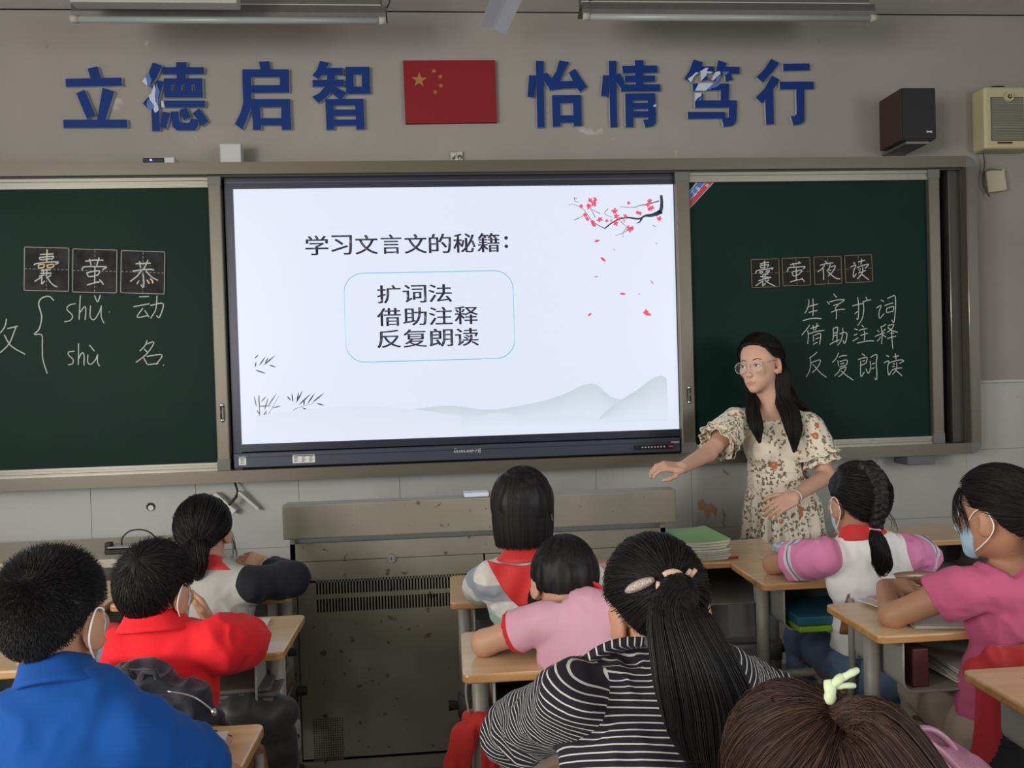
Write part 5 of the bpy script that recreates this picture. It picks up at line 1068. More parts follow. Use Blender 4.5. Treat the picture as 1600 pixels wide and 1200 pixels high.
    bm_link('modesty_panel', plate_with_holes(m0, m1, mz0, mz1, hs, yl-.002, yl+.0), LEGM, t)
    return t
def px_desk(label, pxl, pyl, pxr, pyr, far, z=.74, **k):
    """near-left and near-right corners seen in the photo, depth given"""
    a, b = atz(pxl, pyl, z), atz(pxr, pyr, z); yn = (a.y+b.y)/2; return desk(label, a.x, b.x, yn, yn+far, z, **k)
def chair(label, x, y, rz=0.0, seat=.42, back=.78, grp='curved plywood chairs', bm_=None):
    t = thing('school_chair', label, 'chair', (x, y, 0), grp, rz); M = Matrix.Translation((x, y, 0)) @ Matrix.Rotation(rz, 4, 'Z')
    def sheet(name, fn, nu=14, nv=8, th=.011, hole=None, par=t):
        bm = bmesh.new(); G = [[bm.verts.new(M @ Vector(fn(i/nu, j/nv))) for j in range(nv+1)] for i in range(nu+1)]
        for i in range(nu):
            for j in range(nv):
                if hole and hole(i, j): continue
                bm.faces.new((G[i][j], G[i+1][j], G[i+1][j+1], G[i][j+1]))
        bmesh.ops.recalc_face_normals(bm, faces=bm.faces); bmesh.ops.solidify(bm, geom=list(bm.faces), thickness=th); return bm_link(name, bm, CHW, par, True)
    def seatf(u, v):
        a = (u-.5)*2; w_ = .19*(1-.10*v); fr = math.sqrt(max(0, 1-abs(a)**4)); yy = -.17+.35*v; return (a*w_, yy, seat-.012*(1-a*a)+(-.02*max(0, v-.8)*5 if v > .8 else 0))
    sheet('seat', seatf)
    def backf(u, v):
        a = (u-.5)*2; top = back-.05*a*a*a*a-.018*a*a; zz_ = (back-.20)+(top-(back-.20))*v; return (a*(.185-.01*v), -.185-.035*v+.03*a*a, zz_)
    sheet('backrest', backf, hole=lambda i, j: 4 <= i <= 9 and j in (5,))
    for s_ in (-1, 1):
        tubeo('frame_leg', [M @ Vector(p) for p in catmull([(s_*.165, -.195, back-.08), (s_*.165, -.19, seat+.02), (s_*.17, -.13, seat-.03), (s_*.17, .12, seat-.03)], 4)], .0105, LEGM, t, 10)
        tubeo('leg', [M @ Vector(p) for p in ((s_*.17, 0, seat-.03), (s_*.17, -.01, .03))], .016, LEGM, t, 10); tubeo('foot', [M @ Vector(p) for p in ((s_*.17, -.19, .016), (s_*.17, .17, .016))], .015, LEGM, t, 10)
    tubeo('cross_bar', [M @ Vector(p) for p in ((-.17, 0, .16), (.17, 0, .16))], .011, LEGM, t, 10); return t
d_gb = px_desk('wooden front-row desk under the girl in the grey and black sweater', 165, 949, 455, 930, .36, z=.735)
d_l1 = px_desk('empty front-row desk at the left edge, behind the blue-shirted boy\'s head', -150, 965, 158, 950, .36, z=.735)
d_rb = px_desk('worn wooden desk with a pale right corner, before the red-shirted boy', 105, 1046, 447, 1012, .33, knobs=True)
d_l2 = px_desk('second-row desk at the left edge beside the red-shirted boy', -260, 1062, 92, 1046, .33, z=.735)
a = atz(415, 1129, .74); d_bb = desk('wooden desk with an inked character on top, before the boy in blue', a.x-.60, a.x, a.y-.38, a.y)
d_bg = px_desk('front-row desk of the bobbed girl in the striped pastel shirt', 703, 941, 985, 930, .34)
d_pg = px_desk('worn desk with a red scarf tied to its leg, under the girl in pale pink', 722, 1052, 1065, 1040, .32, knobs=True)
a = atz(772, 1093, .74); d_sg = desk('desk under the elbow of the girl in the striped hoodie', a.x-.0, a.x+.60, a.y-.36, a.y)
a, b = atz(1192, 914, .74), atz(1137, 879, .74); d_wg = desk('wooden desk with blue and green folders inside, under the girl in white', a.x, a.x+.62, a.y, b.y)
b2 = atz(1130, 880, .74); c2 = atz(1243, 862, .74); d_a = desk('wooden desk carrying the stack of exercise books, in front of the teacher', b2.x-.30, b2.x+.29, b.y+.004, b.y+.36)
a, b = atz(1372, 995, .74), atz(1276, 944, .74); d_rp = desk('wooden desk with papers in its box, in front of the girl in bright pink', a.x, a.x+.60, a.y, b.y, fold=1)
a = atz(1500, 1046, .74); d_rr = desk('empty wooden desk at the lower right edge, behind the girl in bright pink', a.x, a.x+.6, a.y-.38, a.y, fold=1)
a = atz(1395, 872, .74); d_fr = desk('partly hidden desk at the far right beyond the girl in white', atz(1402, 905, .74).x+.18, atz(1402, 905, .74).x+.80, 2.98, 3.28)
# ink character scratched on the blue boy's desk
pz = lambda x, y: atz(x, y, .7408)
bm = bmesh.new()
for seg in (((327, 1143), (338, 1141)), ((327, 1143), (328, 1148)), ((338, 1141), (339, 1146)), ((328, 1148), (339, 1146)), ((322, 1149), (346, 1146)), ((332, 1147), (330, 1154)), ((355, 1148), (362, 1150))): tube(bm, [pz(*seg[0]), pz(*seg[1])], .0011, 5)
bm_link('ink_mark', bm, mat('ink_brown', (.05, .03, .02), .8), d_bb)
chair('plywood chair behind the boy in red, dark jacket over it', at(275, 1125, 1.70).x, 1.90, back=.745)
chair('dark plywood chair under the girl in the white shirt', at(1375, 900, 2.5).x, 2.57, back=.80)
chair('chair under the girl in bright pink, red jacket over it', at(1625, 1000, 1.95).x, 2.07, back=.76)
chair('chair hidden under the girl in pale pink', at(890, 1000, 1.9).x, 1.955, back=.72)
chair('chair under the bobbed girl in the striped pastel shirt', at(825, 900, 2.4).x, 2.43, back=.72)
chair('chair under the girl in the grey and black sweater', at(330, 900, 2.5).x, 2.655, back=.72)

# ------------------------------------------------------------------ the people
SK1 = skin_mat('skin_light', (.52, .29, .19)); SK2 = skin_mat('skin_tan', (.42, .215, .13)); SK3 = skin_mat('skin_warm', (.46, .25, .155))
HB = hair_mat('hair_black', (.006, .0055, .006), (.026, .022, .022)); HBL = hair_mat('hair_soft_black', (.009, .007, .007), (.035, .027, .024)); HBR = hair_mat('hair_dark_brown', (.022, .012, .009), (.085, .045, .032))
up3 = (0, 0, 1)
def V3(*a): return A3(at(*a))
def desk_z(p, z=.772): q = A3(p); q[2] = z; return q
def short_hair(F, root, mt, n, ln, spike, e=.006, low=0.0, whorl=(.1, -.75, .66), w=.0006, extra=.0, steps=6, jitv=.25):
    cap_mesh(F, e, low, root, mt, .004 if n > 3000 else .005, .003)
    U = fib(int(n*2)); U = U+RNG.normal(size=U.shape)*.015; U /= np.linalg.norm(U, axis=1, keepdims=True); g = scalp_gap(U, low); U = U[g < .02]; g = g[g < .02]
    T = unit(whorl); A = U-T; A -= (A*U).sum(1, keepdims=True)*U; A /= np.maximum(np.linalg.norm(A, axis=1, keepdims=True), 1e-6)
    topw = np.clip(np.minimum(-g*1.4, U[:, 2]*.9+.30), .06, 1)[:, None]; L_ = ln*(.35+.65*topw)*RNG.uniform(.7, 1.15, (len(U), 1)); t = np.linspace(0, 1, steps)
    base = ell_pt(U, e-.004); jit = RNG.normal(size=U.shape)*jitv
    D1 = U*spike+A*(1-spike)+jit; D1 /= np.linalg.norm(D1, axis=1, keepdims=True)
    P = base[:, None]+D1[:, None]*(L_[:, None]*t[None, :, None])
    # strands that would dive into the scalp bend along it instead
    Q = P-HC; r = np.linalg.norm(Q/(HR+e), axis=2, keepdims=True); lift = 1+.035*t[None, :, None]*(.5+RNG.random((len(U), 1, 1))); P = HC+np.where(r < lift, Q/r*lift, Q)
    Pw = F.many(P.reshape(-1, 3)).reshape(P.shape); strands('hair_strands', Pw, w, root, mt)
def neckerchief(root, I, mt, side=None, drape=.0):
    collar(root, I, mt, .052, .072, .040, 'red_scarf', drop=.012, thick=.004)
REDS = mat('scarf_red', (.56, .016, .014), .7, sheen=.2)

# 1 boy in blue ----------------------------------------------------
root, F, I = person('person', 'boy with spiky short black hair in a royal blue polo shirt, nearest on the left', (V3(84, 972, 1.30), math.radians(9), .06, .0), V3(95, 1076, 1.26), V3(-30, 1158, 1.22), V3(214, 1152, 1.23), V3(90, 1500, 1.14),
    (V3(-120, 1230, 1.30), V3(40, 1180, 1.5), (.5, .8, -.1), up3, .4), (desk_z(V3(352, 1215, 1.36)), desk_z(V3(262, 1172, 1.56)), (-.4, .9, 0), up3, .4), SK2,
    dict(mat=cloth_mat('shirt_blue', (.001, .058, .26)), sleeve=.72, sr=.062, infl=.010, amp=.006, flare=1.1, neckh=.03), s=.93, hh=.92, h=.0045,
    bottom=dict(mat=mat('trousers_navy', (.008, .009, .016), .8, bump=.2, bscale=300)))
collar(root, I, MATS['shirt_blue'], .053, .074, .040, 'collar', drop=.014, thick=.005, base=.006); face_mask(F, root)
short_hair(F, root, HB, 11000, .023, .55, .0055, -.06, w=.00042, jitv=.13)
# 2 boy in red ------------------------------------------------------
root, F, I = person('person', 'boy with smooth short black hair in a bright red polo shirt at the left desk', (V3(243, 926, 1.86), math.radians(17), .12, 0), V3(243, 985, 1.84), V3(192, 1022, 1.83), V3(345, 1006, 1.84), A3((V3(255, 1100, 1.86)[0], 1.84, .46)),
    (desk_z(V3(130, 1030, 2.1)), desk_z(V3(215, 990, 2.25)), (.8, .6, 0), up3, .4), (desk_z(V3(388, 1035, 2.10)), V3(330, 975, 2.16), (-.5, .2, .8), (.6, .6, .5), .6), SK3,
    dict(mat=cloth_mat('shirt_red', (.76, .016, .024)), sleeve=.80, sr=.062, infl=.014, amp=.007, flare=1.12, neckh=.03), s=.92, hh=.94,
    bottom=dict(mat=MATS['trousers_navy']))
collar(root, I, MATS['shirt_red'], .060, .088, .040, 'collar', drop=.012, thick=.005, base=.012); face_mask(F, root)
short_hair(F, root, HB, 4200, .045, .03, .008, -.02, w=.0008, jitv=.09)
# 3 girl in grey and black -------------------------------------------
root, F, I = person('person', 'girl with low ponytail and red scarf in a grey sweater with black sleeves', (V3(319, 832, 2.60), math.radians(-2), .10, math.radians(-3)), V3(334, 886, 2.56), V3(288, 920, 2.54), V3(388, 915, 2.54), A3((V3(330, 1000, 2.55)[0], 2.56, .46)),
    (desk_z(V3(262, 955, 2.66)), desk_z(V3(300, 940, 2.8)), (.7, .7, 0), up3, .4), (desk_z(V3(458, 950, 2.62), .80), V3(418, 884, 2.70), (-.75, -.05, .35), (.1, -.5, .85), 1.1), SK1,
    dict(mat=cloth_mat('sweater_raglan', (.35, .345, .315), (.012, .013, .018), seam=None) if False else cloth_mat('sweater_raglan', (.35, .345, .315), (.012, .013, .018)), sleeve=1.86, sr=.060, infl=.014, amp=.006, seam=.022), s=.90, hh=.91, h=.0042,
    bottom=dict(mat=MATS['trousers_navy']))
collar(root, I, REDS, .050, .076, .040, 'red_scarf', drop=.018, thick=.005, base=-.002)
bm = bmesh.new(); wr_, el_ = V3(418, 884, 2.70), desk_z(V3(458, 950, 2.62), .80); d_ = Vector(unit(el_-wr_)); tube(bm, [Vector(wr_)+d_*.002, Vector(wr_)+d_*.045], [.034, .037], 18); bm_link('shirt_cuff', bm, mat('cuff_white', (.66, .60, .57), .8), root, True)
cap_mesh(F, .008, .02, root, HB, .005, .003)
T = (.03, -.85, -.50); P = comb_to(F, T, 1700, .012, .08, lift=.006); strands('hair_strands', P, .0009, root, HB)
tie = F(*(HC+unit(T)*(HR+.012))); gd = [tie, tie+A3((.0, -.022, -.02)), tie+A3((-.002, -.028, -.06)), tie+A3((.004, -.020, -.11))]; fl_ = A3((0, 1, 0))
core(gd, [.030, .040, .034, .012], root, HB, flat=fl_); strands('ponytail_strands', hang(gd, 350, [.030, .045, .040, .016], flat=fl_), .0009, root, HB)
P = hang([F(.07, .03, .02), F(.085, .045, -.04), F(.085, .045, -.10), F(.08, .04, -.14)], 14, [.003, .008, .014, .02], wild=.006); strands('loose_strands', P, .0005, root, HB)
# 4 bobbed girl -------------------------------------------------------
def bob(F, root, mt, n, bottom, e=.016, inward=.012, frontcut=.035, w=.0009, width=0.0, down=None, hz=.30):
    """hair hanging straight from the crown to the world height `bottom`, open over the face"""
    dn = A3((0, 0, -1)) if down is None else unit(down); k = F.k
    top = Ell(F(*HC), (HR+e)*k, F.R); c0 = F(0, -.012, .02); ln = (c0[2]-bottom)
    rx, ry = (HR[0]+e+width)*k, (HR[1]+e)*k
    sk = Cone(c0, c0+dn*ln, rx, rx*.93, flat=(F.R[:, 1], min(ry/rx, 1.0)), k=.03)
    f = Field([top, sk], .005, 0, .02)
    f.clip(lambda P: bottom-P[..., 2])
    def face(P): Q = F.loc(P); return np.minimum((Q[..., 1]-frontcut)*k, (hz*.3-Q[..., 2])*k)
    f.clip(face); P, q = f.mesh(3); nn = normals(P, q); az = np.stack([P[:, 0]*1.0, P[:, 1]*1.0, P[:, 2]*.12], 1); P = P+nn*(vnoise(az, 95)*.0028)[:, None]
    me = pymesh('hair', P, q); fattr(me, 'rnd', np.clip(vnoise(az, 140)*.5+.15, 0, 1)); link('hair', me, mt, root, True)
    ph = RNG.uniform(-math.pi, math.pi, n*2); ph = ph[np.abs(ph) > .75][:n]   # azimuth from the face
    t0 = RNG.uniform(0, .5, len(ph)); S = 12; out = np.zeros((len(ph), S, 3)); endz = bottom-RNG.uniform(-.006, .004, len(ph))
    for j in range(S):
        t = t0+(1-t0)*j/(S-1); el = np.clip(t/.55, 0, 1)*math.pi/2; u = np.stack([np.sin(el)*np.sin(ph), np.sin(el)*np.cos(ph), np.cos(el)], 1)
        p = F.many(HC+u*(HR+e+.0025)); g = np.clip((t-.55)/.45, 0, 1); eq = F.many(HC+np.stack([np.sin(ph), np.cos(ph), 0*ph], 1)*(HR+e+.003+A3((width, 0, 0))))
        q_ = eq+dn*((eq[:, 2]-endz)*g)[:, None]; ctr = c0; q_[:, :2] += (ctr[:2]-q_[:, :2])*(g**3*.09)[:, None]
        out[:, j] = np.where((t > .55)[:, None], q_, p)
    strands('hair_strands', out, w, root, mt, tip=.6)
root, F, I = person('person', 'girl with a straight black bob, glasses and red scarf in a pastel striped tee', (V3(818, 795, 2.34), math.radians(25), .04, 0), V3(820, 866, 2.33), V3(772, 908, 2.33), V3(886, 906, 2.33), A3((V3(835, 1000, 2.4)[0], 2.40, .46)),
    (desk_z(V3(748, 935, 2.52)), desk_z(V3(800, 925, 2.7)), (.7, .7, 0), up3, .4), (desk_z(V3(930, 935, 2.52)), desk_z(V3(880, 925, 2.7)), (-.6, .8, 0), up3, .4), SK1,
    dict(mat=cloth_mat('tee_pastel_stripes', (.6, .6, .58), pastel=(.30, [(.66, .64, .60), (.33, .37, .41), (.66, .62, .58), (.34, .55, .46), (.62, .44, .40), (.34, .52, .38)])), sleeve=.80, sr=.060, infl=.012, amp=.006, flare=1.08), s=.88, hh=.97,
    bottom=dict(mat=mat('skirt_dark', (.03, .03, .035), .8)))
bob(F, root, HB, 1500, V3(820, 847, 2.34)[2], e=.013, w=.0008, width=.002)
collar(root, I, REDS, .054, .090, .036, 'red_scarf', drop=.012, thick=.005, base=.004)
# triangular back flap of the scarf lying on her shoulders
def flap_on_back(root, I, mt, w, h, off, name='scarf_flap', sideways=0.0, ybase=.0):
    fw, rt, up, s = I['fw'], I['rt'], I['up'], I['s']; c = I['neck']; bm = bmesh.new(); nu, nv = 16, 12; G = []
    for i in range(nu+1):
        row = []
        for j in range(nv+1):
            v = j/nv; u = (i/nu*2-1)*(1-v)**.8; x = u*w+sideways*v; z = -.005-v*h+.02*(u*u)*(1-v)
            y = off+.020*math.sin(v*2.2)-.10*(x*x)/(.14)*2.2-.004*math.sin(u*9+v*4)
            row.append(bm.verts.new(Vector(c+rt*x-fw*y+up*z)))
        G.append(row)
    for i in range(nu):
        for j in range(nv-1): bm.faces.new((G[i][j], G[i+1][j], G[i+1][j+1], G[i][j+1]))
    bmesh.ops.recalc_face_normals(bm, faces=bm.faces); bmesh.ops.solidify(bm, geom=list(bm.faces), thickness=.004); return bm_link(name, bm, mt, root, True)
flap_on_back(root, I, REDS, .112, .125, .068, sideways=-.022)
face_mask(F, root)
GLB = mat('glasses_black', (.01, .01, .012), .3); bm = bmesh.new()
for sx in (-1, 1): tube(bm, [F(sx*.078, -.01, .012), F(sx*.076, .05, .010), F(sx*.066, .092, .004)], .0016, 6); tube(bm, catmull([F(sx*.064, .097, .008), F(sx*.03, .108, .014), F(sx*.009, .108, .004), F(sx*.03, .106, -.026), F(sx*.062, .096, -.018), F(sx*.064, .097, .008)], 4), .0016, 6)
tube(bm, [F(-.01, .108, .004), F(.01, .108, .004)], .0016, 6); bm_link('glasses', bm, GLB, root, True)
# 5 girl in pale pink --------------------------------------------------
root, F, I = person('person', 'girl bowed over her desk in a pale pink tee with red trim', (V3(882, 912, 2.03), math.radians(-6), math.radians(30), math.radians(6)), V3(915, 937, 1.95), V3(846, 972, 1.93), V3(962, 960, 1.93), A3((V3(915, 1050, 1.88)[0], 1.86, .46)),
    (desk_z(V3(757, 1012, 1.995)), desk_z(V3(862, 990, 2.10)), (.9, .3, 0), up3, .4), (desk_z(V3(1010, 1010, 2.04)), desk_z(V3(930, 990, 2.12)), (-.9, .3, 0), up3, .4), SK1,
    dict(mat=cloth_mat('tee_pale_pink', (.62, .33, .42), bands=((.86, 2.0, (.56, .02, .025)),)), sleeve=.50, sr=.054, infl=.010, amp=.006, flare=1.05, neckh=.012), s=.90, hh=.96, h=.0045,
    bottom=dict(mat=mat('trousers_grey', (.10, .10, .12), .8)))
collar(root, I, mat('trim_red', (.56, .02, .025), .7), .050, .068, .020, 'neck_trim', drop=.006, thick=.005, base=.022)
bob(F, root, HB, 1300, V3(884, 917, 2.0)[2]-.004, e=.012, w=.0009, width=-.002, down=(0, .0, -1), frontcut=.05)
P = hang([F(-.07, .0, .0), F(-.082, .01, -.04)+A3((0, 0, 0)), F(-.08, .02, -.07)+A3((0, 0, -.01)), V3(842, 935, 2.06)], 120, [.012, .018, .016, .008]); strands('loose_strands', P, .0009, root, HB)
# 6 girl in the striped hoodie -----------------------------------------
root, F, I = person('person', 'girl with long black ponytail and hair clip in a black and white striped hoodie', (V3(1028, 952, 1.33), math.radians(-3), math.radians(16), math.radians(-6)), V3(1004, 1052, 1.235), V3(893, 1098, 1.18), V3(1126, 1072, 1.18), V3(1035, 1560, 1.02),
    (desk_z(V3(800, 1150, 1.42), .80), desk_z(V3(905, 1178, 1.46), .775), (.95, .2, 0), up3, .4), (desk_z(V3(1235, 1120, 1.42), .80), desk_z(V3(1130, 1160, 1.5), .775), (-.8, .5, 0), up3, .4), SK2,
    dict(mat=cloth_mat('hoodie_stripes', (.010, .009, .014), stripes=(.0098, .20, (.46, .44, .42))), sleeve=1.22, sr=.058, infl=.012, amp=.007, neckh=.03, h=.0055), s=.95, hh=.96, h=.0045,
    bottom=dict(mat=mat('jeans_pale', (.22, .30, .42), .85, bump=.3, bscale=400)))
collar(root, I, MATS['hoodie_stripes'], .050, .112, .034, 'hood', drop=.030, thick=.012, base=.004)
bpy.data.objects  # hood stripes need their coordinates
ho = [o for o in root.children if o.name.startswith('hood')][0]; me = ho.data; co = np.zeros(len(me.vertices)*3, np.float32); me.vertices.foreach_get('co', co); co = co.reshape(-1, 3)
ang = np.arctan2((co-I['neck'])@I['rt'], (co-I['neck'])@np.cross(I['nd'], I['rt'])); fattr(me, 'seam', -np.ones(len(co))); fattr(me, 'bodym', ang*.085+(co@I['up'])*.25)
cap_mesh(F, .009, .0, root, HB, .004, .003)
T = (-.03, -.86, .13); P = comb_to(F, T, 4200, .011, .0, lift=.003, steps=10, jit=.03); strands('hair_strands', P, .00055, root, HB)
tie = F(*(HC+unit(T)*(HR+.012))); fl_ = A3((.1, 1, 0)); gd = [tie, tie+A3((.004, -.035, -.005)), V3(1060, 965, 1.13), V3(1084, 1040, 1.09), V3(1112, 1120, 1.085), V3(1135, 1205, 1.09)]
core(gd, [.014, .028, .042, .052, .054, .040], root, HB, h=.005, flat=fl_, rough=.005); strands('ponytail_strands', hang(gd, 2600, [.015, .033, .048, .060, .064, .052], steps=20, flat=fl_, wild=.004), .0006, root, HB)
SCR = mat('hair_tie_beige', (.52, .33, .24), .7); bm = bmesh.new(); td = unit(gd[1]-gd[0]); ta_ = unit(np.cross(td, (0, 0, 1))); tb_ = np.cross(td, ta_)
tube(bm, [Vector(tie+td*.006+(ta_*math.cos(a)+tb_*math.sin(a))*.021) for a in np.linspace(-.3, 5.4, 22)], .0055, 10); bm_link('hair_tie', bm, SCR, root, True)
# hair clip
ca, cb_ = V3(952, 926, 1.24), V3(1016, 899, 1.21)
U0 = F.loc(ca); U0 = unit(U0-HC); U1 = unit(F.loc(cb_)-HC); bm = bmesh.new(); pts = [F(*(HC+unit(U0+(U1-U0)*t)*(HR+.0245))) for t in np.linspace(0, 1, 9)]
tube(bm, [Vector(p) for p in pts], [.003, .0062, .0078, .0085, .0088, .0085, .0078, .0062, .0035], 10); bm_link('hair_clip', bm, mat('clip_silver_beige', (.46, .38, .33), .35, .4, bump=.8, bscale=400), root, True)
bm = bmesh.new(); 
for q_ in ((.034, .012), (.042, .004)): tube(bm, [Vector(tie+A3((.020, -.004, .012))+A3((q_[0]-.034, 0, -.006))), Vector(tie+A3((.034, .0, .026))+A3((q_[0]-.034, 0, -.006)))], .0035, 8)
bm_link('hair_tie_bead', bm, SCR, root, True)
# 7 brown-haired girl at the bottom -------------------------------------
root, F, I = person('person', 'girl with dark brown ponytail and pale green bow, only her head in view', (V3(1250, 1246, .93), math.radians(4), math.radians(12), 0), V3(1262, 1350, .88), V3(1120, 1400, .87), V3(1410, 1400, .87), V3(1262, 1900, .78),
    (V3(1080, 1500, 1.1), V3(1180, 1430, 1.25), (.6, .8, 0), up3, .4), (V3(1450, 1500, 1.1), V3(1340, 1430, 1.25), (-.6, .8, 0), up3, .4), SK2,
    dict(mat=cloth_mat('shirt_plain_dark', (.05, .05, .07)), sleeve=.7, sr=.06), s=.92, hh=.99, bottom=dict(mat=MATS['trousers_navy']))
cap_mesh(F, .009, .0, root, HBR, .004, .003)
T = (.36, -.50, .72); P = comb_to(F, T, 4800, .012, .0, lift=.004, steps=10, jit=.03); strands('hair_strands', P, .0005, root, HBR)
tie = F(*(HC+unit(T)*(HR+.014))); fl_ = A3((0, 1, .3)); gd = [tie, tie+A3((.014, -.040, .004)), tie+A3((.026, -.068, -.050)), tie+A3((.028, -.080, -.12)), tie+A3((.022, -.080, -.20))]
core(gd, [.010, .022, .046, .056, .042], root, HBR, h=.0045, flat=fl_, rough=.004); strands('ponytail_strands', hang(gd, 2400, [.018, .042, .066, .074, .060], steps=16, flat=fl_, wild=.003), .0005, root, HBR)
BOW = mat('bow_pale_green', (.50, .58, .36), .7, bump=.3, bscale=200)
bw = thing('bow', 'x', 'bow'); bpy.data.objects.remove(bw)
bowp = V3(1296, 1082, float(tie[1])-.018); bm = bmesh.new()
for a_, b_, r_ in (((0, 0, -.012), (.0, .002, .014), .0085), ((0, 0, .006), (.016, .0, .018), .0065), ((.012, 0, .014), (.034, 0, .024), .0055), ((.006, 0, .006), (.030, 0, .006), .0045)):
    tube(bm, catmull([Vector(bowp)+Vector(a_), Vector(bowp)+(Vector(a_)+Vector(b_))/2+Vector((0, -.003, .002)), Vector(bowp)+Vector(b_)], 4), [r_*x for x in (.5, .75, .8, .7, .75, .8, .75, .7, .55)], 10)
bm_link('hair_bow', bm, BOW, root, True, 'pale green ribbon bow')
# 8 girl in white ----------------------------------------------------------
root, F, I = person('person', 'girl with a black side braid and red scarf in a white tee with pink sleeves', (V3(1338, 786, 2.42), math.radians(-9), .06, 0), V3(1346, 832, 2.41), V3(1290, 870, 2.42), V3(1414, 866, 2.42), A3((V3(1365, 1000, 2.5)[0], 2.47, .46)),
    (desk_z(V3(1208, 890, 2.62)), desk_z(V3(1262, 880, 2.78)), (.7, .7, 0), up3, .4), (desk_z(V3(1452, 880, 2.6)), desk_z(V3(1400, 870, 2.75)), (-.6, .8, 0), up3, .4), SK2,
    dict(mat=cloth_mat('tee_white_pink', (.80, .79, .77), (.66, .22, .40), bands=((.62, .82, (.60, .58, .60)), (.70, .74, (.16, .13, .30)))), sleeve=.62, sr=.062, infl=.014, amp=.006, flare=1.1, hem=.52, loose=True), s=.92, hh=.98,
    bottom=dict(mat=mat('jeans_blue', (.13, .20, .33), .85, bump=.35, bscale=300, var=.25, vscale=14)))
collar(root, I, REDS, .052, .076, .042, 'red_scarf', drop=.012, thick=.005, base=.004)
cap_mesh(F, .010, .01, root, HB, .005, .003)
T = (.80, -.45, -.30); P = comb_to(F, T, 1500, .012, .01, lift=.005, maxang=2.5); strands('hair_strands', P, .0009, root, HB)
def braid(guide, r0, r1, root, mt, turns=5):
    G = catmull(guide, 14); n = len(G); pr = []
    for s_ in range(3):
        pts = []
        for i, g in enumerate(G):
            t = i/(n-1); r = r0+(r1-r0)*t; d = (G[min(i+1, n-1)]-G[max(i-1, 0)]).normalized(); sd = Vector((1, 0, 0)); sd = (sd-d*sd.dot(d)).normalized(); fd = d.cross(sd); ph = turns*2*math.pi*t+s_*2*math.pi/3
            pts.append(g+sd*math.sin(ph)*r*.75+fd*math.sin(2*ph)*r*.45)
        pr += [Cone(pts[i], pts[i+1], (r0+(r1-r0)*i/n)*.62, (r0+(r1-r0)*(i+1)/n)*.62, k=.003) for i in range(n-1)]
    f = Field(pr, .0028, 0, .003); P, q = f.mesh(1); nn = normals(P, q); P = P+nn*(vnoise(P, 200)*.0012)[:, None]; me = pymesh('braid', P, q); fattr(me, 'rnd', np.clip(vnoise(P, 150)*.5+.3, 0, 1)); link('braid', me, mt, root, True)
gd = [V3(1352, 728, 2.36), V3(1368, 745, 2.33), V3(1375, 775, 2.31), V3(1373, 800, 2.305), V3(1369, 824, 2.31)]
braid(gd, .021, .015, root, HB, 3.2)
bm = bmesh.new(); tp = V3(1368, 826, 2.31); tube(bm, [Vector(tp)+Vector((math.cos(a)*.016, math.sin(a)*.014, .002*math.sin(a))) for a in np.linspace(0, 6.3, 16)], .004, 8); bm_link('hair_tie', bm, mat('tie_pink', (.75, .25, .38), .6), root, True)
gd = [tp, V3(1370, 842, 2.29), V3(1376, 862, 2.285), V3(1379, 882, 2.29), V3(1378, 899, 2.30)]; fl_ = A3((0, 1, 0)); core(gd, [.012, .024, .027, .020, .005], root, HB, flat=fl_); strands('tail_strands', hang(gd, 350, [.012, .027, .031, .028, .018], flat=fl_, wild=.005), .0009, root, HB)
P = hang([F(.06, -.06, -.02), F(.075, -.07, -.06), F(.075, -.07, -.10)], 10, [.006, .010, .014], wild=.004); strands('loose_strands', P, .0005, root, HB); face_mask(F, root)
# 9 girl in bright pink ------------------------------------------------------
root, F, I = person('person', 'girl with low ponytail and blue mask in a bright pink puff-sleeve top, right edge', (V3(1558, 805, 1.93), math.radians(-27), .10, 0), V3(1592, 870, 1.93), V3(1502, 922, 1.93), V3(1665, 918, 1.88), A3((V3(1590, 1000, 1.95)[0], 1.97, .46)),
    (desk_z(V3(1394, 978, 2.045), .768), V3(1382, 917, 2.22), (.97, -.10, .0), (.05, -.35, .95), .45), (desk_z(V3(1640, 1000, 2.12)), desk_z(V3(1540, 960, 2.28)), (-.7, .6, 0), up3, .4), SK2,
    dict(mat=cloth_mat('top_bright_pink', (.56, .11, .23)), sleeve=.34, sr=.058, infl=.012, amp=.006, flare=1.12, puff=.004, hem=.48, loose=True, neckh=.012), s=.94, hh=.98, h=.0045,
    bottom=dict(mat=mat('trousers_beige', (.40, .34, .26), .85, bump=.3, bscale=300)))
cap_mesh(F, .009, .0, root, HB, .005, .003)
T = (.10, -.97, -.18); P = comb_to(F, T, 2600, .011, .0, lift=.004, steps=10, jit=.04); strands('hair_strands', P, .0007, root, HB)
tie = F(*(HC+unit(T)*(HR+.012))); fl_ = A3((0, 1, 0)); gd = [tie, tie+A3((.018, -.02, -.008)), tie+A3((.028, -.022, -.05)), tie+A3((.022, -.016, -.10)), tie+A3((.012, -.010, -.15))]
core(gd, [.018, .036, .044, .040, .018], root, HB, flat=fl_); strands('ponytail_strands', hang(gd, 700, [.018, .040, .050, .048, .030], flat=fl_), .0008, root, HB)
P = hang([F(-.055, .055, .075), F(-.072, .060, .04), F(-.080, .052, .0), F(-.082, .045, -.045)], 60, [.006, .012, .016, .012], wild=.003); strands('loose_strands', P, .0006, root, HB)
bm = bmesh.new(); bmesh.ops.create_uvsphere(bm, u_segments=10, v_segments=8, radius=.006, matrix=Matrix.Translation(Vector(tie)+Vector((-.012, -.022, .004)))); bm_link('hair_bead', bm, mat('bead_white', (.8, .8, .8), .2), root, True)
face_mask(F, root)
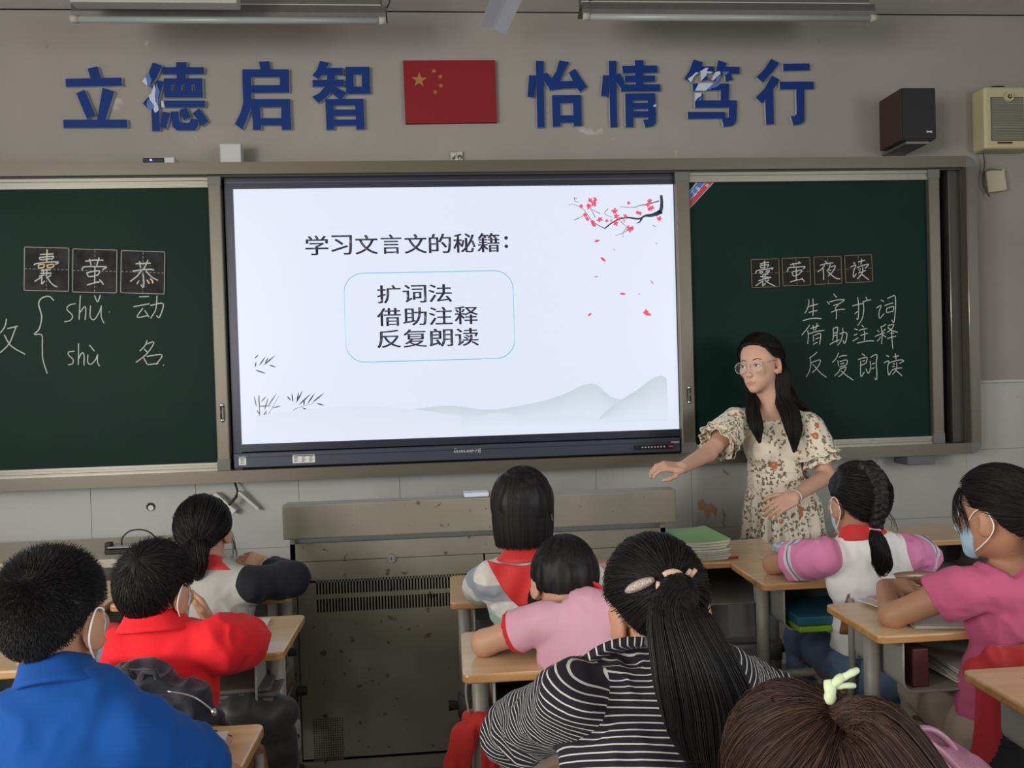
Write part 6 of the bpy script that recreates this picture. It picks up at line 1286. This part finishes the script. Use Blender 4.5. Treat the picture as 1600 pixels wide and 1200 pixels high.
bm = bmesh.new(); c_ = I['neck']; tube(bm, [Vector(c_+I['rt']*math.cos(a)*.060+np.cross(I['nd'], I['rt'])*math.sin(a)*.058+I['nd']*.035) for a in np.linspace(0, 6.283, 30)], .0012, 6); bm_link('necklace', bm, mat('necklace_silver', (.5, .45, .35), .3, .8), root, True)

# 10 the teacher ---------------------------------------------------------------
def dress_mat():
    m = bpy.data.materials.new('dress_floral'); m.use_nodes = True; N, L = nt(m); b = N['Principled BSDF']; tc = N.new('ShaderNodeTexCoord'); O = tc.outputs['Object']
    def noise(sc, det=3):
        n = N.new('ShaderNodeTexNoise'); n.inputs['Scale'].default_value = sc; n.inputs['Detail'].default_value = det; L.new(O, n.inputs['Vector']); return n
    def voro(sc, vec=O, rnd=1.0):
        v = N.new('ShaderNodeTexVoronoi'); v.inputs['Scale'].default_value = sc; v.inputs['Randomness'].default_value = rnd; L.new(vec, v.inputs['Vector']); return v
    nz = noise(60, 2); wv = N.new('ShaderNodeVectorMath'); wv.operation = 'MULTIPLY_ADD'; L.new(nz.outputs['Color'], wv.inputs[0]); wv.inputs[1].default_value = (.03, .03, .03); L.new(O, wv.inputs[2])
    leafv = voro(62, wv.outputs[0]); leaf = math_n(N, L, 'LESS_THAN', leafv.outputs['Distance'], .44)
    mp = N.new('ShaderNodeMapping'); mp.inputs['Scale'].default_value = (1, 1, .42); L.new(O, mp.inputs[0])
    gn = N.new('ShaderNodeTexNoise'); gn.inputs['Scale'].default_value = 19; gn.inputs['Detail'].default_value = 2.5; L.new(mp.outputs[0], gn.inputs['Vector']); g = math_n(N, L, 'GREATER_THAN', gn.outputs[0], .475)
    lf = math_n(N, L, 'MULTIPLY', leaf, g)
    cr = N.new('ShaderNodeValToRGB'); L.new(math_n(N, L, 'FRACT', math_n(N, L, 'MULTIPLY', leafv.outputs['Position'] if False else nz.outputs[0], 7.3)), cr.inputs[0])
    cr.color_ramp.elements[0].color = (.075, .060, .038, 1); cr.color_ramp.elements[1].color = (.24, .21, .11, 1)
    col = mixc(N, L, lf, (.70, .62, .49), cr.outputs[0])
    fv = voro(12, wv.outputs[0]); fd = math_n(N, L, 'LESS_THAN', fv.outputs['Distance'], .19); sep = N.new('ShaderNodeSeparateColor'); L.new(fv.outputs['Color'], sep.inputs[0]); pick = math_n(N, L, 'GREATER_THAN', sep.outputs[0], .55)
    col = mixc(N, L, math_n(N, L, 'MULTIPLY', fd, pick), col, (.46, .12, .06))
    f2 = math_n(N, L, 'LESS_THAN', fv.outputs['Distance'], .05); col = mixc(N, L, math_n(N, L, 'MULTIPLY', f2, pick), col, (.55, .30, .14))
    L.new(col, b.inputs['Base Color']); b.inputs['Roughness'].default_value = .8; b.inputs['Sheen Weight'].default_value = .2; return m
DRESS = dress_mat(); SKT = skin_mat('skin_teacher', (.58, .34, .24)); 
tn, tL, tR, tH = V3(1204, 636, 3.40), V3(1260, 662, 3.37), V3(1155, 656, 3.40), V3(1222, 800, 3.43)
elR, wrR = V3(1106, 708, 3.25), V3(1066, 731, 3.08); elL, wrL = V3(1291, 744, 3.31), V3(1240, 777, 3.13)
lg_ = [(tH+A3((-.08, 0, -.03)), tH+A3((-.085, .0, -.34)), A3((tH[0]-.09, tH[1]+.02, .09))), (tH+A3((.08, 0, -.03)), tH+A3((.085, .0, -.34)), A3((tH[0]+.09, tH[1]+.02, .09)))]
root, F, I = person('person', 'woman teacher in glasses and a cream floral puff-sleeve dress, arm held out beside the display', (V3(1187, 570, 3.38), math.radians(180+50), math.radians(3), math.radians(5)), tn, tL, tR, tH,
    (elL, wrL, (-.88, -.15, -.38), (-.25, -.72, .65), .55), (elR, wrR, (-.97, -.10, .12), (-.05, -.35, 1), .62), SKT, None, s=1.0, hh=1.03, h=.0033, legs=lg_)
torso, up, fw, rt, s = I['torso'], I['up'], I['fw'], I['rt'], 1.0
lp = lambda t: tH+(tn-tH)*t
extra = [Ell(lp(.62)+fw*.045+rt*.05, (.06, .05, .06), k=.03), Ell(lp(.62)+fw*.045-rt*.05, (.06, .05, .06), k=.03), Cone(lp(.36), lp(.40), .112, .112, flat=(fw, .80), k=.02)]
wz = lp(.38); hemc = A3((tH[0]+.01, tH[1]-.01, .42)); skirt = [Cone(wz, tH, .108, .150, flat=(A3((0, 1, 0)), .86), k=.03), Cone(tH, hemc, .150, .235, flat=(A3((0, 1, 0)), .80), k=.03)]
sl_ = []; ends = []
for sh, el, nm in ((tL, elL, 0), (tR, elR, 1)):
    d = el-sh; sl_ += [Cone(sh+d*.10, sh+d*.52, .058, .070, k=.02)]; ends.append((sh+d*.62, d, sh))
f = Field(torso+extra+skirt+sl_, .0042, .008, .025)
for e, d, sh in ends: f.cut(Slab(e, d, .085, .10)); f.cut(Cone(e-unit(d)*.03, e+unit(d)*.1, .045, .048))
nk_z = at(1200, 656, 3.3).z; Rt = I['RT']
f.cut(Rbox(A3((lp(.9)[0]-.004, lp(.9)[1], nk_z+.10))+fw*.08, (.068, .14, .10), Rt, .008)); f.cut(Rbox(A3(tn)+up*.05, (.062, .2, .075), Rt, .01))
f.clip(lambda P: .46-P[..., 2])
P, q = f.mesh(2); n = normals(P, q); az = np.arctan2(P[:, 0]-wz[0], P[:, 1]-wz[1]); dn = np.clip((wz[2]-P[:, 2])/.35, 0, 1)
fold = np.sin(az*17+1.5*vnoise(P, 8)+P[:, 2]*2)*.010*dn+.004*(1-2*np.abs(vnoise(P*A3((1, 1, .5)), 24)))+(np.abs(P[:, 2]-wz[2]+.002) < .012)*-.004
dS = np.min([p.ev(P) for p in sl_], 0); fold = fold+np.clip(.02-dS, 0, .02)/.02*.005*vnoise(P, 30)
P = P+n*fold[:, None]; link('dress', pymesh('dress', P, q), DRESS, root, True)
for e, d, sh in ends:    # frilled sleeve ends
    dd = unit(d); a_ = unit(np.cross(dd, (0, 0, 1))); b_ = np.cross(dd, a_)
    def fr(a, v, o=0, r0=.060, r1=.078, L0=-.012, L1=.038): r = r0+(r1-r0)*v+.007*math.sin(a*9+o)*v; return Vector(e+dd*(L0+(L1-L0)*v+.004*math.sin(a*7)*v)+(a_*math.cos(a)+b_*math.sin(a))*r)
    band('sleeve_frill', lambda a, v: fr(a, v), root, DRESS, 72, 5, .0025); band('sleeve_frill', lambda a, v: fr(a, v, 1.5, .070, .090, -.035, .008), root, DRESS, 72, 5, .0025)
band('neck_frill', lambda a, v: Vector(lp(.5)*0+A3(wz)+A3((math.sin(a)*.118, math.cos(a)*.098, .006+.012*v+.003*math.sin(a*20)))), root, DRESS, 90, 3, .003) if False else None
HZ_Z = HZ_T
cap_mesh(F, .010, .0, root, HBL, .004, .003)
T = (.0, -.93, -.38); P = comb_to(F, T, 3000, .012, .02, lift=.006, steps=10, jit=.06, maxang=2.75); strands('hair_strands', P, .0007, root, HBL)
bk = F(0, -.09, -.03); fl_ = A3((0, 1, 0))
for gd, rr, n_ in (([F(-.045, -.075, -.005), F(-.070, -.050, -.055), V3(1222, 620, 3.36), V3(1234, 645, 3.30), V3(1240, 672, 3.265), V3(1241, 706, 3.262)], [.030, .036, .040, .044, .036, .010], 900),
                   ([F(.045, -.070, -.02), F(.060, -.035, -.085), V3(1177, 626, 3.38), V3(1177, 645, 3.31), V3(1182, 668, 3.27), V3(1187, 692, 3.268)], [.024, .030, .034, .034, .028, .008], 700),
                   ([F(-.05, -.07, -.03), V3(1238, 622, 3.42), V3(1256, 640, 3.40), V3(1262, 662, 3.35)], [.022, .026, .020, .006], 260)):
    core(gd, rr, root, HBL, h=.004, flat=fl_); strands('hair_strands', hang(gd, n_, rr, flat=fl_, endvar=.3, wild=.003), .0008, root, HBL)
BROW = mat('brow_dark', (.03, .018, .014), .8); LASH = mat('lash_dark', (.008, .006, .006), .6)
def on_face(x, z, e=.001):   # point just above the face surface
    hp = head_prims(F)[:6]; y = .12
    for _ in range(60):
        p = F(x, y, z); d = min(a.ev(p) for a in hp)
        if d < e*1.03+.0015: break
        y -= max(d*.8, .0006)
    return Vector(F(x, y, z))
for sx in (-1, 1):
    tubeo('eyebrow', [on_face(sx*x, z, .0005) for x, z in ((.014, .021), (.024, .026), (.036, .027), (.046, .021))], [.0012, .0024, .0021, .0009], BROW, root, 6)
    tubeo('eyelash', [Vector(F(sx*x, y, z)) for x, y, z in ((.018, .0865, .001), (.024, .0895, .0055), (.031, .0905, .0068), (.039, .088, .005), (.045, .083, .000))], [.0007, .0014, .0016, .0014, .0007], LASH, root, 6)
tubeo('mouth_line', [on_face(x, -.0708+.0012*abs(x)/.018, .0002) for x in (-.019, -.010, 0, .010, .019)], [.0003, .0008, .0009, .0008, .0003], mat('mouth_dark', (.12, .03, .03), .7), root, 6)
GOLD = mat('glasses_gold', (.62, .50, .40), .25, .7); CLEAR = mat('glasses_rim_clear', (.52, .50, .50), .2, .2)
gl_ = bmesh.new(); tmp = bmesh.new()
for sx in (-1, 1):
    rim = [F(sx*(.034+.027*math.cos(a)), .108-.012*abs(.5+.5*math.cos(a)), -.006+.0215*math.sin(a)+(.003 if math.sin(a) > 0 else 0)) for a in np.linspace(0, 2*math.pi, 28)]
    tube(gl_, [Vector(p) for p in rim], .0013, 6); tube(tmp, [Vector(F(sx*.061, .095, .004)), Vector(F(sx*.076, .05, .010)), Vector(F(sx*.081, -.006, .012))], .0018, 6)
tube(gl_, catmull([F(-.008, .108, .000), F(0, .111, .004), F(.008, .108, .000)], 4), .0012, 6)
g_ = bm_link('glasses', gl_, CLEAR, root, True); bm_link('glasses_temple', tmp, GOLD, g_, True)
for sx in (-1, 1):
    bm = bmesh.new(); vs = [bm.verts.new(Vector(F(sx*(.034+.0265*math.cos(a)), .1078-.012*abs(.5+.5*math.cos(a)), -.006+.021*math.sin(a)+(.003 if math.sin(a) > 0 else 0)))) for a in np.linspace(0, 2*math.pi, 28)[:-1]]; bm.faces.new(vs); bm_link('lens', bm, mat('lens_glass', (.9, .9, .9), .03, alpha=.03), g_)
bd = unit(wrL-elL); bc = wrL-bd*.012; ba = unit(np.cross(bd, (0, 0, 1))); bb2 = np.cross(bd, ba)
band('bracelet', lambda a, v: Vector(bc+bd*(v-.5)*.014+(ba*math.cos(a)*.031+bb2*math.sin(a)*.029)), root, mat('bracelet_pale', (.60, .56, .50), .35, .2, bump=.6, bscale=500), 32, 3, .004)

# ------------------------------------------------------------------ things lying about
def sheets(name, label, cat, c, w_, d_, n, rz, cols, th=.004, jit=.006, grp=None, each=None):
    """stack of exercise books, each its own object"""
    out = []
    for i in range(n):
        lb = each[i] if each else label; t = thing(name, lb, cat, (c[0], c[1], c[2]+i*th), grp)
        rot = Matrix.Rotation(rz+random.uniform(-.05, .05), 3, 'Z'); o_ = Vector((random.uniform(-jit, jit), random.uniform(-jit, jit), 0)); z0 = c[2]+i*th+.0006; cc = Vector((c[0], c[1], z0))+o_
        boxo('pages', (cc.x-w_/2+.002, cc.y-d_/2+.002, z0+.0006), (cc.x+w_/2-.002, cc.y+d_/2-.002, z0+th-.0014), mat('page_white', (.62, .61, .56), .8), t, rot=rot, c=cc)
        boxo('cover', (cc.x-w_/2, cc.y-d_/2, z0+th-.0014), (cc.x+w_/2, cc.y+d_/2, z0+th-.0004), cols[i % len(cols)], t, rot=rot, c=cc); boxo('back_cover', (cc.x-w_/2, cc.y-d_/2, z0), (cc.x+w_/2, cc.y+d_/2, z0+.0007), cols[i % len(cols)], t, rot=rot, c=cc); out.append(t)
    return out
mat('page_white', (.62, .61, .56), .8); CG = mat('book_green', (.28, .50, .22), .5); CYL = mat('book_cream_green', (.55, .60, .36), .6); CWH = mat('book_white', (.58, .58, .54), .7); CBL = mat('book_dark_edge', (.05, .06, .09), .5)
bc_ = atz(1092, 866, .741); TZ = .7406; grp_ = 'exercise books stacked on the desk before the teacher'
ordn = ['bottom', 'second lowest', 'third', 'fourth', 'fifth', 'sixth', 'seventh', 'eighth', 'ninth']
each = ['%s exercise book of the stack on the desk before the teacher, counted upwards, %s' % (ordn[i], 'white' if i < 5 else 'cream-green') for i in range(9)]
def curved_book(c, w_, d_, th, rz, mt, lb, bend):
    t = thing('exercise_book', lb, 'book', c, grp_)
    M = Matrix.Translation(c) @ Matrix.Rotation(rz, 4, 'Z'); prof = [(-w_/2+w_*k/10, bend*(abs(k-5)/5)**3*(1 if k > 5 else .2)) for k in range(11)]
    for nm, za, zb_, m_, e in (('pages', .0008, th-.001, MATS['page_white'], .003), ('cover', th-.001, th, mt, 0)):
        bm = bmesh.new(); A_ = []
        for x, z in prof:
            xx = x*(1-e/w_*2); A_.append([bm.verts.new(M @ Vector((xx, y, z+zz_))) for y, zz_ in ((-d_/2+e, za), (d_/2-e, za), (d_/2-e, zb_), (-d_/2+e, zb_))])
        for a, b in zip(A_, A_[1:]):
            for k in range(4): bm.faces.new((a[k], b[k], b[(k+1) % 4], a[(k+1) % 4]))
        bm.faces.new(A_[0]); bm.faces.new(A_[-1]); bm_link(nm, bm, m_, t)
z = TZ+.0004
for i in range(9):
    th = .0055 if i < 5 else .0095; curved_book(Vector((bc_.x-.02+random.uniform(-.006, .006), bc_.y+.02, z)), .20, .26, th, random.uniform(-.05, .05)+(.06 if i == 8 else 0), CWH if i < 5 else (CYL if i < 8 else CG), each[i] if i < 8 else 'top exercise book of the stack, with a bright green cover', .004 if i < 5 else .006); z += th+.0006
tag(tubeo('red_pen', [atz(1128, 872, .747), atz(1153, 871, .746)], .005, mat('pen_red', (.35, .03, .03), .4), None, 8), 'dark red pen lying right of the exercise book stack', 'pen')
a = atz(1225, 862, .745); pc = thing('pencil_bag', 'clear and pale blue crumpled bag on the desk beside the girl in white', 'bag', (a.x, a.y, .74))
f = Field([Ell((a.x, a.y, .762), (.045, .03, .022), k=.01), Ell((a.x+.03, a.y+.01, .758), (.035, .03, .018), k=.01)], .004, 0, .01); P, q = f.mesh(1); n = normals(P, q); P = P+n*(vnoise(P, 70)*.007)[:, None]; P[:, 2] = np.maximum(P[:, 2], .7412); link('bag_film', pymesh('bag_film', P, q), mat('bag_pale_blue', (.40, .50, .58), .2, var=.5, vscale=40), pc, True)
# folders in the white-shirt girl's desk
def in_desk(d, name, label, cat, mt, fx, w_, z0, th, dz=0, rz=0, grp=None, y0=-.02, dep=.22):
    top_ = [c for c in d.children if c.name.startswith('desktop')][0]; co = [v.co for v in top_.data.vertices]; xl, xr, yn, zz_ = min(c.x for c in co), max(c.x for c in co), min(c.y for c in co), max(c.z for c in co)
    cx = xl+(xr-xl)*fx; zb_ = zz_-.1515+z0; t = thing(name, label, cat, (cx, yn+.1, zb_), grp)
    bm = bmesh.new(); box(bm, (cx-w_/2, yn+y0, zb_), (cx+w_/2, yn+y0+dep, zb_+th), Matrix.Rotation(rz, 3, 'Z')); bevel(bm, min(.004, th*.3), 2); bm_link('body', bm, mt, t); return t, (cx, yn, zb_)
in_desk(d_wg, 'folder', 'lime green folder under the blue one in the white-shirt girl\'s desk', 'folder', mat('folder_lime', (.22, .42, .02), .45), .36, .24, .001, .018, y0=-.035)
in_desk(d_wg, 'folder', 'teal blue folder on the lime one in the white-shirt girl\'s desk', 'folder', mat('folder_teal', (.02, .11, .17), .4), .35, .235, .021, .028, y0=-.03)
for i in range(7): in_desk(d_rp, 'paper_sheet', 'crumpled worksheets and exercise books inside the desk of the girl in bright pink', 'paper', MATS['page_white'], .56+.02*math.sin(i*2.1), .20+.03*math.sin(i), .002+i*.0055, .0028, rz=.10*math.sin(i*3.7), grp='worksheets in the bright pink girl\'s desk', y0=.02+.012*math.sin(i*1.3))
in_desk(d_rp, 'book', 'dark maroon book standing at the left inside the bright pink girl\'s desk', 'book', mat('book_maroon', (.10, .025, .03), .6), .22, .045, .002, .10, y0=.03)
for i in range(4): in_desk(d_rb, 'book', 'flat grey-brown books inside the red-shirted boy\'s desk', 'book', mat('book_greybrown', (.12, .10, .09), .6), .62+.02*i % .06, .30, .002+i*.013, .011, rz=.02*i, grp='books in the red-shirted boy\'s desk', y0=.02)
t_, _c = in_desk(d_bg, 'pencil_box', 'dark glossy pencil box inside the bobbed girl\'s desk', 'box', mat('box_dark_gloss', (.02, .022, .028), .2), .32, .12, .002, .035, y0=.0, dep=.1)
# papers on desks
a = atz(398, 985, .741); sheets('notebook', 'open white notebook on the right of the red-shirted boy\'s desk', 'notebook', (a.x-.05, a.y, TZ), .16, .18, 1, .12, [CWH], .006)
a = atz(333, 1180, .741); sheets('notebook', 'white notebook with lifted pages by the blue-shirted boy\'s arm', 'notebook', (a.x-.04, a.y-.02, TZ), .12, .20, 1, .15, [CWH], .010)
cp = bmesh.new(); b_ = atz(356, 1162, .752); A_ = [[Vector((b_.x-.035+.006*k, b_.y+.02-.15*j/6, .7405+.006+.010*math.sin(k*1.1)+.002*j/6)) for k in range(8)] for j in range(7)]
V_ = [[cp.verts.new(p) for p in r] for r in A_]
for j in range(6):
    for k in range(7): cp.faces.new((V_[j][k], V_[j][k+1], V_[j+1][k+1], V_[j+1][k]))
bmesh.ops.solidify(cp, geom=list(cp.faces), thickness=.001); tag(bm_link('curled_page', cp, mat('page_bluish', (.56, .60, .60), .7), None, True), 'curled bluish-white page on the wooden desk right of the white notebook', 'paper')
a = atz(330, 948, .745); tag(boxo('pencil_case', (a.x-.02, a.y-.02, .742), (a.x+.10, a.y+.04, .765), mat('case_navy', (.03, .035, .13), .5), None, .006), 'dark blue pencil case on the desk before the red-shirted boy', 'pencil case')
a = atz(1430, 950, .745); t = thing('open_book', 'open book with a pink-edged page held by the girl in bright pink', 'book', (a.x, a.y, .742))
for k, (dx, rz_, m_) in enumerate(((-.03, .25, MATS['page_white']), (.0, .18, mat('page_pink_edge', (.60, .40, .44), .7)), (.03, .1, MATS['page_white']))): 
    c_ = Vector((a.x+dx+.03, a.y+.05, .750+k*.007)); bm = bmesh.new(); box(bm, c_-Vector((.11, .07, .0012)), c_+Vector((.11, .07, .0012)), Matrix.Rotation(rz_, 3, 'Z') @ Matrix.Rotation(-.03*k, 3, 'Y')); bm_link('page', bm, m_, t)
a = atz(1462, 975, .741); sheets('worksheet', 'loose white worksheet hanging over the near edge of the bright pink girl\'s desk', 'paper', (a.x+.02, a.y+.02, TZ), .16, .13, 3, -.2, [CWH], .002, .012, 'loose worksheets on the bright pink girl\'s desk')
a = atz(742, 903, .745); tag(boxo('eraser', (a.x-.02, a.y-.01, .7408), (a.x+.03, a.y+.02, .756), mat('eraser_grey', (.25, .23, .2), .8), None, .004), 'small grey eraser block on the bobbed girl\'s desk', 'eraser')
a = atz(942, 893, .745); t = thing('pencil_pouch', 'pink and yellow pencil pouch partly hidden behind the striped-hoodie girl\'s head', 'pencil case', (a.x, a.y, .741))
boxo('pouch', (a.x-.02, a.y, .7412), (a.x+.10, a.y+.07, .775), mat('pouch_pink', (.50, .28, .27), .6), t, .010); boxo('pouch_tab', (a.x-.045, a.y+.01, .7412), (a.x-.021, a.y+.03, .775), mat('pouch_yellow', (.58, .38, .04), .6), t, .005)
# red scarf knotted round the leg of the pale pink girl's desk
sl = thing('red_neckerchief', 'red neckerchief knotted around the left leg of the pale pink girl\'s desk', 'scarf', tuple(at(735, 1130, 1.99)))
top_ = [c for c in d_pg.children if c.name.startswith('desktop')][0]; lx = min(v.co.x for v in top_.data.vertices)+.045; ly = (min(v.co.y for v in top_.data.vertices)+max(v.co.y for v in top_.data.vertices))/2-.03
kz = at(745, 1122, ly).z; kn = A3((lx, ly, kz)); yk = ly-.03
pr = [Ell((lx, yk, kz), (.030, .020, .020), k=.01), Cone((lx-.03, ly, kz+.004), (lx+.03, ly, kz+.004), .018, .018, k=.01)]
def tail_(pts, rs, fx): return [Cone(pts[i], pts[i+1], rs[i], rs[i+1], flat=(A3((fx, 1, 0)), .35), k=.012) for i in range(len(pts)-1)]
pr += tail_([(lx-.01, yk, kz), (lx-.045, yk-.005, kz-.03), (lx-.062, yk-.004, kz-.10), (lx-.060, yk, kz-.20), (lx-.045, yk, kz-.30)], [.022, .030, .034, .032, .012], .2)
pr += tail_([(lx+.01, yk, kz), (lx+.035, yk-.004, kz-.05), (lx+.040, yk-.004, kz-.13), (lx+.030, yk, kz-.22), (lx+.022, yk, kz-.27)], [.022, .034, .042, .040, .014], -.2)
f = Field(pr, .0045, 0, .012); P, q = f.mesh(2); n = normals(P, q); P = P+n*(.006*(1-2*np.abs(vnoise(P*A3((1, 1, .3)), 42))))[:, None]; link('scarf_cloth', pymesh('scarf_cloth', P, q), REDS, sl, True)
tubeo('spring_cord', catmull([(lx-.030, ly-.01, kz+.13), (lx-.036, ly-.01, kz+.07), (lx-.030, ly-.02, kz+.02)], 6), .003, mat('cord_grey', (.3, .3, .3), .5), sl, 6)
# dark jacket over the red-shirted boy's chair
jk = thing('dark_jacket', 'dark navy jacket with a zip bundled over the chair behind the boy in red', 'jacket', tuple(at(255, 1090, 1.75)))
J = lambda x, y, Y=1.715: V3(x, y, Y)
f = Field([Cone(J(120, 1085), J(225, 1080), .050, .050, k=.03), Cone(J(225, 1080), J(300, 1100), .050, .036, k=.03), Cone(J(300, 1100), J(345, 1140), .030, .016, k=.03), Cone(J(150, 1120), J(290, 1125), .045, .034, k=.03)], .0055, 0, .03)
P, q = f.mesh(2); n = normals(P, q); W_ = P@np.array([[1, 0, .5], [0, 1, 0], [-.35, 0, 1.6]]); P = P+n*(.011*(1-2*np.abs(vnoise(W_, 24))))[:, None]; link('jacket_cloth', pymesh('jacket_cloth', P, q), mat('jacket_navy', (.010, .011, .022), .75, bump=.3, bscale=250, sheen=.2), jk, True)
bm = bmesh.new(); tube(bm, catmull([J(262, 1080, 1.66), J(300, 1088, 1.665), J(326, 1105, 1.675), J(338, 1118, 1.68)], 6), .0022, 6); bm_link('zip', bm, mat('zip_steel', (.45, .45, .47), .3, .9), jk, True)
bm = bmesh.new(); tube(bm, [J(332, 1108, 1.675), J(337, 1117, 1.672)], .006, 8); bm_link('zip_pull', bm, MATS['zip_steel'], jk, True)
for x in (190, 232):
    bm = bmesh.new(); p = J(x, 1052, 1.67); tube(bm, [Vector(p)+Vector((-.018, 0, -.012)), Vector(p)+Vector((-.010, 0, .004)), Vector(p)+Vector((.012, 0, .003)), Vector(p)+Vector((.018, 0, -.012))], .006, 8); bm_link('belt_loop', bm, MATS['jacket_navy'], jk, True)
# grey bag under the red boy's desk, striped shoe-like bag hanging by the leg
gb_ = thing('grey_bag', 'dark grey soft bag on the floor under the red-shirted boy\'s desk', 'bag', tuple(at(385, 1130, 2.2)))
g0 = V3(385, 1120, 2.15); f = Field([Ell(g0, (.13, .06, .07), k=.03), Ell(g0+A3((-.02, .02, -.12)), (.15, .08, .14), k=.03)], .008, 0, .03); P, q = f.mesh(2); n = normals(P, q); P = P+n*(.010*(1-2*np.abs(vnoise(P, 16))))[:, None]; link('bag_cloth', pymesh('bag_cloth', P, q), mat('bag_grey', (.025, .025, .025), .5, sheen=.2), gb_, True)
wb = thing('white_pouch', 'white pouch with a dark red stripe beside the red-shirted boy\'s desk leg', 'bag', tuple(at(452, 1155, 2.35)))
w0 = V3(453, 1150, 2.33); f = Field([Rbox(w0, (.030, .02, .045), None, .012)], .004, 0, .01); P, q = f.mesh(1); me = pymesh('pouch_cloth', P, q); link('pouch_cloth', me, mat('pouch_white', (.42, .41, .39), .8), wb, True)
boxo('stripe', (w0[0]-.031, w0[1]-.0215, w0[2]+.002), (w0[0]+.031, w0[1]-.0195, w0[2]+.012), mat('stripe_maroon', (.16, .015, .02), .8), wb); tubeo('strap', catmull([w0+A3((-.02, 0, .04)), w0+A3((-.05, 0, .14)), w0+A3((-.065, 0, .24))], 5), [.010]*11, mat('strap_grey', (.16, .16, .15), .7), wb, 8)
# red jacket over the bright pink girl's chair, backpack and pink case beside it
rj = thing('red_jacket', 'red and black jacket hanging over the chair of the girl in bright pink', 'jacket', tuple(at(1570, 1110, 1.86)))
K = lambda x, y, Y=1.865: V3(x, y, Y)
f = Field([Cone(K(1545, 1022), K(1660, 1012), .016, .022, k=.02), Cone(K(1560, 1055), K(1550, 1210), .040, .052, flat=(A3((.1, 1, 0)), .4), k=.03), Cone(K(1610, 1050), K(1600, 1210), .045, .05, flat=(A3((0, 1, 0)), .4), k=.03), Cone(K(1650, 1050), K(1650, 1210), .045, .05, flat=(A3((0, 1, 0)), .4), k=.03), Cone(K(1530, 1050), K(1670, 1030), .03, .035, k=.02), Rbox(K(1620, 1110), (.13, .022, .13), None, .01, k=.03)], .0055, 0, .03)
P, q = f.mesh(2); n = normals(P, q); P = P+n*(.008*(1-2*np.abs(vnoise(P*A3((1, 1, .3)), 26))))[:, None]; me = pymesh('jacket_cloth', P, q); o = link('jacket_cloth', me, [mat('jacket_red', (.42, .015, .02), .8, sheen=.2), mat('jacket_black', (.012, .012, .014), .8)], rj, True)
xs_ = K(1588, 1120)[0]; cent = P[q].mean(1); me.polygons.foreach_set('material_index', ((cent[:, 0] > xs_-(.0)+(cent[:, 2]-.7)*.35) & (cent[:, 2] < .80)).astype(np.int32))
bp_ = thing('pink_backpack', 'dusty pink glittery school backpack beside the chair of the girl in bright pink', 'backpack', tuple(at(1440, 1180, 1.35)))
B_ = lambda x, y, Y=1.32: V3(x, y, Y)
f = Field([Rbox(B_(1432, 1260), (.085, .07, .12), np.array(Matrix.Rotation(.25, 3, 'Y')), .045, k=.02), Rbox(B_(1480, 1290), (.07, .09, .12), None, .04, k=.02)], .005, 0, .02); P, q = f.mesh(2); n = normals(P, q); P = P+n*(.004*(1-2*np.abs(vnoise(P, 22))))[:, None]; link('bag_body', pymesh('bag_body', P, q), mat('backpack_pink', (.32, .13, .20), .45, bump=.3, bscale=400, var=.15, vscale=60), bp_, True)
for Y_, o_ in ((1.24, 0), (1.29, 14)):
    bm = bmesh.new(); tube(bm, catmull([V3(1396-o_*.2, 1200, Y_), V3(1402+o_*.5, 1168-o_, Y_), V3(1430+o_, 1152-o_, Y_), V3(1465+o_, 1170-o_, Y_), V3(1500+o_, 1205, Y_)], 6), .006, 8); bm_link('piping', bm, mat('backpack_piping', (.36, .17, .24), .4), bp_, True)
pcn = thing('pink_case', 'neon pink rounded case sticking out above the dusty pink backpack', 'case', tuple(at(1470, 1165, 1.45)))
ori = [V3(1428, 1152, 1.42), V3(1462, 1158, 1.42), V3(1498, 1178, 1.42), V3(1510, 1190, 1.42)]; f = Field([Cone(ori[i], ori[i+1], .012, .013, k=.01) for i in range(3)]+[Cone(ori[i]-A3((0, 0, .10)), ori[i+1]-A3((0, 0, .10)), .012, .012, k=.01) for i in range(3)], .003, 0, .01); P, q = f.mesh(1); link('case_body', pymesh('case_body', P, q), mat('case_neon_pink', (.85, .03, .16), .3), pcn, True)
